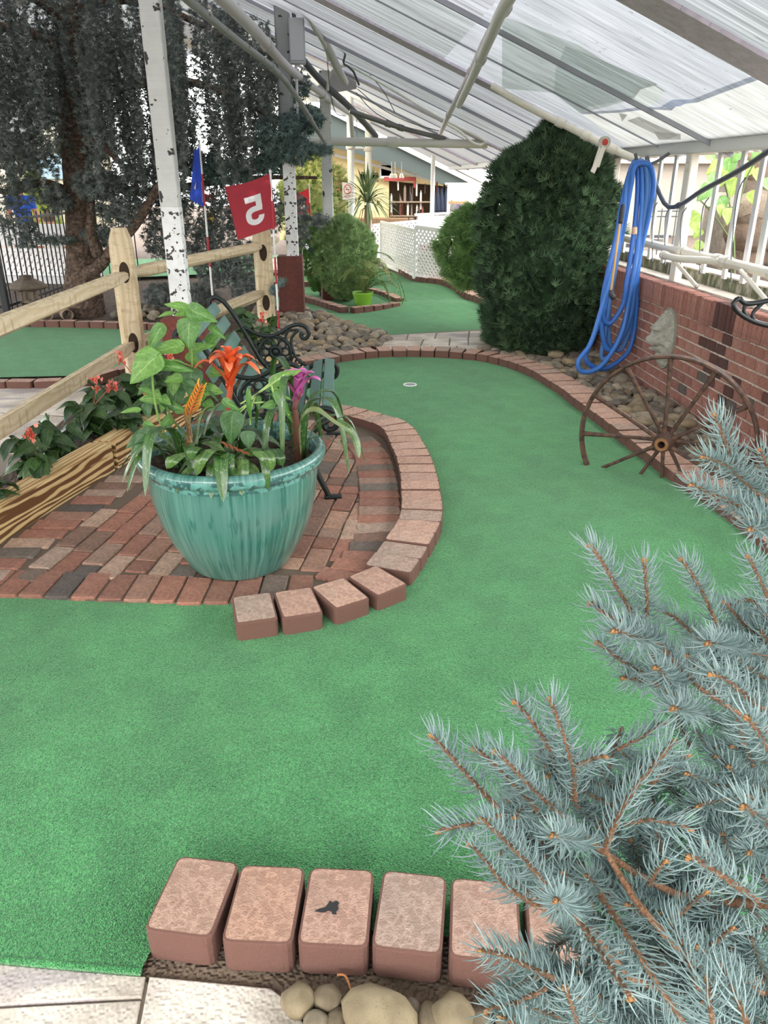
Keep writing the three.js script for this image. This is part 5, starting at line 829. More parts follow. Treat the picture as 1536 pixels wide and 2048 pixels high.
begonia('begonia with a coral flower cluster, nearest in the bed at the left edge', -1.52, 0.08, -3.72, 0.26, 34, [[0.02, 0.285, 0.06]], 71);
begonia('leafy begonia without open flowers low at the left edge', -1.62, 0.08, -3.35, 0.2, 22, [], 72);
begonia('begonia with a coral flower cluster, second from the left in the bed', -1.46, 0.08, -4.5, 0.29, 34, [[0.06, 0.33, 0.05], [0.12, 0.3, 0.0]], 73);
begonia('begonia between the fence post and the red block', -1.36, 0.08, -5.1, 0.26, 30, [[-0.05, 0.36, 0.1]], 74);
begonia('leafy begonia without flowers between the two nearest flowering ones', -1.55, 0.08, -4.12, 0.24, 34, [], 78);
begonia('leafy begonia under the lower rail, behind the second flowering one', -1.5, 0.08, -4.9, 0.26, 34, [], 79);
begonia('low begonia tucked against the far timber beside the planter vine', -1.28, 0.08, -4.42, 0.22, 30, [], 80);
begonia('begonia at the foot of the red block', -1.25, 0.08, -5.45, 0.26, 30, [[0.08, 0.3, 0.1]], 81);
begonia('begonia behind the fence post foot, half hidden by the vine', -1.2, 0.08, -4.75, 0.22, 26, [[0.02, 0.25, 0.1]], 75);
begonia('begonia with a coral flower behind the bench back, before the second fence post', -0.66, 0.1, -6.55, 0.4, 34, [[0.04, 0.36, 0.14]], 76);
begonia('dark leafy begonia behind the bench seat', -0.9, 0.1, -6.1, 0.3, 26, [], 77);
// ---------------------------------------------------------------- conifers
const sprayGeo = (() => { // a fan of scale leaves
  const L = []; reseed(91);
  for (let i = 0; i < 9; i++) { const a = (i / 8 - 0.5) * 1.9, l = 0.75 + 0.35 * Math.cos(a * 1.2), q = new THREE.ConeGeometry(0.075, l, 4, 1, true); q.scale(1, 1, 0.5); q.translate(0, l / 2, 0); q.rotateX(R(-0.25, 0.35)); q.rotateZ(-a); L.push(q); }
  return merge(L);
})();
// foliage scattered over a lumpy body: shell(u, v) gives a point and an outward direction
function foliage(g, n, shell, size, geo, m, tones, s, flat = 0.35, up = 0.6) {
  reseed(s); const M = [], C = [], q = new THREE.Quaternion(), mm = new THREE.Matrix4();
  for (let i = 0; i < n; i++) {
    const [p, d] = shell(rnd(), rnd()), dir = d.clone().add(V(R(-flat, flat), up + R(-flat, flat), R(-flat, flat))).normalize();
    const x = V(R(-1, 1), R(-1, 1), R(-1, 1)).cross(dir).normalize(), z = V().crossVectors(x, dir), k = size * R(0.6, 1.35);
    M.push(new THREE.Matrix4().makeBasis(x.multiplyScalar(k), dir.clone().multiplyScalar(k), z.multiplyScalar(k)).setPosition(p)); const c = new THREE.Color(pick(tones)); c.offsetHSL(R(-0.012, 0.012), 0, R(-0.02, 0.02)); C.push(c);
  }
  return copies(g, 'foliage', geo, m, M, C);
}
const leafMatte = mat(0xffffff, 0.8, { side: THREE.DoubleSide });
function lump(prof, lumps, s) { // body of revolution with lumps: prof rows [y, radius]
  return (u, v, k = 1) => { const t = v * (prof.length - 1), i = Math.min(prof.length - 2, Math.floor(t)), y = lerp(prof[i][0], prof[i + 1][0], t - i), r0 = lerp(prof[i][1], prof[i + 1][1], t - i), a = u * 6.2832, r = r0 * (1 + lumps * (N3(Math.cos(a) * 2.2 + s, y * 4, Math.sin(a) * 2.2) + 0.6 * N3(Math.cos(a) * 5, y * 9 + s, Math.sin(a) * 5))) * k; return [V(Math.cos(a) * r, y, Math.sin(a) * r), V(Math.cos(a), 0.15, Math.sin(a))]; };
}
function core(f, k, nu = 28, nv = 22) { const pos = [], idx = []; for (let j = 0; j <= nv; j++) for (let i = 0; i <= nu; i++) { const [p] = f(i / nu, j / nv, k); pos.push(p.x, p.y, p.z); } for (let j = 0; j < nv; j++) for (let i = 0; i < nu; i++) { const a = j * (nu + 1) + i, m = a + nu + 1; idx.push(a, m, a + 1, m, m + 1, a + 1); } const g = new THREE.BufferGeometry(); g.setAttribute('position', new THREE.Float32BufferAttribute(pos, 3)); g.setIndex(idx); g.computeVertexNormals(); return g; }
function shrub(name, label, cat, pos, prof, n, size, tones, s, o = {}) {
  const g = thing(name, label, cat, pos, o.turn ?? 0), f = lump(prof, o.lumps ?? 0.16, s);
  part(g, 'inner_twigs', core(f, 0.6), mat(tones[0], 1)); const st = o.stem ?? [0, 0]; part(g, 'trunk', sweep([V(st[0], -0.03, st[1]), V(st[0] * 0.9, prof[0][0] * 0.6, st[1]), V(0.01, prof[0][0] + 0.3, 0)], [0.045, 0.04, 0.03], 8), mat(0x54402f, 0.9));
  foliage(g, Math.round(n * 1.15), (u, v) => f(u, v, 1.04 - 0.36 * rnd() ** 1.6), size, sprayGeo, leafMatte, tones, s, 0.5, o.up ?? 0.55); return g;
}
{
  const tones = [0x3a5638, 0x445f40, 0x31492f, 0x55714a, 0x293e29, 0x64805a];
  const g = shrub('dark_arborvitae', 'huge dense dark green arborvitae filling the gap beside the blue hose', 'shrub', [1.87, 0, -7.22], [[0.02, 0.36], [0.12, 0.46], [0.35, 0.52], [0.7, 0.56], [1.05, 0.57], [1.35, 0.55], [1.55, 0.47], [1.7, 0.33], [1.8, 0.06]], 9500, 0.07, tones, 5, { lumps: 0.2 });
  const f2 = lump([[1.3, 0.3], [1.6, 0.27], [1.85, 0.17], [2.0, 0.02]], 0.2, 9);
  foliage(g, 900, (u, v) => { const [p, d] = f2(u, v, R(0.5, 1)); return [p.add(V(0.0, -0.02, 0)), d]; }, 0.07, sprayGeo, leafMatte, tones, 6); g.children[g.children.length - 1].name = 'foliage_peak';
}
shrub('green_arborvitae', 'lighter yellow green arborvitae top showing behind the dark one', 'shrub', [2.08, 0, -7.95], [[0.1, 0.2], [0.8, 0.36], [1.3, 0.36], [1.62, 0.24], [1.8, 0.02]], 1500, 0.06, [0x7ba248, 0x8db353, 0x658b41], 8);
{
  const g = shrub('drooping_cypress', 'feathery bright green cypress with drooping tips left of the dark arborvitae', 'shrub', [1.42, 0, -8.5], [[0.42, 0.06], [0.55, 0.26], [0.75, 0.36], [0.95, 0.34], [1.12, 0.2], [1.24, 0.02]], 1500, 0.085, [0x6e9450, 0x7fa55c, 0x5f8348, 0x92b56c], 12, { up: -0.25, lumps: 0.3, stem: [0.5, 0.25] });
}
shrub('globe_conifer', 'rounded light green globe conifer on the paver island', 'shrub', [0.09, 0, -10.5], [[0.02, 0.1], [0.14, 0.24], [0.35, 0.35], [0.55, 0.38], [0.75, 0.35], [0.92, 0.24], [1.04, 0.02]], 3200, 0.06, [0x86a268, 0x98b574, 0xa8c383, 0x738e5a], 15, { up: 0.9, lumps: 0.18 });
shrub('globe_conifer', 'smaller dull green conifer tucked behind the left side of the globe conifer', 'shrub', [-0.22, 0, -11.0], [[0.05, 0.1], [0.3, 0.22], [0.6, 0.24], [0.85, 0.16], [0.98, 0.02]], 1100, 0.06, [0x608446, 0x729858], 17, { up: 0.8 });
shrub('variegated_shrub', 'pale yellow and green leafy shrub behind the white roof post', 'shrub', [-0.35, 0.1, -14.2], [[0.1, 0.3], [0.6, 0.55], [1.1, 0.6], [1.5, 0.45], [1.75, 0.05]], 1500, 0.1, [0xa8b070, 0x8fa05a, 0x6b8a48, 0xc4c690], 19, { lumps: 0.25 });
{ // fern in a lime pot
  const o = [0.31, 0.0, -10.06], g = thing('flower_pot', 'small lime green plastic flower pot at the point of the island', 'pot', o);
  part(g, 'body', lathe([[0.001, 0], [0.095, 0], [0.1, 0.008], [0.125, 0.14], [0.132, 0.145], [0.135, 0.17], [0.126, 0.172], [0.12, 0.15]], 32), mat(0x86b83a, 0.45)); part(g, 'potting_soil', moved(new THREE.CircleGeometry(0.12, 20), [0, 0.15, 0], [-Math.PI / 2, 0, 0]), soil);
  const fe = thing('potted_fern', 'arching fern with brownish and green fronds in the lime pot', 'fern', [o[0], 0.15, o[2]]), fm = [mat(0x5e7a3e, 0.8, { side: THREE.DoubleSide }), mat(0x7c8a4c, 0.8, { side: THREE.DoubleSide }), mat(0x8a7a50, 0.85, { side: THREE.DoubleSide })]; reseed(121);
  const frond = (out, l, lift, drop, m) => { const c = new THREE.CatmullRomCurve3([V(0, 0, 0), out.clone().multiplyScalar(l * 0.35).add(V(0, l * lift, 0)), out.clone().multiplyScalar(l * 0.75).add(V(0, l * lift * 0.95, 0)), out.clone().multiplyScalar(l).add(V(0, l * (lift - drop), 0))]), L = [sweep(c.getPoints(8), 0.004, 4, 8)]; for (let i = 2; i < 20; i++) for (const s of [-1, 1]) { const t = i / 20, p = c.getPoint(t), d = c.getTangent(t), sd = V().crossVectors(d, V(0, 1, 0)).normalize().multiplyScalar(s), ll = 0.075 * Math.sin(Math.PI * Math.min(1, t * 0.9 + 0.1)); L.push(strap([p, p.clone().addScaledVector(sd, ll * 0.6).addScaledVector(d, ll * 0.3), p.clone().addScaledVector(sd, ll).addScaledVector(d, ll * 0.6).add(V(0, -ll * 0.3, 0))], 0.012, { side: d, n: 3, channel: 0 })); } part(fe, 'frond', merge(L), m); };
  for (let i = 0; i < 13; i++) { const a = R(-0.6, 3.6); frond(V(Math.cos(a), 0, Math.sin(a) * 0.7).normalize(), R(0.25, 0.45), R(0.7, 1.2), R(0.1, 0.7), pick(fm)); }
  for (let i = 0; i < 6; i++) { const a = R(-0.5, 0.7); frond(V(Math.cos(a), 0, Math.sin(a)).normalize(), R(0.35, 0.6), R(0.2, 0.5), R(0.5, 0.8), fm[0]); }
}
{ // cordyline in a tall pot
  const g = thing('tall_pot', 'tall olive green square pot in front of the lattice fence', 'pot', [0.5, 0.1, -12.5]); part(g, 'body', merge([moved(new THREE.CylinderGeometry(0.16, 0.11, 0.42, 4), [0, 0.21, 0], [0, 0.6, 0]), moved(new THREE.CylinderGeometry(0.18, 0.175, 0.05, 4), [0, 0.42, 0], [0, 0.6, 0])]), mat(0x8a9a5e, 0.6)); part(g, 'potting_soil', moved(new THREE.CylinderGeometry(0.13, 0.13, 0.02, 12), [0, 0.44, 0]), soil);
  const t = thing('spiky_palm', 'spiky cordyline palm with a mop of narrow leaves on a bare trunk', 'palm', [0.49, 0.5, -12.5]); part(t, 'trunk', sweep([V(0, 0, 0), V(-0.01, 0.3, 0), V(-0.02, 0.62, 0)], [0.045, 0.04, 0.05], 9), mat(0x8a7a62, 0.9)); reseed(131);
  const pm = [mat(0x85986a, 0.7, { side: THREE.DoubleSide }), mat(0xa0ad80, 0.7, { side: THREE.DoubleSide }), mat(0x6a7e52, 0.7, { side: THREE.DoubleSide })], dead = mat(0x9a8560, 0.9, { side: THREE.DoubleSide });
  for (let i = 0; i < 96; i++) { const a = R(0, 6.28), e = R(-0.35, 1.5), out = V(Math.cos(a) * Math.cos(e), Math.sin(e), Math.sin(a) * Math.cos(e)), l = R(0.42, 0.6), c = V(-0.02, 0.66, 0), sag = 0.28 * Math.cos(e); part(t, 'leaf', strap([c, c.clone().addScaledVector(out, l * 0.5).add(V(0, 0.02, 0)), c.clone().addScaledVector(out, l).add(V(0, -sag * l, 0))], 0.03, { side: V(-Math.sin(a), 0, Math.cos(a)), n: 5, channel: 0.3 }), pick(pm)); }
  for (let i = 0; i < 18; i++) { const a = R(0, 6.28), c = V(-0.02, 0.6, 0); part(t, 'dead_leaf', strap([c, c.clone().add(V(Math.cos(a) * 0.1, -0.05, Math.sin(a) * 0.1)), c.clone().add(V(Math.cos(a) * R(0.1, 0.2), -R(0.25, 0.42), Math.sin(a) * 0.15))], 0.016, { side: V(-Math.sin(a), 0, Math.cos(a)), n: 4 }), dead); }
}
// ---------------------------------------------------------------- river pebbles
const pebbleTone = tex(256, 256, (u, v) => { const f = fbm(u, v, 5, 5, 3, 4), s = vn(u, v, 90, 90, 6); let c = mixc([205, 198, 186], [255, 250, 240], clamp(f * 1.5 - 0.25, 0, 1)); if (s > 0.9) c = mixc(c, [150, 140, 128], 0.5); return c; }, 1);
const pebbleMats = [0xa39a8c, 0x8f877c, 0xb5a690, 0x9c9288, 0x7d7770, 0xad9c82, 0xbdb2a2].map((c) => mat(c, 0.75, { map: pebbleTone, bumpMap: grainBump, bumpScale: 0.0015 }));
const pebbleGeo = (() => { reseed(201); return [0, 1, 2, 3, 4, 5, 6].map((k) => { const g = mergeVertices((() => { const i = new THREE.IcosahedronGeometry(1, 1); i.deleteAttribute('normal'); i.deleteAttribute('uv'); return i; })()), p = g.attributes.position; for (let i = 0; i < p.count; i++) { const s = 1 + 0.22 * N3(p.getX(i) * 1.1 + k * 7, p.getY(i) * 1.1, p.getZ(i) * 1.1); p.setXYZ(i, p.getX(i) * s, p.getY(i) * s, p.getZ(i) * s); } g.computeVertexNormals(); const uv = []; for (let i = 0; i < p.count; i++) uv.push(0.5 + p.getX(i) * 0.4 + 0.13 * k, 0.5 + p.getZ(i) * 0.4 + p.getY(i) * 0.2); g.setAttribute('uv', new THREE.Float32BufferAttribute(uv, 2)); return g; }); })();
function pebbles(label, poly, n, size, height, s) {
  const g = setting('pebble_bed', label); reseed(s); const done = [], xs = poly.map((p) => p[0]), zs = poly.map((p) => p[1]);
  let tries = 0; while (done.length < n && tries++ < 16000) {
    const x = R(Math.min(...xs), Math.max(...xs)), z = R(Math.min(...zs), Math.max(...zs)); if (!inside(x, z, poly)) continue;
    const r = size * R(0.7, 1.25), near = done.filter(([a, b, c]) => Math.hypot(a - x, b - z) < (r + c) * 0.62).length; if (near > (tries > 9000 ? 1 : 0)) continue; done.push([x, z, r, near]);
  }
  done.forEach(([x, z, r, near], i) => { const m = part(g, 'stone', pick(pebbleGeo), pick(pebbleMats)); m.scale.set(r * R(0.9, 1.15), r * R(0.42, 0.62), r * R(0.65, 0.85)); m.rotation.set(R(-0.25, 0.25), R(0, 6.28), R(-0.25, 0.25)); m.position.set(x, height(x, z) + r * 0.34 + near * r * 0.45, z); });
  return g;
}
const bankTop = (x, z) => 0.02 + 0.1 * ss(-x, -0.4, 0.6) * ss(-z, 6.6, 8.4);
{
  const bank = [[0.47, -7.92], [0.5, -7.55], [0.24, -7.16], [-0.05, -6.98], [-0.4, -6.72], [-0.62, -6.7], [-0.9, -8.0], [-0.95, -9.5], [-0.35, -8.95], [-0.08, -8.72]];
  const g = setting('ground', 'low earth bank under the middle pebbles'); part(g, 'soil', ruled([[-1.6, -6.9], [-1.6, -9.9]], [[0.3, -7.1], [-0.3, -9.0]], 14, 20, (x, z) => bankTop(x, z) - 0.012), soil);
  pebbles('bank of grey river pebbles between bench and far green', bank, 240, 0.064, bankTop, 211);
}
pebbles('strip of grey river pebbles between border and brick wall', [[2.0, -3.5], [1.98, -4.4], [1.93, -5.0], [1.86, -5.6], [1.74, -6.15], [1.6, -6.6], [1.35, -6.98], [1.3, -7.2], [2.3, -7.2], [2.3, -3.5]], 280, 0.062, () => 0.0, 223);
{
  const g = setting('pebble_bed', 'few big tan river stones at the near edge by the slab');
  for (const [px, py, w, h, k, m] of [[597, 1999, 60, 56, 0, 2], [655, 1992, 50, 48, 1, 5], [632, 2036, 44, 40, 2, 0], [673, 2036, 38, 42, 3, 5], [758, 2036, 132, 96, 4, 2], [824, 2012, 32, 44, 5, 1], [860, 2034, 46, 58, 6, 5], [907, 2034, 74, 72, 0, 2], [560, 2075, 40, 40, 1, 5], [700, 2090, 60, 50, 2, 2], [960, 2040, 40, 44, 3, 0], [1010, 2030, 36, 40, 4, 5]]) { const p = onGround(px, py, 0.01), s = 0.6e-3, q = part(g, 'stone', pebbleGeo[k], mat([0xa39884, 0, 0xa5987c, 0, 0, 0x9a8d76][m] || 0x93877a, 0.7, { map: pebbleTone, bumpMap: grainBump, bumpScale: 0.001 })); q.position.copy(p).setY(Math.min(w, h) * s * 0.5 - 0.012); q.scale.set(w * s, Math.min(w, h) * s * 0.8, h * s); q.rotation.y = R(-0.5, 0.5); }
  const t = thing('twig', 'small curled rusty brown twig lying by the pavers', 'twig', onGround(690, 1975, 0.0).toArray()); part(t, 'stem', sweep([V(-0.015, 0.012, -0.02), V(0.0, 0.014, -0.016), V(0.008, 0.012, 0), V(0.014, 0.006, 0.02)], [0.003, 0.0025, 0.0015], 6), mat(0xa06a40, 0.8));
}
// ---------------------------------------------------------------- weeping cedar on the left
const tuftGeo = (() => { reseed(301); const L = []; for (let i = 0; i < 15; i++) { const q = new THREE.ConeGeometry(0.07, 1, 3, 1, true); q.translate(0, 0.5, 0); q.applyMatrix4(new THREE.Matrix4().makeRotationFromEuler(new THREE.Euler(R(-1.5, 1.5), R(0, 6.28), R(-1.5, 1.5)))); L.push(q); } return merge(L); })();
{
  const base = V(-2.98, 0, -9.4), g = thing('weeping_cedar', 'huge weeping blue grey cedar with hanging strands filling the left background', 'tree', base.toArray());
  const bark = mat(0xffffff, 0.95, { map: tex(256, 512, (u, v) => { const k = fbm(u, v, 16, 30, 7, 4), l = vn(u, v, 3, 60, 5); return mixc([66, 52, 44], [140, 116, 98], clamp(k * 1.5 - 0.3 + (l - 0.5) * 0.3, 0, 1)); }, 2, 1.2), bumpMap: gray(256, 512, (u, v) => fbm(u, v, 16, 30, 7, 4), 2, 1.2), bumpScale: 0.03 });
  const P = (x, y, z) => V(x, y, z).sub(base);
  part(g, 'trunk', sweep([P(-3.0, -0.08, -9.4), P(-2.95, 0.35, -9.4), P(-2.87, 1.0, -9.4), P(-2.8, 1.8, -9.4), P(-2.72, 2.6, -9.4), P(-2.6, 3.4, -9.4)], [0.27, 0.18, 0.165, 0.155, 0.13, 0.08], 12, 30), bark);
  const limbs = [
    [[-2.88, 0.5, -9.3], [-2.7, 0.56, -9.15], [-2.45, 0.78, -9.0], [-2.15, 1.05, -8.95], [-1.8, 1.5, -8.9], [-1.6, 1.8, -8.9]], [[-2.62, 0.72, -9.05], [-2.66, 0.95, -9.0], [-2.6, 1.25, -9.0]],
    [[-2.78, 1.75, -9.35], [-2.6, 1.86, -9.2], [-2.42, 1.8, -9.1], [-2.2, 1.55, -9.05], [-2.05, 1.3, -9.0]], [[-2.85, 1.3, -9.4], [-3.2, 1.45, -9.3], [-3.55, 1.35, -9.2], [-3.9, 1.6, -9.1]],
    [[-2.75, 2.2, -9.4], [-2.2, 2.35, -9.2], [-1.5, 2.4, -9.0], [-0.8, 2.15, -8.9], [-0.3, 1.85, -8.8]], [[-2.7, 2.7, -9.4], [-3.3, 2.9, -9.3], [-3.9, 2.7, -9.2], [-4.5, 2.4, -9.1]], [[-2.6, 3.1, -9.4], [-2.0, 3.15, -9.3], [-1.4, 2.95, -9.2], [-0.9, 2.7, -9.0]],
    [[-2.8, 1.5, -9.4], [-2.2, 1.35, -9.6], [-1.4, 1.45, -9.5], [-0.8, 1.5, -9.3], [-0.2, 1.5, -9.0]], [[-2.65, 2.9, -9.4], [-2.9, 3.1, -8.9], [-3.2, 3.0, -8.5], [-3.5, 2.9, -8.2]],
  ];
  for (const l of limbs) part(g, 'branch', sweep(l.map((p) => P(...p)), l[1][1] < 1.2 ? [0.075, 0.06, 0.045, 0.03] : [0.06, 0.045, 0.03, 0.015], 8), bark);
  reseed(311); const M = [], C = [], tones = [0x696f6b, 0x7e857f, 0x575f5a, 0x969b94, 0x6f7974].map((c) => new THREE.Color(c)), blueTones = [0x667c77, 0x788f89, 0x5b6f69].map((c) => new THREE.Color(c));
  const tuft = (p, k, c) => { M.push(new THREE.Matrix4().compose(p, new THREE.Quaternion().setFromEuler(new THREE.Euler(R(0, 6.28), R(0, 6.28), R(0, 6.28))), V(k, k, k))); C.push(pick(c)); };
  const strand = (x, y, z, len, w, c, tilt = 0) => { const n = Math.max(6, Math.round(len / 0.0115)), ph = R(0, 6.28); for (let i = 0; i < n; i++) { const t = i / n, ww = w * Math.min(1, (1 - t) * 4 + 0.25) * Math.min(1, t * 3 + 0.4); tuft(P(x + 0.05 * Math.sin(t * 3 + ph) + tilt * t + R(-ww, ww), y - len * t + R(-0.02, 0.02), z + 0.04 * Math.cos(t * 4 + ph) + R(-ww, ww)), R(0.032, 0.052), c); } };
  for (let i = 0; i < 340; i++) { // hanging curtains
    const z = R(-10.4, -8.3), xr = R(-4.6, -0.6), top = xr > -0.9 ? R(2.5, 3.0) : R(2.55, 3.55), low = xr > -0.75 ? R(1.75, 2.2) : xr > -2.4 ? R(1.35, 1.9) : xr > -3.3 ? R(1.25, 2.1) : R(1.5, 2.3);
    strand(xr, top, z, Math.max(0.4, top - low), R(0.032, 0.06), tones);
  }
  const cloud = (x, y, z, rx, ry, rz, n, c) => { for (let i = 0; i < n; i++) { const a = R(0, 6.28), e = Math.acos(R(-1, 1)), r = Math.cbrt(rnd()); tuft(P(x + rx * r * Math.sin(e) * Math.cos(a), y + ry * r * Math.cos(e), z + rz * r * Math.sin(e) * Math.sin(a)), R(0.04, 0.066), c); } };
  // lower sprays: [pixel-surveyed centre, half sizes]
  for (const [px, py, d, rx, ry, n, c] of [[30, 330, 8.9, 0.28, 0.34, 420, tones], [70, 300, 9.0, 0.16, 0.2, 200, tones], [30, 440, 8.9, 0.16, 0.3, 160, tones], [110, 400, 9.2, 0.2, 0.14, 220, tones], [200, 370, 9.0, 0.3, 0.16, 420, tones], [240, 420, 9.0, 0.26, 0.2, 360, tones], [200, 470, 9.2, 0.2, 0.12, 200, tones], [280, 370, 9.1, 0.24, 0.26, 360, tones], [320, 470, 9.3, 0.2, 0.3, 330, tones], [400, 330, 9.2, 0.36, 0.14, 380, blueTones], [460, 345, 9.1, 0.3, 0.13, 360, blueTones], [540, 325, 8.9, 0.26, 0.12, 340, blueTones], [590, 300, 8.6, 0.2, 0.14, 280, blueTones], [610, 240, 8.7, 0.2, 0.14, 260, blueTones], [560, 270, 8.6, 0.26, 0.2, 420, blueTones], [640, 300, 8.6, 0.14, 0.05, 80, blueTones], [600, 180, 8.9, 0.12, 0.2, 130, blueTones], [440, 420, 9.4, 0.26, 0.4, 560, tones], [390, 480, 9.4, 0.3, 0.28, 460, tones], [480, 520, 9.4, 0.25, 0.25, 320, tones], [600, 440, 9.4, 0.12, 0.3, 220, tones], [560, 566, 8.0, 0.05, 0.02, 22, blueTones], [548, 582, 8.0, 0.025, 0.05, 18, blueTones], [640, 440, 9.3, 0.12, 0.08, 70, tones], [60, 470, 9.0, 0.1, 0.16, 80, tones], [110, 480, 9.1, 0.22, 0.04, 90, tones], [350, 400, 9.4, 0.26, 0.2, 340, tones], [440, 540, 9.5, 0.3, 0.2, 330, tones], [500, 580, 9.3, 0.24, 0.18, 260, tones], [400, 590, 9.6, 0.22, 0.14, 200, tones], [320, 590, 9.6, 0.2, 0.14, 180, tones], [520, 420, 9.6, 0.3, 0.3, 360, tones]]) { const p = atDepth(px, py, d); cloud(p.x, p.y, p.z, rx, ry, 0.25, n, c); }
  copies(g, 'foliage', tuftGeo, leafMatte, M, C);
}
{ // things under the cedar
  const g = setting('ground', 'raised mulch under the cedar'); part(g, 'soil', ruled([[-7, -9.0], [-7, -12.4]], [[-1.5, -8.7], [-1.2, -12.4]], 20, 16, (x, z) => 0.03 + 0.03 * N3(x * 2, 1, z * 2)), soil);
  pebbles('scatter of dark round stones under the cedar', [[-2.6, -8.95], [-1.2, -8.6], [-1.2, -9.6], [-2.6, -9.8]], 60, 0.06, () => 0.05, 331);
  const l = thing('stone_lantern', 'small weathered stone garden lantern with a spreading roof under the cedar', 'lantern', [-3.62, 0.03, -9.5]), st = mat(0xa39484, 0.95, { map: grainMap, bumpMap: grainBump, bumpScale: 0.006 });
  part(l, 'pedestal', lathe([[0.001, 0], [0.12, 0], [0.12, 0.04], [0.07, 0.06], [0.07, 0.1], [0.11, 0.13], [0.001, 0.13]], 6), st); const b = part(l, 'light_box', merge([box(0.16, 0.02, 0.16, 0, 0.14, 0), box(0.03, 0.12, 0.03, 0.065, 0.2, 0.065), box(0.03, 0.12, 0.03, -0.065, 0.2, 0.065), box(0.03, 0.12, 0.03, 0.065, 0.2, -0.065), box(0.03, 0.12, 0.03, -0.065, 0.2, -0.065), box(0.16, 0.02, 0.16, 0, 0.265, 0), box(0.15, 0.11, 0.01, 0, 0.2, -0.065)]), st);
  part(l, 'roof', rough(lathe([[0.001, 0.27], [0.21, 0.275], [0.235, 0.3], [0.18, 0.345], [0.1, 0.385], [0.075, 0.39], [0.07, 0.43], [0.001, 0.44]], 6), 0.006, 12), st);
  for (const [x, label] of [[-3.3, 'short clay drain pipe lying under the cedar, left one'], [-3.08, 'short clay drain pipe lying under the cedar, right one']]) { const p = thing('clay_pipe', label, 'pipe', [x, 0.09, -9.05], 0.5); part(p, 'tube', lathe([[0.05, -0.12], [0.065, -0.12], [0.065, 0.12], [0.05, 0.12], [0.05, -0.12]], 20).rotateX(Math.PI / 2), mat(0x9a8472, 0.9)); }
  reseed(341); const s = thing('seedling', 'small light green leafy seedling by the cedar trunk', 'plant', [-2.42, 0.03, -9.1]); part(s, 'stem', sweep([V(0, -0.02, 0), V(0.01, 0.1, 0), V(0, 0.24, 0)], 0.006, 6), stemGreen);
  for (let i = 0; i < 16; i++) { const a = R(0, 6.28); leafAt(s, 'leaf', scaled(begGeo[0], R(0.07, 0.11)), vineLeaf[i % 2], V(0, R(0.08, 0.25), 0), V(Math.cos(a), R(-0.1, 0.5), Math.sin(a)), V(0, 1, 0.4)); }
}
{ // black iron fence
  const g = thing('iron_fence', 'thin black iron bar fence behind the cedar trunk', 'fence', [-3.76, 0, -9.15]), ir = mat(0x1f2224, 0.5), n = 17, A = V(0, 0, 0), B = V(0.1, 0, -2.4), C = V(0.75, 0, -3.6);
  part(g, 'post', soft(0.07, 1.5, 0.07, 0.008, 0, 0.73, 0), ir); part(g, 'post', soft(0.06, 1.4, 0.06, 0.008, B.x, 0.7, B.z), ir);
  for (const y of [0.16, 1.06]) { part(g, 'rail', beam(V(0, y, 0), B.clone().setY(y), 0.025, 0.03), ir); part(g, 'rail', beam(B.clone().setY(y), C.clone().setY(y), 0.025, 0.03), ir); part(g, 'rail', beam(V(0, y, 0), V(-1.4, y, 0.3), 0.025, 0.03), ir); }
  for (let i = 1; i < n; i++) { const p = A.clone().lerp(B, i / n); part(g, 'picket', bar(V(p.x, 0.03, p.z), V(p.x, 1.12, p.z), 0.009, 6), ir); }
  for (let i = 1; i < 9; i++) { const p = B.clone().lerp(C, i / 9); part(g, 'picket', bar(V(p.x, 0.03, p.z), V(p.x, 1.12, p.z), 0.009, 6), ir); }
  for (let i = 1; i < 11; i++) part(g, 'picket', bar(V(-0.13 * i, 0.03, 0.028 * i), V(-0.13 * i, 1.12, 0.028 * i), 0.009, 6), ir);
}
// ---------------------------------------------------------------- white lattice
const vinyl = mat(0xf1eeea, 0.55), vinylBack = mat(0xefe9e6, 0.6);
function lattice(g, a, b, h, y0, step, sw, frame = 0.045) { // diagonal slats in two layers between a and b
  a = V(...a); b = V(...b); const d = b.clone().sub(a), L = d.length(), m = new THREE.Group(); m.name = 'lattice_panel'; g.add(m); m.position.copy(a); m.rotation.y = Math.atan2(-d.z, d.x);
  const slope = d.y / L;
  for (const s of [1, -1]) { const n = Math.ceil((L + h) / step); for (let k = 0; k <= n; k++) { let x0 = s > 0 ? k * step - h : k * step, x1 = s > 0 ? x0 + h : x0 - h, ya = 0, yb = h; const cut = (x, xa, yA, xb, yB) => yA + (yB - yA) * (x - xa) / (xb - xa); const X0 = x0, X1 = x1;
    if (x0 < 0) { ya = cut(0, X0, 0, X1, h); x0 = 0; } if (x0 > L) { ya = cut(L, X0, 0, X1, h); x0 = L; } if (x1 > L) { yb = cut(L, X0, 0, X1, h); x1 = L; } if (x1 < 0) { yb = cut(0, X0, 0, X1, h); x1 = 0; } if (yb - ya < 0.02) continue;
    part(m, 'slat', beam(V(x0, y0 + ya + slope * x0, s * 0.004), V(x1, y0 + yb + slope * x1, s * 0.004), sw, 0.006, V(0, 0, 1)).clone(), s > 0 ? vinyl : vinylBack); } }
  for (const y of [0, h]) part(m, 'rail', beam(V(0, y0 + y, 0), V(L, y0 + y + slope * L, 0), 0.03, frame), vinyl);
  for (const x of [0, L]) part(m, 'stile', soft(frame, h, 0.035, 0.004, x, y0 + h / 2 + slope * x, 0), vinyl);
  return m;
}
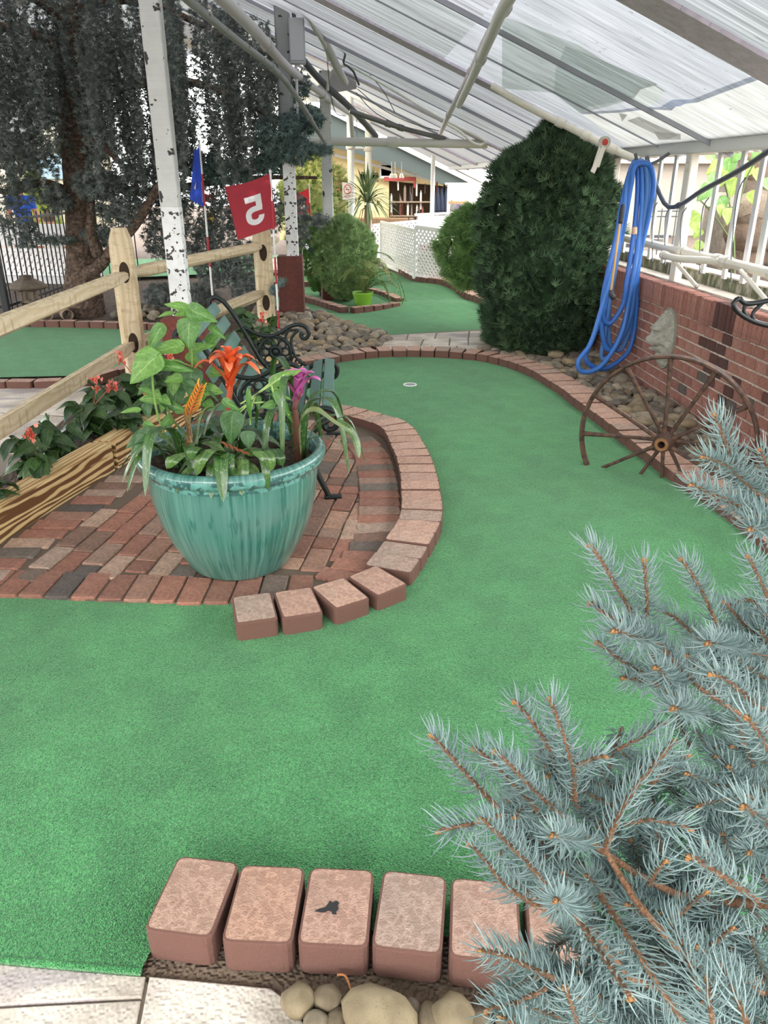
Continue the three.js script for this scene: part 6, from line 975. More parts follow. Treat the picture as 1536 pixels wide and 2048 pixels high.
{
  const g = thing('lattice_fence', 'white diagonal lattice fence running back along the humped green', 'fence', [0.74, 0, -13.7]);
  lattice(g, [0, 0.1, 0], [0.42, 0.06, 1.72], 0.66, 0.06, 0.085, 0.03); lattice(g, [0.42, 0.06, 1.72], [1.62, -0.02, 3.5], 0.7, 0.08, 0.085, 0.03);
  const q = thing('lattice_fence', 'lower white lattice panel with a solid white end board behind the palm', 'fence', [0.5, 0.1, -14.6]); lattice(q, [0, 0, 0], [1.0, 0.05, -0.6], 0.55, 0.06, 0.1, 0.045); part(q, 'board', beam(V(1.0, 0.5, -0.6), V(1.75, 0.5, -0.9), 0.03, 0.5), vinyl); part(q, 'rail', beam(V(0.95, 0.77, -0.6), V(1.8, 0.79, -0.92), 0.06, 0.04), vinyl);
  const r = thing('lattice_fence', 'white lattice screen with a dotted upper band behind the black iron fence', 'fence', [-5.2, 0, -12.4]); lattice(r, [0, 0, 0], [1.7, 0, 0.35], 0.36, 0.16, 0.1, 0.05); lattice(r, [0, 0, 0], [1.7, 0, 0.35], 0.26, 0.6, 0.13, 0.085);
  part(r, 'board', beam(V(0, 0.1, 0), V(1.7, 0.1, 0.35), 0.03, 0.12), mat(0xd5d2cf, 0.7)); part(r, 'post', soft(0.07, 0.95, 0.07, 0.008, 0, 0.45, 0), vinyl); part(r, 'post', soft(0.07, 0.95, 0.07, 0.008, 1.7, 0.45, 0.35), vinyl);
}
// ---------------------------------------------------------------- shop building behind
{
  const O = V(0.8, 0, -20), g = thing('shop_building', 'cream yellow shop building with a dark sloping soffit and an open counter', 'building', O.toArray());
  const yel = mat(0xf0dca4, 0.8), soffit = mat(0x424a46, 0.8), fascia = mat(0xe9e8e2, 0.6), dark = mat(0x2a2320, 0.9), redTrim = mat(0xb8524c, 0.7);
  const Z = (x, y, d = 20) => atDepth(x, y, d).sub(O), poly = (pts, depth, dz) => { const s = new THREE.Shape(pts.map((p) => new THREE.Vector2(p.x, p.y))); const q = new THREE.ExtrudeGeometry(s, { depth, bevelEnabled: false }); q.translate(0, 0, dz); return boxUV(q); };
  part(g, 'wall', poly([Z(560, 480), Z(560, 250), Z(700, 255), Z(905, 372), Z(905, 374), Z(778, 362), Z(778, 480)], 0.12, -0.1), yel);
  for (const x of [690, 725, 760, 795, 830]) part(g, 'batten', bar(Z(x, 300), Z(x, 372), 0.012, 4), mat(0xd6bd82, 0.8));
  // dark sloping soffit band under a white fascia, the roof sheet behind it
  part(g, 'soffit', poly([Z(556, 178, 19.4), Z(700, 244, 19.4), Z(962, 378, 19.4), Z(930, 381, 19.4), Z(905, 375, 19.4), Z(790, 334, 19.4), Z(700, 303, 19.4), Z(556, 268, 19.4)], 0.06, 0.5), soffit);
  part(g, 'fascia', beam(Z(550, 168, 19.35), Z(966, 374, 19.35), 0.08, 0.1), fascia); part(g, 'roof_sheet', beam(Z(550, 160, 20).setZ(-1.6), Z(966, 368, 20).setZ(-1.6), 4.4, 0.03), mat(0xd9d6d2, 0.5)); part(g, 'end_post', bar(Z(928, 384, 19.5), Z(934, 470, 19.5), 0.05), fascia);
  part(g, 'rake_trim', beam(Z(640, 302, 19.8), Z(830, 352, 19.8), 0.03, 0.06), fascia); part(g, 'rake_trim', beam(Z(830, 352, 19.8), Z(905, 372, 19.8), 0.03, 0.05), fascia);
  // the shop room behind the opening: back and side walls, ceiling and floor round a real recess
  { const l = Z(778, 455), r = Z(908, 455), w = r.x - l.x, cx = (l.x + r.x) / 2, inner = mat(0xb09a80, 0.9); part(g, 'room_back', soft(w + 0.3, 1.5, 0.08, 0.01, cx, 1.0, -2.4), inner); part(g, 'room_side', soft(0.08, 1.5, 2.4, 0.01, l.x - 0.05, 1.0, -1.2), inner); part(g, 'room_side', soft(0.08, 1.5, 2.4, 0.01, r.x + 0.05, 1.0, -1.2), inner); part(g, 'room_ceiling', soft(w + 0.3, 0.06, 2.4, 0.01, cx, 1.66, -1.25), inner); part(g, 'room_floor', soft(w + 0.3, 0.06, 2.4, 0.01, cx, 0.22, -1.2), mat(0x8a7660, 0.9)); }
  part(g, 'red_trim', beam(Z(768, 358, 19.8), Z(832, 358, 19.8), 0.04, 0.09), redTrim); part(g, 'red_trim', beam(Z(829, 358, 19.8), Z(829, 376, 19.8), 0.05, 0.05, V(0, 0, 1)), redTrim); part(g, 'red_trim', beam(Z(655, 350, 19.8), Z(688, 350, 19.8), 0.04, 0.08), redTrim);
  part(g, 'door', poly([Z(668, 460, 19.85), Z(668, 357, 19.85), Z(690, 357, 19.85), Z(690, 460, 19.85)], 0.05, -0.02), mat(0xa8483f, 0.7));
  const w = part(g, 'window', merge([beam(Z(760, 328, 19.8), Z(785, 328, 19.8), 0.03, 0.05), beam(Z(760, 354, 19.8), Z(785, 354, 19.8), 0.03, 0.05), beam(Z(761, 328, 19.8), Z(761, 354, 19.8), 0.03, 0.05, V(0, 0, 1)), beam(Z(784, 328, 19.8), Z(784, 354, 19.8), 0.03, 0.05, V(0, 0, 1))]), fascia); part(w, 'pane', poly([Z(762, 353, 19.85), Z(762, 329, 19.85), Z(783, 329, 19.85), Z(783, 353, 19.85)], 0.02, 0), mat(0x5b6468, 0.15));
  const w2 = part(g, 'window', merge([beam(Z(722, 346, 19.8), Z(757, 348, 19.8), 0.03, 0.05), beam(Z(722, 362, 19.8), Z(757, 362, 19.8), 0.03, 0.05)]), mat(0x5a4a3c, 0.8)); part(w2, 'pane', poly([Z(722, 362, 19.85), Z(722, 347, 19.85), Z(757, 348, 19.85), Z(757, 362, 19.85)], 0.02, 0), mat(0xcfc8b4, 0.3));
  // goods hanging and standing in the dark opening
  reseed(401); const gc = [0x7a6a5a, 0x4a3a34, 0xb8b4ac, 0x3a4654, 0x8a4a3a, 0xd8d2c4, 0x5a5450].map((c) => mat(c, 0.8));
  for (let i = 0; i < 34; i++) { const x = R(782, 902), y = R(372, 440), w0 = R(0.02, 0.06), h0 = R(0.12, 0.5); part(g, 'goods', merge([soft(w0, h0, 0.04, 0.006), soft(w0 * 0.5, 0.05, 0.03, 0.004, 0, h0 / 2 + 0.02, 0)]), pick(gc)).position.copy(Z(x, y, 19.75)); }
  for (const y of [404, 432]) part(g, 'shelf', beam(Z(780, y, 19.7), Z(860, y, 19.7), 0.12, 0.03), mat(0x8a7660, 0.8));
  for (const x of [868, 876, 884, 892]) part(g, 'hanging_coat', sweep([Z(x, 374, 19.6), Z(x, 395, 19.6), Z(x + 1, 425, 19.6)], [0.02, 0.055, 0.06], 8), mat([0x2a3140, 0x3b4250, 0x24272c, 0x4b4a52][x % 4], 0.9));
  part(g, 'counter', soft(1.7, 0.4, 0.4, 0.02, 0.2, 0.42, 0.4), mat(0x8a6a4c, 0.8));
  const lamp = (x, y, d, label) => { const p = atDepth(x, y, d), t = thing('pendant_lamp', label, 'lamp', p.toArray()); part(t, 'shade', lathe([[0.03, 0.06], [0.05, 0.05], [0.22, 0.0], [0.215, -0.01], [0.04, 0.035]], 24), mat(0xf3f1ea, 0.5)); part(t, 'cord', bar(V(0, 0.05, 0), V(0, 0.6, 0), 0.006, 5), darkBar); };
  for (const [x, y, lab] of [[617, 206, 'glowing white bay lamp seen through the cedar, right one'], [538, 138, 'glowing white bay lamp seen through the cedar beside the boxed post']]) { const p = atDepth(x, y, 13.2), t = thing('bay_lamp', lab, 'lamp', p.toArray()); part(t, 'reflector', lathe([[0.05, 0.1], [0.09, 0.09], [0.2, 0.0], [0.19, 0.0], [0.08, 0.075]], 24), mat(0xe8e4d8, 0.4)); part(t, 'diffuser', lathe([[0.001, 0.008], [0.18, 0.008], [0.18, 0.001], [0.001, 0.0]], 24), new THREE.MeshStandardMaterial({ color: 0xfff4dc, emissive: 0xfff0d2, emissiveIntensity: 2.2 })); part(t, 'hanger', bar(V(0, 0.09, 0), V(0, 0.6, 0), 0.008, 6), darkBar); const l = new THREE.PointLight(0xfff0d2, 2.5, 0, 2); l.position.set(0, -0.12, 0); l.castShadow = true; l.shadow.radius = 8; t.add(l); }
  lamp(714, 298, 17, 'flat white pendant lamp hanging between two white posts');
  for (const [x, k] of [[783, 'left'], [790, 'middle'], [803, 'right']]) { const p = atDepth(x, 354, 18), t = thing('fan_light', 'small white bell shade over the counter, ' + k + ' one of three', 'lamp', p.toArray()); part(t, 'shade', lathe([[0.015, 0.07], [0.03, 0.06], [0.055, -0.02], [0.05, -0.02], [0.02, 0.05]], 14), mat(0xf0e8d4, 0.5)); part(t, 'stem', bar(V(0, 0.06, 0), V(0, 0.3, 0), 0.008, 6), creamPipe); }
}
{ // pale plastic curtain at the end of the shop
  const p = atDepth(945, 440, 18.6), c = thing('plastic_curtain', 'pale pleated plastic curtain hanging right of the shop', 'curtain', [p.x, 0.2, p.z]), L = []; for (let i = 0; i < 22; i++) L.push(V(-0.6 + i * 0.11, 0, (i % 2) * 0.06)); const pos = [], idx = []; for (const [i, q] of L.entries()) for (const y of [0, 1.15]) pos.push(q.x, y, q.z); for (let i = 0; i + 1 < L.length; i++) idx.push(2 * i, 2 * i + 2, 2 * i + 1, 2 * i + 1, 2 * i + 2, 2 * i + 3); const q = new THREE.BufferGeometry(); q.setAttribute('position', new THREE.Float32BufferAttribute(pos, 3)); q.setIndex(idx); q.computeVertexNormals(); part(c, 'sheet', q, mat(0xd6d4d0, 0.7, { side: THREE.DoubleSide })); part(c, 'rail', bar(V(-0.65, 1.17, 0), V(1.75, 1.17, 0), 0.025), creamPipe);
}
{ // no smoking sign
  const c = document.createElement('canvas'); c.width = 128; c.height = 160; const k = c.getContext('2d'); k.fillStyle = '#e9dfda'; k.fillRect(0, 0, 128, 160); k.strokeStyle = '#c86a66'; k.lineWidth = 10; k.beginPath(); k.arc(64, 66, 44, 0, 6.3); k.stroke(); k.strokeStyle = '#6a5a58'; k.lineWidth = 8; k.beginPath(); k.moveTo(38, 66); k.lineTo(90, 66); k.stroke(); k.strokeStyle = '#c86a66'; k.beginPath(); k.moveTo(34, 36); k.lineTo(94, 96); k.stroke(); k.fillStyle = '#c08a86'; k.fillRect(24, 124, 80, 8); k.fillRect(34, 140, 60, 8);
  const t = new THREE.CanvasTexture(c); t.colorSpace = THREE.SRGBColorSpace; const g = thing('no_smoking_sign', 'small white no smoking sign with a red ring on the white post', 'sign', atDepth(695, 382, 13.5).toArray()); part(g, 'board', new THREE.BoxGeometry(0.17, 0.26, 0.012), mat(0xe5dcd6, 0.6)); const f = part(g, 'print', new THREE.PlaneGeometry(0.165, 0.25), mat(0xffffff, 0.6, { map: t })); f.position.z = 0.0075;
}
{ // easel, table
  const p = atDepth(915, 425, 16), g = thing('easel', 'wooden easel holding a framed picture near the shop', 'easel', [p.x, 0.0, p.z], -0.35), w = mat(0xc9a676, 0.7);
  part(g, 'leg', beam(V(-0.2, 0, 0), V(-0.14, 1.1, -0.1), 0.04, 0.03), w); part(g, 'leg', beam(V(0.2, 0, 0), V(0.16, 1.1, -0.1), 0.04, 0.03), w); part(g, 'leg', beam(V(0, 0, -0.4), V(0, 1.05, -0.12), 0.04, 0.03), w); part(g, 'picture', soft(0.3, 0.62, 0.02, 0.004, 0, 0.72, -0.03, [-0.08, 0, 0]), mat(0xffffff, 0.6, { map: tex(64, 64, (u, v) => { const k = fbm(u, v, 5, 5, 6, 3); return k > 0.55 ? [150, 130, 160] : mixc([110, 130, 110], [200, 190, 180], v); }, 1 / 0.3, 1 / 0.62) })); part(g, 'crossbar', beam(V(-0.2, 1.05, -0.08), V(0.2, 1.05, -0.08), 0.03, 0.05), w);
  const q = atDepth(880, 450, 17), t = thing('cloth_table', 'small table under a maroon cloth beside the easel', 'table', [q.x, 0.1, q.z]); part(t, 'cloth', rough(lathe([[0.001, 0.62], [0.36, 0.62], [0.375, 0.6], [0.4, 0.3], [0.42, 0]], 40), 0.012, 6), mat(0x7d2a3c, 0.85)); part(t, 'top_cloth', lathe([[0.001, 0.632], [0.3, 0.632], [0.32, 0.61]], 30), mat(0xc9a0a4, 0.8));
  const s = thing('candle_stand', 'black wrought iron candle stand on the white board', 'stand', atDepth(828, 458, 15.3).toArray()); part(s, 'stand', merge([bar(V(0, -0.1, 0), V(0, 0.25, 0), 0.012, 6), bar(V(-0.1, 0.16, 0), V(0, 0.05, 0), 0.008, 5), bar(V(0.1, 0.16, 0), V(0, 0.05, 0), 0.008, 5), bar(V(-0.1, 0.16, 0), V(-0.1, 0.2, 0), 0.014, 6), bar(V(0.1, 0.16, 0), V(0.1, 0.2, 0), 0.014, 6)]), darkBar);
}
// ---------------------------------------------------------------- buildings on the left
{
  const O = V(-6.7, 0, -19), g = thing('garden_shed', 'cream shed with vertical boards and an orange edged roof, far left', 'building', O.toArray()), cream = mat(0xe4d9c0, 0.8), Z = (x, y, d = 19) => atDepth(x, y, d).sub(O);
  for (let i = 0; i < 13; i++) { const x = -0.75 + i * 0.2; part(g, 'board', soft(0.19, 2.2, 0.04, 0.006, x, 1.6, 0), cream); }
  part(g, 'sill', soft(2.8, 0.08, 0.08, 0.01, 0.5, 2.05, 0.04), mat(0xcdbf9f, 0.8)); part(g, 'window', soft(1.3, 0.5, 0.06, 0.01, 0.6, 1.72, 0.03), mat(0xa8c4d6, 0.15)); part(g, 'fascia', beam(Z(-30, 225, 18.7), Z(40, 245, 18.7), 0.06, 0.2), mat(0xe9e6de, 0.7)); part(g, 'roof_edge', beam(Z(-30, 240, 18.65), Z(38, 252, 18.65), 0.08, 0.07), mat(0xd79a3a, 0.7)); part(g, 'eave', beam(Z(-40, 262, 18.6), Z(30, 272, 18.6), 0.3, 0.08), mat(0xa0907c, 0.8)); part(g, 'round_sign', moved(new THREE.CylinderGeometry(0.09, 0.09, 0.02, 20), [0, 0, 0], [Math.PI / 2, 0, 0]).translate(...Z(14, 272, 18.4).toArray()), mat(0xe8e6e6, 0.6));  // window: blue sky reflection painted into its flat colour
  part(g, 'rake', beam(Z(18, 275, 18.8), Z(50, 250, 18.8), 0.05, 0.1), mat(0xd8ccb2, 0.8)); part(g, 'door', soft(0.5, 0.9, 0.05, 0.01, 0.2, 0.9, 0.05), mat(0x9aa0b4, 0.6));
}
shrub('golden_bush', 'yellow green bush in front of the far shed', 'shrub', [-6.2, 0, -17.6], [[0.02, 0.2], [0.6, 0.4], [1.2, 0.36], [1.62, 0.05]], 600, 0.09, [0xb8c458, 0xa4b648, 0x8aa040], 23);
// ---------------------------------------------------------------- outside the right wall
{
  const g = setting('ground', 'raised stony yard outside the bars'); part(g, 'soil', box(8, 0.6, 30, WX + 4.37, 0.3, -12), soil);
  const h = thing('neighbour_house', 'beige clapboard house beyond the bars with a white eave', 'building', [7.9, 0.6, -13.5]), sid = mat(0x8f867a, 0.8), wh = mat(0xf2f1ee, 0.6);
  for (let i = 0; i < 10; i++) part(h, 'clapboard', box(7, 0.118, 0.05, 0, 0.06 + i * 0.11, 0, [0.12, 0, 0]), sid);
  part(h, 'eave', soft(7.4, 0.14, 0.3, 0.02, 0, 1.18, 0.1), wh); part(h, 'roof', box(7.4, 0.05, 2.4, 0, 1.65, -0.9, [0.45, 0, 0]), wh); part(h, 'wall_core', box(7, 1.1, 0.1, 0, 0.55, -0.08), sid);
  const pole = thing('wood_pole', 'grey weathered wooden pole behind the white bars', 'pole', [3.5, 0.6, -7.35]); part(pole, 'shaft', rough(moved(new THREE.CylinderGeometry(0.13, 0.14, 2.0, 16, 8), [0, 1.0, 0]), 0.006, 8), mat(0x7e766c, 0.9, { map: grainMap })); part(pole, 'cap', moved(new THREE.CylinderGeometry(0.17, 0.15, 0.12, 14), [0, 0.72, 0]), mat(0xb9b2a4, 0.9));
  const st = [0x8f7c68, 0x826e5c, 0x9c8c7a, 0x76675a, 0x96826c].map((c) => mat(c, 0.95, { map: grainMap, bumpMap: grainBump, bumpScale: 0.01 }));
  const pil = thing('stone_pillar', 'rough stacked tan stone pillar outside at the right edge', 'pillar', [3.6, 0.58, -6.65]); reseed(421);
  for (let k = 0; k < 7; k++) for (let i = 0; i < 2; i++) part(pil, 'stone', rough(moved(new THREE.DodecahedronGeometry(0.2, 1), [(i - 0.5) * 0.3 + R(-0.03, 0.03), 0.1 + k * 0.19, R(-0.05, 0.05)], [R(0, 3), R(0, 3), R(0, 3)], [1.1, 0.62, 0.9]), 0.03, 5, k * 3 + i), pick(st));
  for (const [x, y, z, r, l, a, lab] of [[3.55, 0.7, -7.8, 0.1, 1.5, 0.25, 'long grey bleached log lying outside the bars, upper one'], [3.15, 0.66, -7.35, 0.08, 0.7, 0.2, 'short orange brown split log outside the bars'], [3.4, 0.67, -8.6, 0.09, 0.8, 0.3, 'pale tan log end outside, seen left of the wide post']]) { const t = thing('log', lab, 'log', [x, y, z], a); part(t, 'trunk', rough(moved(new THREE.CylinderGeometry(r, r * 1.08, l, 14, 6), [0, 0, 0], [0, 0, Math.PI / 2]), 0.012, 7), mat(lab.includes('orange') ? 0xc98a5c : lab.includes('grey') ? 0xb8b0a4 : 0xcdb48c, 0.9, { map: grainMap })); }
  const cr = thing('crate_stack', 'stack of dark pallets and tubs outside, low behind the bars', 'pallet', [3.3, 0.6, -9.2]); for (let k = 0; k < 5; k++) part(cr, 'slat', soft(1.1, 0.03, 0.12, 0.005, 0, 0.06 + 0.055 * k, R(-0.2, 0.2), [0, R(-0.2, 0.2), 0]), mat([0x3a3a3c, 0x6a645c][k % 2], 0.8)); part(cr, 'block', soft(0.3, 0.12, 0.3, 0.01, -0.3, 0.06, 0), mat(0x2c2c2e, 0.8));
  const wr = thing('wire_rack', 'dark wire rack standing outside behind the vine', 'rack', [3.2, 0.6, -7.95]); for (let i = 0; i < 5; i++) part(wr, 'rod', bar(V(-0.15 + i * 0.075, 0, 0), V(-0.15 + i * 0.075, 0.62, 0), 0.007, 5), darkBar); for (const y of [0.03, 0.55, 0.6]) part(wr, 'rod', bar(V(-0.17, y, 0), V(0.17, y, 0), 0.008, 5), darkBar);
  reseed(431); const vi = thing('grape_vine', 'bright yellow green vine leaves climbing outside the bars', 'vine', [2.95, 0.6, -6.3]), vm = [leafy(leafMap([112, 140, 48], [146, 170, 68], [176, 190, 106]), 0xffffff, 0.6, 0.45), leafy(leafMap([74, 116, 46], [106, 144, 66], [140, 168, 98]), 0xffffff, 0.6, 0.4)];
  const Z = (x, y, d) => atDepth(x, y, d).sub(V(2.95, 0.6, -6.3));
  for (const pts of [[[1470, 560, 6.2], [1465, 440, 6.3], [1440, 340, 6.3], [1412, 290, 6.3]], [[1470, 440, 6.2], [1500, 340, 6.1], [1530, 300, 6.0]], [[1462, 480, 6.3], [1420, 420, 6.4], [1400, 400, 6.4]]]) part(vi, 'stem', sweep(pts.map((p) => Z(...p)), 0.006, 5), stemDark);
  for (const [x, y, k] of [[1415, 305, 1], [1440, 330, 0], [1450, 345, 0], [1425, 350, 1], [1460, 320, 1], [1480, 305, 1], [1520, 290, 1], [1535, 300, 0], [1500, 330, 0], [1450, 395, 1], [1440, 400, 1], [1455, 420, 0], [1400, 460, 0], [1388, 447, 0], [1402, 485, 0], [1395, 430, 0], [1440, 412, 0], [1505, 385, 0], [1530, 360, 1], [1420, 375, 1], [1380, 535, 1], [1470, 360, 0], [1515, 340, 0]]) { const a = R(-2.6, -0.6); leafAt(vi, 'leaf', scaled(heartGeo[0], R(0.08, 0.13), 1.05), vm[k], Z(x, y, 6.2 + R(-0.1, 0.1)), V(Math.cos(a), Math.sin(a), 0.1), V(R(-0.4, 0.4), 0.3, 1)); }
}
// ---------------------------------------------------------------- people far left
function person(label, pos, turn, seated, shirt, hairColor, cap) {
  const g = thing('person', label, 'person', pos, turn), S = 0.9, J = seated
    ? { hip: [0, 0.42, 0], chest: [0, 0.72, 0.03], neck: [0, 0.9, 0.03], head: [0, 1.03, 0.05], sL: [-0.17, 0.84, 0.02], sR: [0.17, 0.84, 0.02], eL: [-0.22, 0.6, 0.06], eR: [0.22, 0.6, 0.06], hL: [-0.15, 0.47, 0.25], hR: [0.15, 0.47, 0.25], pL: [-0.09, 0.42, 0.02], pR: [0.09, 0.42, 0.02], kL: [-0.12, 0.43, 0.38], kR: [0.12, 0.43, 0.38], aL: [-0.12, 0.06, 0.36], aR: [0.12, 0.06, 0.36] }
    : { hip: [0, 0.86, 0], chest: [0, 1.18, 0.01], neck: [0, 1.38, 0], head: [0, 1.52, 0.02], sL: [-0.18, 1.31, 0], sR: [0.18, 1.31, 0], eL: [-0.23, 1.05, 0.02], eR: [0.23, 1.05, 0.02], hL: [-0.22, 0.82, 0.12], hR: [0.22, 0.82, 0.12], pL: [-0.09, 0.84, 0], pR: [0.09, 0.84, 0], kL: [-0.1, 0.46, 0.03], kR: [0.1, 0.46, 0.03], aL: [-0.1, 0.06, 0], aR: [0.1, 0.06, 0] };
  const bones = [['hip', 'chest', 0.125, 0.14], ['chest', 'neck', 0.13, 0.055], ['neck', 'head', 0.05, 0.085], ['head', 'head', 0.095, 0.095], ['sL', 'eL', 0.052, 0.042], ['eL', 'hL', 0.04, 0.028], ['sR', 'eR', 0.052, 0.042], ['eR', 'hR', 0.04, 0.028], ['sL', 'sR', 0.065, 0.065], ['pL', 'kL', 0.085, 0.058], ['kL', 'aL', 0.055, 0.038], ['pR', 'kR', 0.085, 0.058], ['kR', 'aR', 0.055, 0.038]].map(([a, b, r, s]) => [V(...J[a]), V(...J[b]), r, s]);
  for (const s of ['L', 'R']) { const a = V(...J['a' + s]); bones.push([a, a.clone().add(V(0, -0.03, 0.14)), 0.035, 0.028]); const h = V(...J['h' + s]), e = V(...J['e' + s]), d = h.clone().sub(e).normalize(); bones.push([h, h.clone().addScaledVector(d, 0.06), 0.03, 0.026]); for (let f = 0; f < 4; f++) bones.push([h.clone().addScaledVector(d, 0.06).add(V((f - 1.5) * 0.014, 0, 0)), h.clone().addScaledVector(d, 0.115 - 0.012 * Math.abs(f - 1.3)).add(V((f - 1.5) * 0.015, -0.01, 0)), 0.0085, 0.007]); bones.push([h.clone().addScaledVector(d, 0.02), h.clone().addScaledVector(d, 0.06).add(V(s === 'L' ? 0.035 : -0.035, 0, 0.01)), 0.01, 0.008]); }
  const hd = V(...J.head); bones.push([hd.clone().add(V(0, -0.01, 0.09)), hd.clone().add(V(0, -0.03, 0.1)), 0.012, 0.016], [hd.clone().add(V(0, -0.07, 0.06)), hd.clone().add(V(0, -0.08, 0.05)), 0.035, 0.03]); for (const s of [-1, 1]) bones.push([hd.clone().add(V(s * 0.095, 0.01, 0)), hd.clone().add(V(s * 0.098, -0.03, 0)), 0.015, 0.012]);
  const H = 1.75, N = 96, mc = new MarchingCubes(N, new THREE.Material(), false, false, 90000); mc.isolation = 0; const a = V(), ab = V();
  const at = (i) => (i / (N / 2) - 1) * H / 2;
  for (let k = 0; k < N; k++) for (let j = 0; j < N; j++) for (let i = 0; i < N; i++) { const p = V(at(i), at(j) + H / 2, at(k)); let s = 0; for (const [A, B, r0, r1] of bones) { ab.subVectors(B, A); const t = clamp(a.subVectors(p, A).dot(ab) / (ab.lengthSq() || 1), 0, 1), d = p.distanceTo(ab.multiplyScalar(t).add(A)) - lerp(r0, r1, t); s += Math.exp(-d * 70); } mc.field[i + j * N + k * N * N] = Math.log(s) / 70; }
  mc.update(); const n = mc.count, q = new THREE.BufferGeometry(), P = new Float32Array(mc.positionArray.subarray(0, n * 3)), C = new Float32Array(n * 3), skin = new THREE.Color(0xc98f74), sh = new THREE.Color(shirt), leg = new THREE.Color(0x3c4454), hr = new THREE.Color(hairColor), shoe = new THREE.Color(0x2a2a2c);
  for (let i = 0; i < n; i++) { const x = P[i * 3] * H / 2, y = P[i * 3 + 1] * H / 2 + H / 2, z = P[i * 3 + 2] * H / 2; P.set([x, y, z], i * 3); const arm = Math.abs(x) > 0.145 && y < J.sL[1] - 0.16; const c = y > J.neck[1] + 0.0 ? (y > hd.y + 0.035 || (z < hd.z - 0.045 && y > hd.y - 0.05) ? hr : skin) : y < 0.075 ? shoe : arm && y > J.hip[1] - 0.2 && (!seated || z < 0.33) ? skin : y > J.hip[1] - 0.02 && (!seated || z < 0.2) ? sh : leg; C.set([c.r, c.g, c.b], i * 3); }
  q.setAttribute('position', new THREE.BufferAttribute(P, 3)); q.setAttribute('normal', new THREE.BufferAttribute(new Float32Array(mc.normalArray.subarray(0, n * 3)), 3)); q.setAttribute('color', new THREE.BufferAttribute(C, 3)); q.scale(S, S, S); const w = mergeVertices((q.deleteAttribute('normal'), q), 1e-4); w.computeVertexNormals();
  part(g, 'body', w, mat(0xffffff, 0.8, { vertexColors: true }));
  if (cap) { const c = part(g, 'cap', lathe([[0.001, 0.075], [0.05, 0.068], [0.088, 0.035], [0.1, 0], [0.098, -0.012]], 24), mat(0x7a6a58, 0.9)); c.position.set(hd.x * S, (hd.y + 0.035) * S, hd.z * S); part(c, 'brim', moved(new THREE.CylinderGeometry(0.09, 0.09, 0.008, 20), [0, -0.005, 0.07], [0.1, 0, 0], [0.85, 1, 1]), mat(0x6f604f, 0.9)); }
  else for (const s of [-1, 1]) part(g, 'eye', moved(new THREE.SphereGeometry(0.011, 10, 8), [s * 0.034 * S, (hd.y + 0.012) * S, (hd.z + 0.088) * S]), mat(0x2a2220, 0.3));
  return g;
}
person('person seated with back turned, grey brown cap, behind the white lattice screen', [-4.42, 0.0, -12.9], Math.PI + 0.2, true, 0xdad6d0, 0x5a4636, true);
person('standing person in a bright blue shirt glimpsed through the cedar, far left', [-5.05, 0.0, -13.6], 0.3, false, 0x2f5fc8, 0x4a3a2e, false);
{ const b = thing('garden_bench', 'low plain wooden bench that the capped person sits on', 'bench', [-4.44, 0, -12.86], 0.2); part(b, 'seat', soft(0.7, 0.05, 0.3, 0.01, 0, 0.26, 0), mat(0x9a7a58, 0.8)); for (const x of [-0.3, 0.3]) part(b, 'leg', soft(0.05, 0.26, 0.26, 0.008, x, 0.11, 0), mat(0x8a6c4c, 0.8)); }
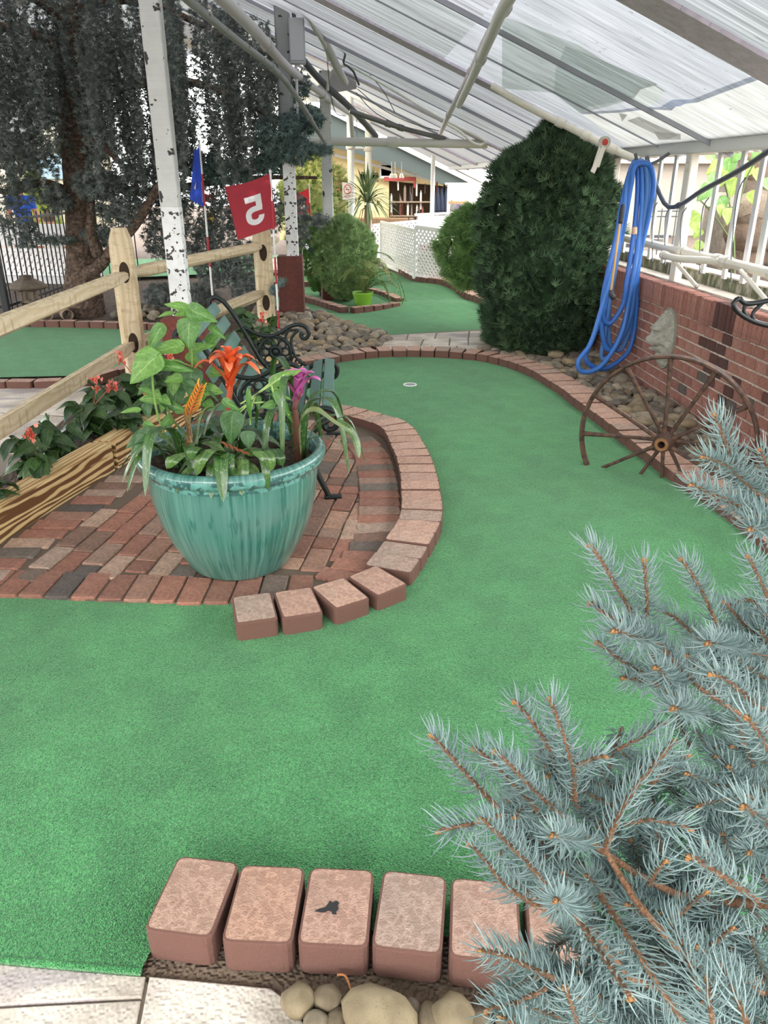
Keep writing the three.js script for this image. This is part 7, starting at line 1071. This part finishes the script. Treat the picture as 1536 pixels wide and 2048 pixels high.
// ---------------------------------------------------------------- blue spruce in the right foreground
{
  const cam = (px, py, f) => sight(px, py).multiplyScalar(f).add(V(0, EYE, 0));
  const base = V(0.95, 0, -0.72), g = thing('blue_spruce', 'silvery blue spruce with stiff curved needles filling the lower right foreground', 'tree', base.toArray());
  const needle = (() => { const c = new THREE.QuadraticBezierCurve3(V(0, 0, 0), V(0, 0.55, 0.0), V(0, 0.93, 0.34)), n = 4, pos = [], idx = []; for (let i = 0; i <= n; i++) { const t = i / n, p = c.getPoint(t), r = 0.034 * (t < 0.1 ? 0.8 : 1) * (1 - 0.95 * t ** 3); for (let j = 0; j < 3; j++) { const a = j / 3 * 6.283; pos.push(p.x + Math.cos(a) * r, p.y + Math.sin(a) * r * 0.3, p.z + Math.sin(a) * r); } } for (let i = 0; i < n; i++) for (let j = 0; j < 3; j++) { const a = i * 3 + j, b = i * 3 + (j + 1) % 3; idx.push(a, a + 3, b, b, a + 3, b + 3); } const q = new THREE.BufferGeometry(); q.setAttribute('position', new THREE.Float32BufferAttribute(pos, 3)); q.setIndex(idx); q.computeVertexNormals(); return q; })();
  const nm = mat(0xffffff, 0.6), bark = mat(0xffffff, 0.85, { map: tex(128, 256, (u, v) => { const k = fbm(u, v, 12, 20, 4, 3); return mixc([100, 70, 50], [168, 126, 94], clamp(k * 1.6 - 0.3, 0, 1)); }, 30, 30) }), budM = mat(0xa87848, 0.8), budPale = mat(0xba8c5c, 0.8);
  const tones = [0x9cb2af, 0x8aa3a0, 0x92a9a6, 0xa5bab6, 0x7f9895].map((c) => new THREE.Color(c));
  const budGeo = lathe([[0.001, 0.0], [0.0032, 0.001], [0.0042, 0.004], [0.003, 0.0085], [0.001, 0.011]], 8);
  reseed(501);
  function twig(pts, o = {}) { // pts from the base out to the tip
    const { len = 0.03, dens = 960, pal = tones, r = 0.0021, bud = true, wrap = 1 } = o, l = pts.map((p) => p.clone().sub(base)), c = new THREE.CatmullRomCurve3(l), L = c.getLength();
    const tw = part(g, 'branch', sweep(l, [r * 1.35, r * 1.1, r], 7, 14), bark), M = [], C = [], n = Math.round(dens * L), up = V(0, 1, 0), turn = R(0, 6.28);
    for (let i = 0; i < n; i++) {
      const t = Math.min(0.995, Math.sqrt((i + 0.5) / n) * 0.25 + 0.75 * (i + 0.5) / n), p = c.getPointAt(t), d = c.getTangentAt(t); let a = turn + i * 2.39996;
      const x = V().crossVectors(d, up).normalize(), y = V().crossVectors(x, d); let out = x.clone().multiplyScalar(Math.cos(a)).addScaledVector(y, Math.sin(a));
      if (out.y < -0.35 && rnd() < 0.55 * wrap) { out.addScaledVector(y, 1.2 * rnd()).normalize(); }
      const fwd = t > 0.93 ? R(0.7, 1.8) : R(0.35, 0.75), k = len * R(0.8, 1.12) * (t > 0.95 ? 0.85 : 1) * (t < 0.06 ? 0.7 : 1);
      const yA = out.clone().addScaledVector(d, fwd).normalize(), zA = d.clone().multiplyScalar(0.75).addScaledVector(up, 0.65).addScaledVector(out, 0.1); zA.addScaledVector(yA, -zA.dot(yA)).normalize(); const xA = V().crossVectors(yA, zA);
      M.push(new THREE.Matrix4().makeBasis(xA.multiplyScalar(k), yA.clone().multiplyScalar(k), zA.multiplyScalar(k)).setPosition(p.addScaledVector(out, r * 0.8))); C.push(pick(pal));
    }
    copies(tw, 'needles', needle, nm, M, C);
    if (bud) { const q = new THREE.Quaternion().setFromUnitVectors(V(0, 1, 0), c.getTangentAt(1)), e = l[l.length - 1]; for (const [sx, sz, s] of [[0, 0, 1.0], [0.6, 0.3, 0.75], [-0.5, 0.4, 0.75]]) { const b = part(tw, 'bud', budGeo, s === 1 ? budPale : budM); b.position.copy(e).add(V(sx * 0.004, -0.002, sz * 0.004)); b.quaternion.copy(q); b.scale.setScalar(s * 0.52); } }
  }
  // surveyed shoots: base (and bends) to tip, each [px, py, distance from the lens]
  const S = (list, o) => twig(list.map(([x, y, f]) => cam(x, y, f)), o);
  const A = {};
  // upper sprays before the wheel and the wall
  S([[1545, 960, 0.98], [1500, 975, 0.93], [1459, 904, 0.88], [1430, 828, 0.85]], A); S([[1530, 1000, 0.95], [1480, 955, 0.9], [1450, 930, 0.87], [1406, 912, 0.84]], A); S([[1540, 1035, 0.94], [1500, 1020, 0.9], [1440, 995, 0.86], [1383, 968, 0.82]], A);
  S([[1560, 990, 0.95], [1540, 940, 0.93], [1520, 900, 0.92]]); S([[1560, 1060, 0.9], [1530, 1058, 0.86], [1500, 1056, 0.82]], A); S([[1560, 1080, 0.95], [1535, 1045, 0.9], [1512, 1030, 0.85]], A); S([[1570, 1010, 1.0], [1520, 990, 0.97], [1480, 1010, 0.95]]);
  // second storey
  S([[1275, 1245, 0.86], [1240, 1185, 0.83], [1205, 1125, 0.8], [1181, 1090, 0.79]]); S([[1290, 1275, 0.88], [1294, 1203, 0.85], [1288, 1120, 0.82]]); S([[1440, 1265, 0.92], [1410, 1195, 0.9], [1385, 1150, 0.87], [1364, 1118, 0.86]]); S([[1545, 1215, 0.92], [1520, 1160, 0.9], [1497, 1112, 0.88]]);
  S([[1475, 1425, 0.86], [1394, 1371, 0.84], [1308, 1280, 0.8], [1220, 1233, 0.77], [1183, 1206, 0.76]]); S([[1310, 1282, 0.8], [1270, 1275, 0.73], [1228, 1259, 0.69]], { len: 0.030 }); S([[1545, 1318, 0.86], [1480, 1298, 0.8], [1415, 1284, 0.7]], { len: 0.029 });
  S([[1300, 1350, 0.88], [1246, 1323, 0.84], [1196, 1284, 0.81]]); S([[1360, 1380, 0.86], [1335, 1355, 0.76], [1311, 1333, 0.73]], A); S([[1340, 1370, 0.92], [1290, 1362, 0.88], [1247, 1354, 0.85]], {});
  S([[1545, 1432, 0.68], [1490, 1390, 0.66], [1450, 1358, 0.65], [1424, 1346, 0.64]], { len: 0.028, dens: 1100 }); S([[1400, 1425, 0.78], [1370, 1420, 0.71], [1346, 1414, 0.67]], { len: 0.029 }); S([[1370, 1410, 0.8], [1340, 1385, 0.78], [1316, 1368, 0.77]], A); S([[1550, 1520, 0.66], [1520, 1470, 0.64], [1496, 1434, 0.63]], { dens: 1100 });
  S([[1545, 1290, 0.98], [1490, 1250, 0.96], [1450, 1205, 0.95]], {}); S([[1540, 1250, 1.0], [1500, 1200, 0.98], [1450, 1165 + 50, 0.98]], {}); S([[1450, 1310, 0.94], [1390, 1270, 0.92], [1350, 1235, 0.9], [1320, 1220, 0.9]]);
  // third storey
  S([[1100, 1500, 0.8], [1080, 1465, 0.78], [1050, 1425, 0.77], [1031, 1403, 0.76]]); S([[1148, 1545, 0.8], [1130, 1480, 0.77], [1110, 1425, 0.75], [1100, 1397, 0.74]], { len: 0.029 }); S([[995, 1615, 0.82], [944, 1560, 0.8], [900, 1510, 0.78], [864, 1471, 0.77]]); S([[1075, 1620, 0.82], [1010, 1550, 0.79], [980, 1520, 0.78], [950, 1496, 0.77]]);
  S([[1135, 1640, 0.8], [1068, 1581, 0.77], [1030, 1540, 0.75], [993, 1502, 0.74]], {}); S([[1145, 1536, 0.8], [1180, 1520, 0.79], [1207, 1512, 0.78]], { dens: 1100 }); S([[1150, 1600, 0.82], [1148, 1560, 0.81], [1145, 1536, 0.8]], { bud: false, r: 0.0026 });
  S([[1210, 1700, 0.8], [1222, 1668, 0.79], [1260, 1590, 0.8], [1310, 1530, 0.8], [1346, 1482, 0.8]], { r: 0.0026 }); S([[1235, 1500, 0.92], [1290, 1470, 0.92], [1325, 1445, 0.92]], {}); S([[1300, 1570, 0.9], [1330, 1545, 0.89], [1375, 1510, 0.88]], {});
  S([[1000, 1630, 0.78], [940, 1648, 0.76], [881, 1660, 0.75]]); S([[1115, 1800, 0.76], [1087, 1763, 0.74], [1020, 1690, 0.72], [964, 1638, 0.7]], { len: 0.030 }); S([[1060, 1805, 0.82], [1005, 1765, 0.81], [970, 1720, 0.8], [940, 1688, 0.79]]); S([[1180, 1690, 0.8], [1140, 1680, 0.72], [1105, 1668, 0.67]], {});
  S([[1155, 1820, 0.78], [1130, 1808, 0.68], [1112, 1798, 0.63]], {}); S([[1515, 1800, 0.58], [1470, 1770, 0.56], [1420, 1735, 0.55], [1382, 1712, 0.54]], { len: 0.026, dens: 900 }); S([[1560, 1670, 0.62], [1525, 1640, 0.6], [1488, 1611, 0.58]], { dens: 1000 });
  S([[1110, 1958, 0.74], [1060, 1935, 0.73], [1010, 1912, 0.72], [965, 1900, 0.71]]); S([[1165, 2075, 0.7], [1150, 2030, 0.68], [1131, 1974, 0.67]], {}); S([[1140, 1812, 0.74], [1185, 1880, 0.7], [1222, 1936, 0.66], [1258, 1990, 0.63]], { len: 0.030, r: 0.0025 }); S([[1200, 1790, 0.76], [1241, 1850, 0.73], [1300, 1945, 0.7], [1370, 2050, 0.68], [1400, 2100, 0.68]], { len: 0.030, r: 0.0025 });
  S([[1090, 1978, 0.74], [1030, 2005, 0.72], [978, 2018, 0.71]]); S([[1345, 1842, 0.78], [1380, 1810, 0.77], [1410, 1784, 0.76]]); S([[1404, 1902, 0.78], [1435, 1880, 0.77], [1463, 1856, 0.76]]); S([[1298, 1770, 0.8], [1312, 1745, 0.79], [1330, 1722, 0.78]]); S([[1250, 1650, 0.84], [1300, 1640, 0.82], [1375, 1655, 0.8]], {});
  S([[1400, 1980, 0.66], [1380, 1930, 0.68], [1360, 1880, 0.7], [1345, 1850, 0.72]], {}); S([[1500, 2060, 0.62], [1470, 1990, 0.64], [1440, 1930, 0.66]]); S([[1430, 2075, 0.64], [1420, 2010, 0.64], [1415, 1960, 0.65]]); S([[1050, 2075, 0.7], [1030, 2050, 0.7], [1005, 2035, 0.7]]);
  // shoots deeper in the crown
  const crown = [[1560, 1210], [1440, 1230], [1340, 1260], [1270, 1290], [1290, 1345], [1370, 1430], [1420, 1500], [1400, 1560], [1330, 1520], [1240, 1500], [1170, 1520], [1120, 1500], [1050, 1500], [990, 1560], [940, 1580], [960, 1660], [1010, 1760], [1090, 1820], [1030, 1900], [1010, 1990], [1010, 2080], [1560, 2080]];
  for (let i = 0, n = 0; n < 230 && i < 2000; i++) { const x = R(930, 1580), y = R(1210, 2090); if (!inside(x, y, crown)) continue; n++; const f = R(0.86, 1.2) - 0.12 * ss(y, 1500, 2000), dx = R(20, 120), dy = R(30, 130) * (rnd() < 0.2 ? -0.6 : 1), k = R(0.8, 1.2); S([[x + dx * k, y + dy * k, f + 0.06], [x + dx * 0.45 * k, y + dy * 0.55 * k, f + 0.03], [x, y, f]], { dens: 1200, bud: rnd() < 0.6 }); }
  // woody limbs and trunk
  const wood = mat(0xffffff, 0.9, { map: bark.map }), limb = (pts, r) => part(g, 'limb', sweep(pts.map(([x, y, f]) => cam(x, y, f).sub(base)), r, 8), wood);
  part(g, 'trunk', sweep([V(0, -0.02, 0), V(0.0, 0.4, 0.01), V(0.01, 0.85, 0), V(0.02, 1.25, -0.02)], [0.045, 0.035, 0.022, 0.006], 10), wood);
  const tr = (h) => { const p = V(0.01, h, 0); return p; };
  const limbTo = (h, pts, r) => part(g, 'limb', sweep([tr(h), ...pts.map(([x, y, f]) => cam(x, y, f).sub(base))], r, 8), wood);
  limbTo(0.75, [[1560, 1470, 0.9], [1475, 1425, 0.86]], [0.009, 0.006, 0.003]); limbTo(0.85, [[1560, 1330, 0.92], [1440, 1265, 0.92]], [0.008, 0.005, 0.003]); limbTo(0.55, [[1450, 1960, 0.82], [1365, 1898, 0.79], [1298, 1840, 0.78], [1210, 1700, 0.8]], [0.008, 0.007, 0.006, 0.0045, 0.003]); limbTo(0.6, [[1400, 1800, 0.9], [1230, 1720, 0.84], [1135, 1640, 0.8]], [0.01, 0.008, 0.005, 0.003]); limbTo(1.0, [[1580, 1040, 0.98], [1530, 1000, 0.95]], [0.006, 0.004, 0.003]); limbTo(0.5, [[1300, 1980, 0.8], [1150, 1830, 0.78], [1060, 1805, 0.82]], [0.007, 0.005, 0.004, 0.003]);
}
renderer.render(scene, camera);
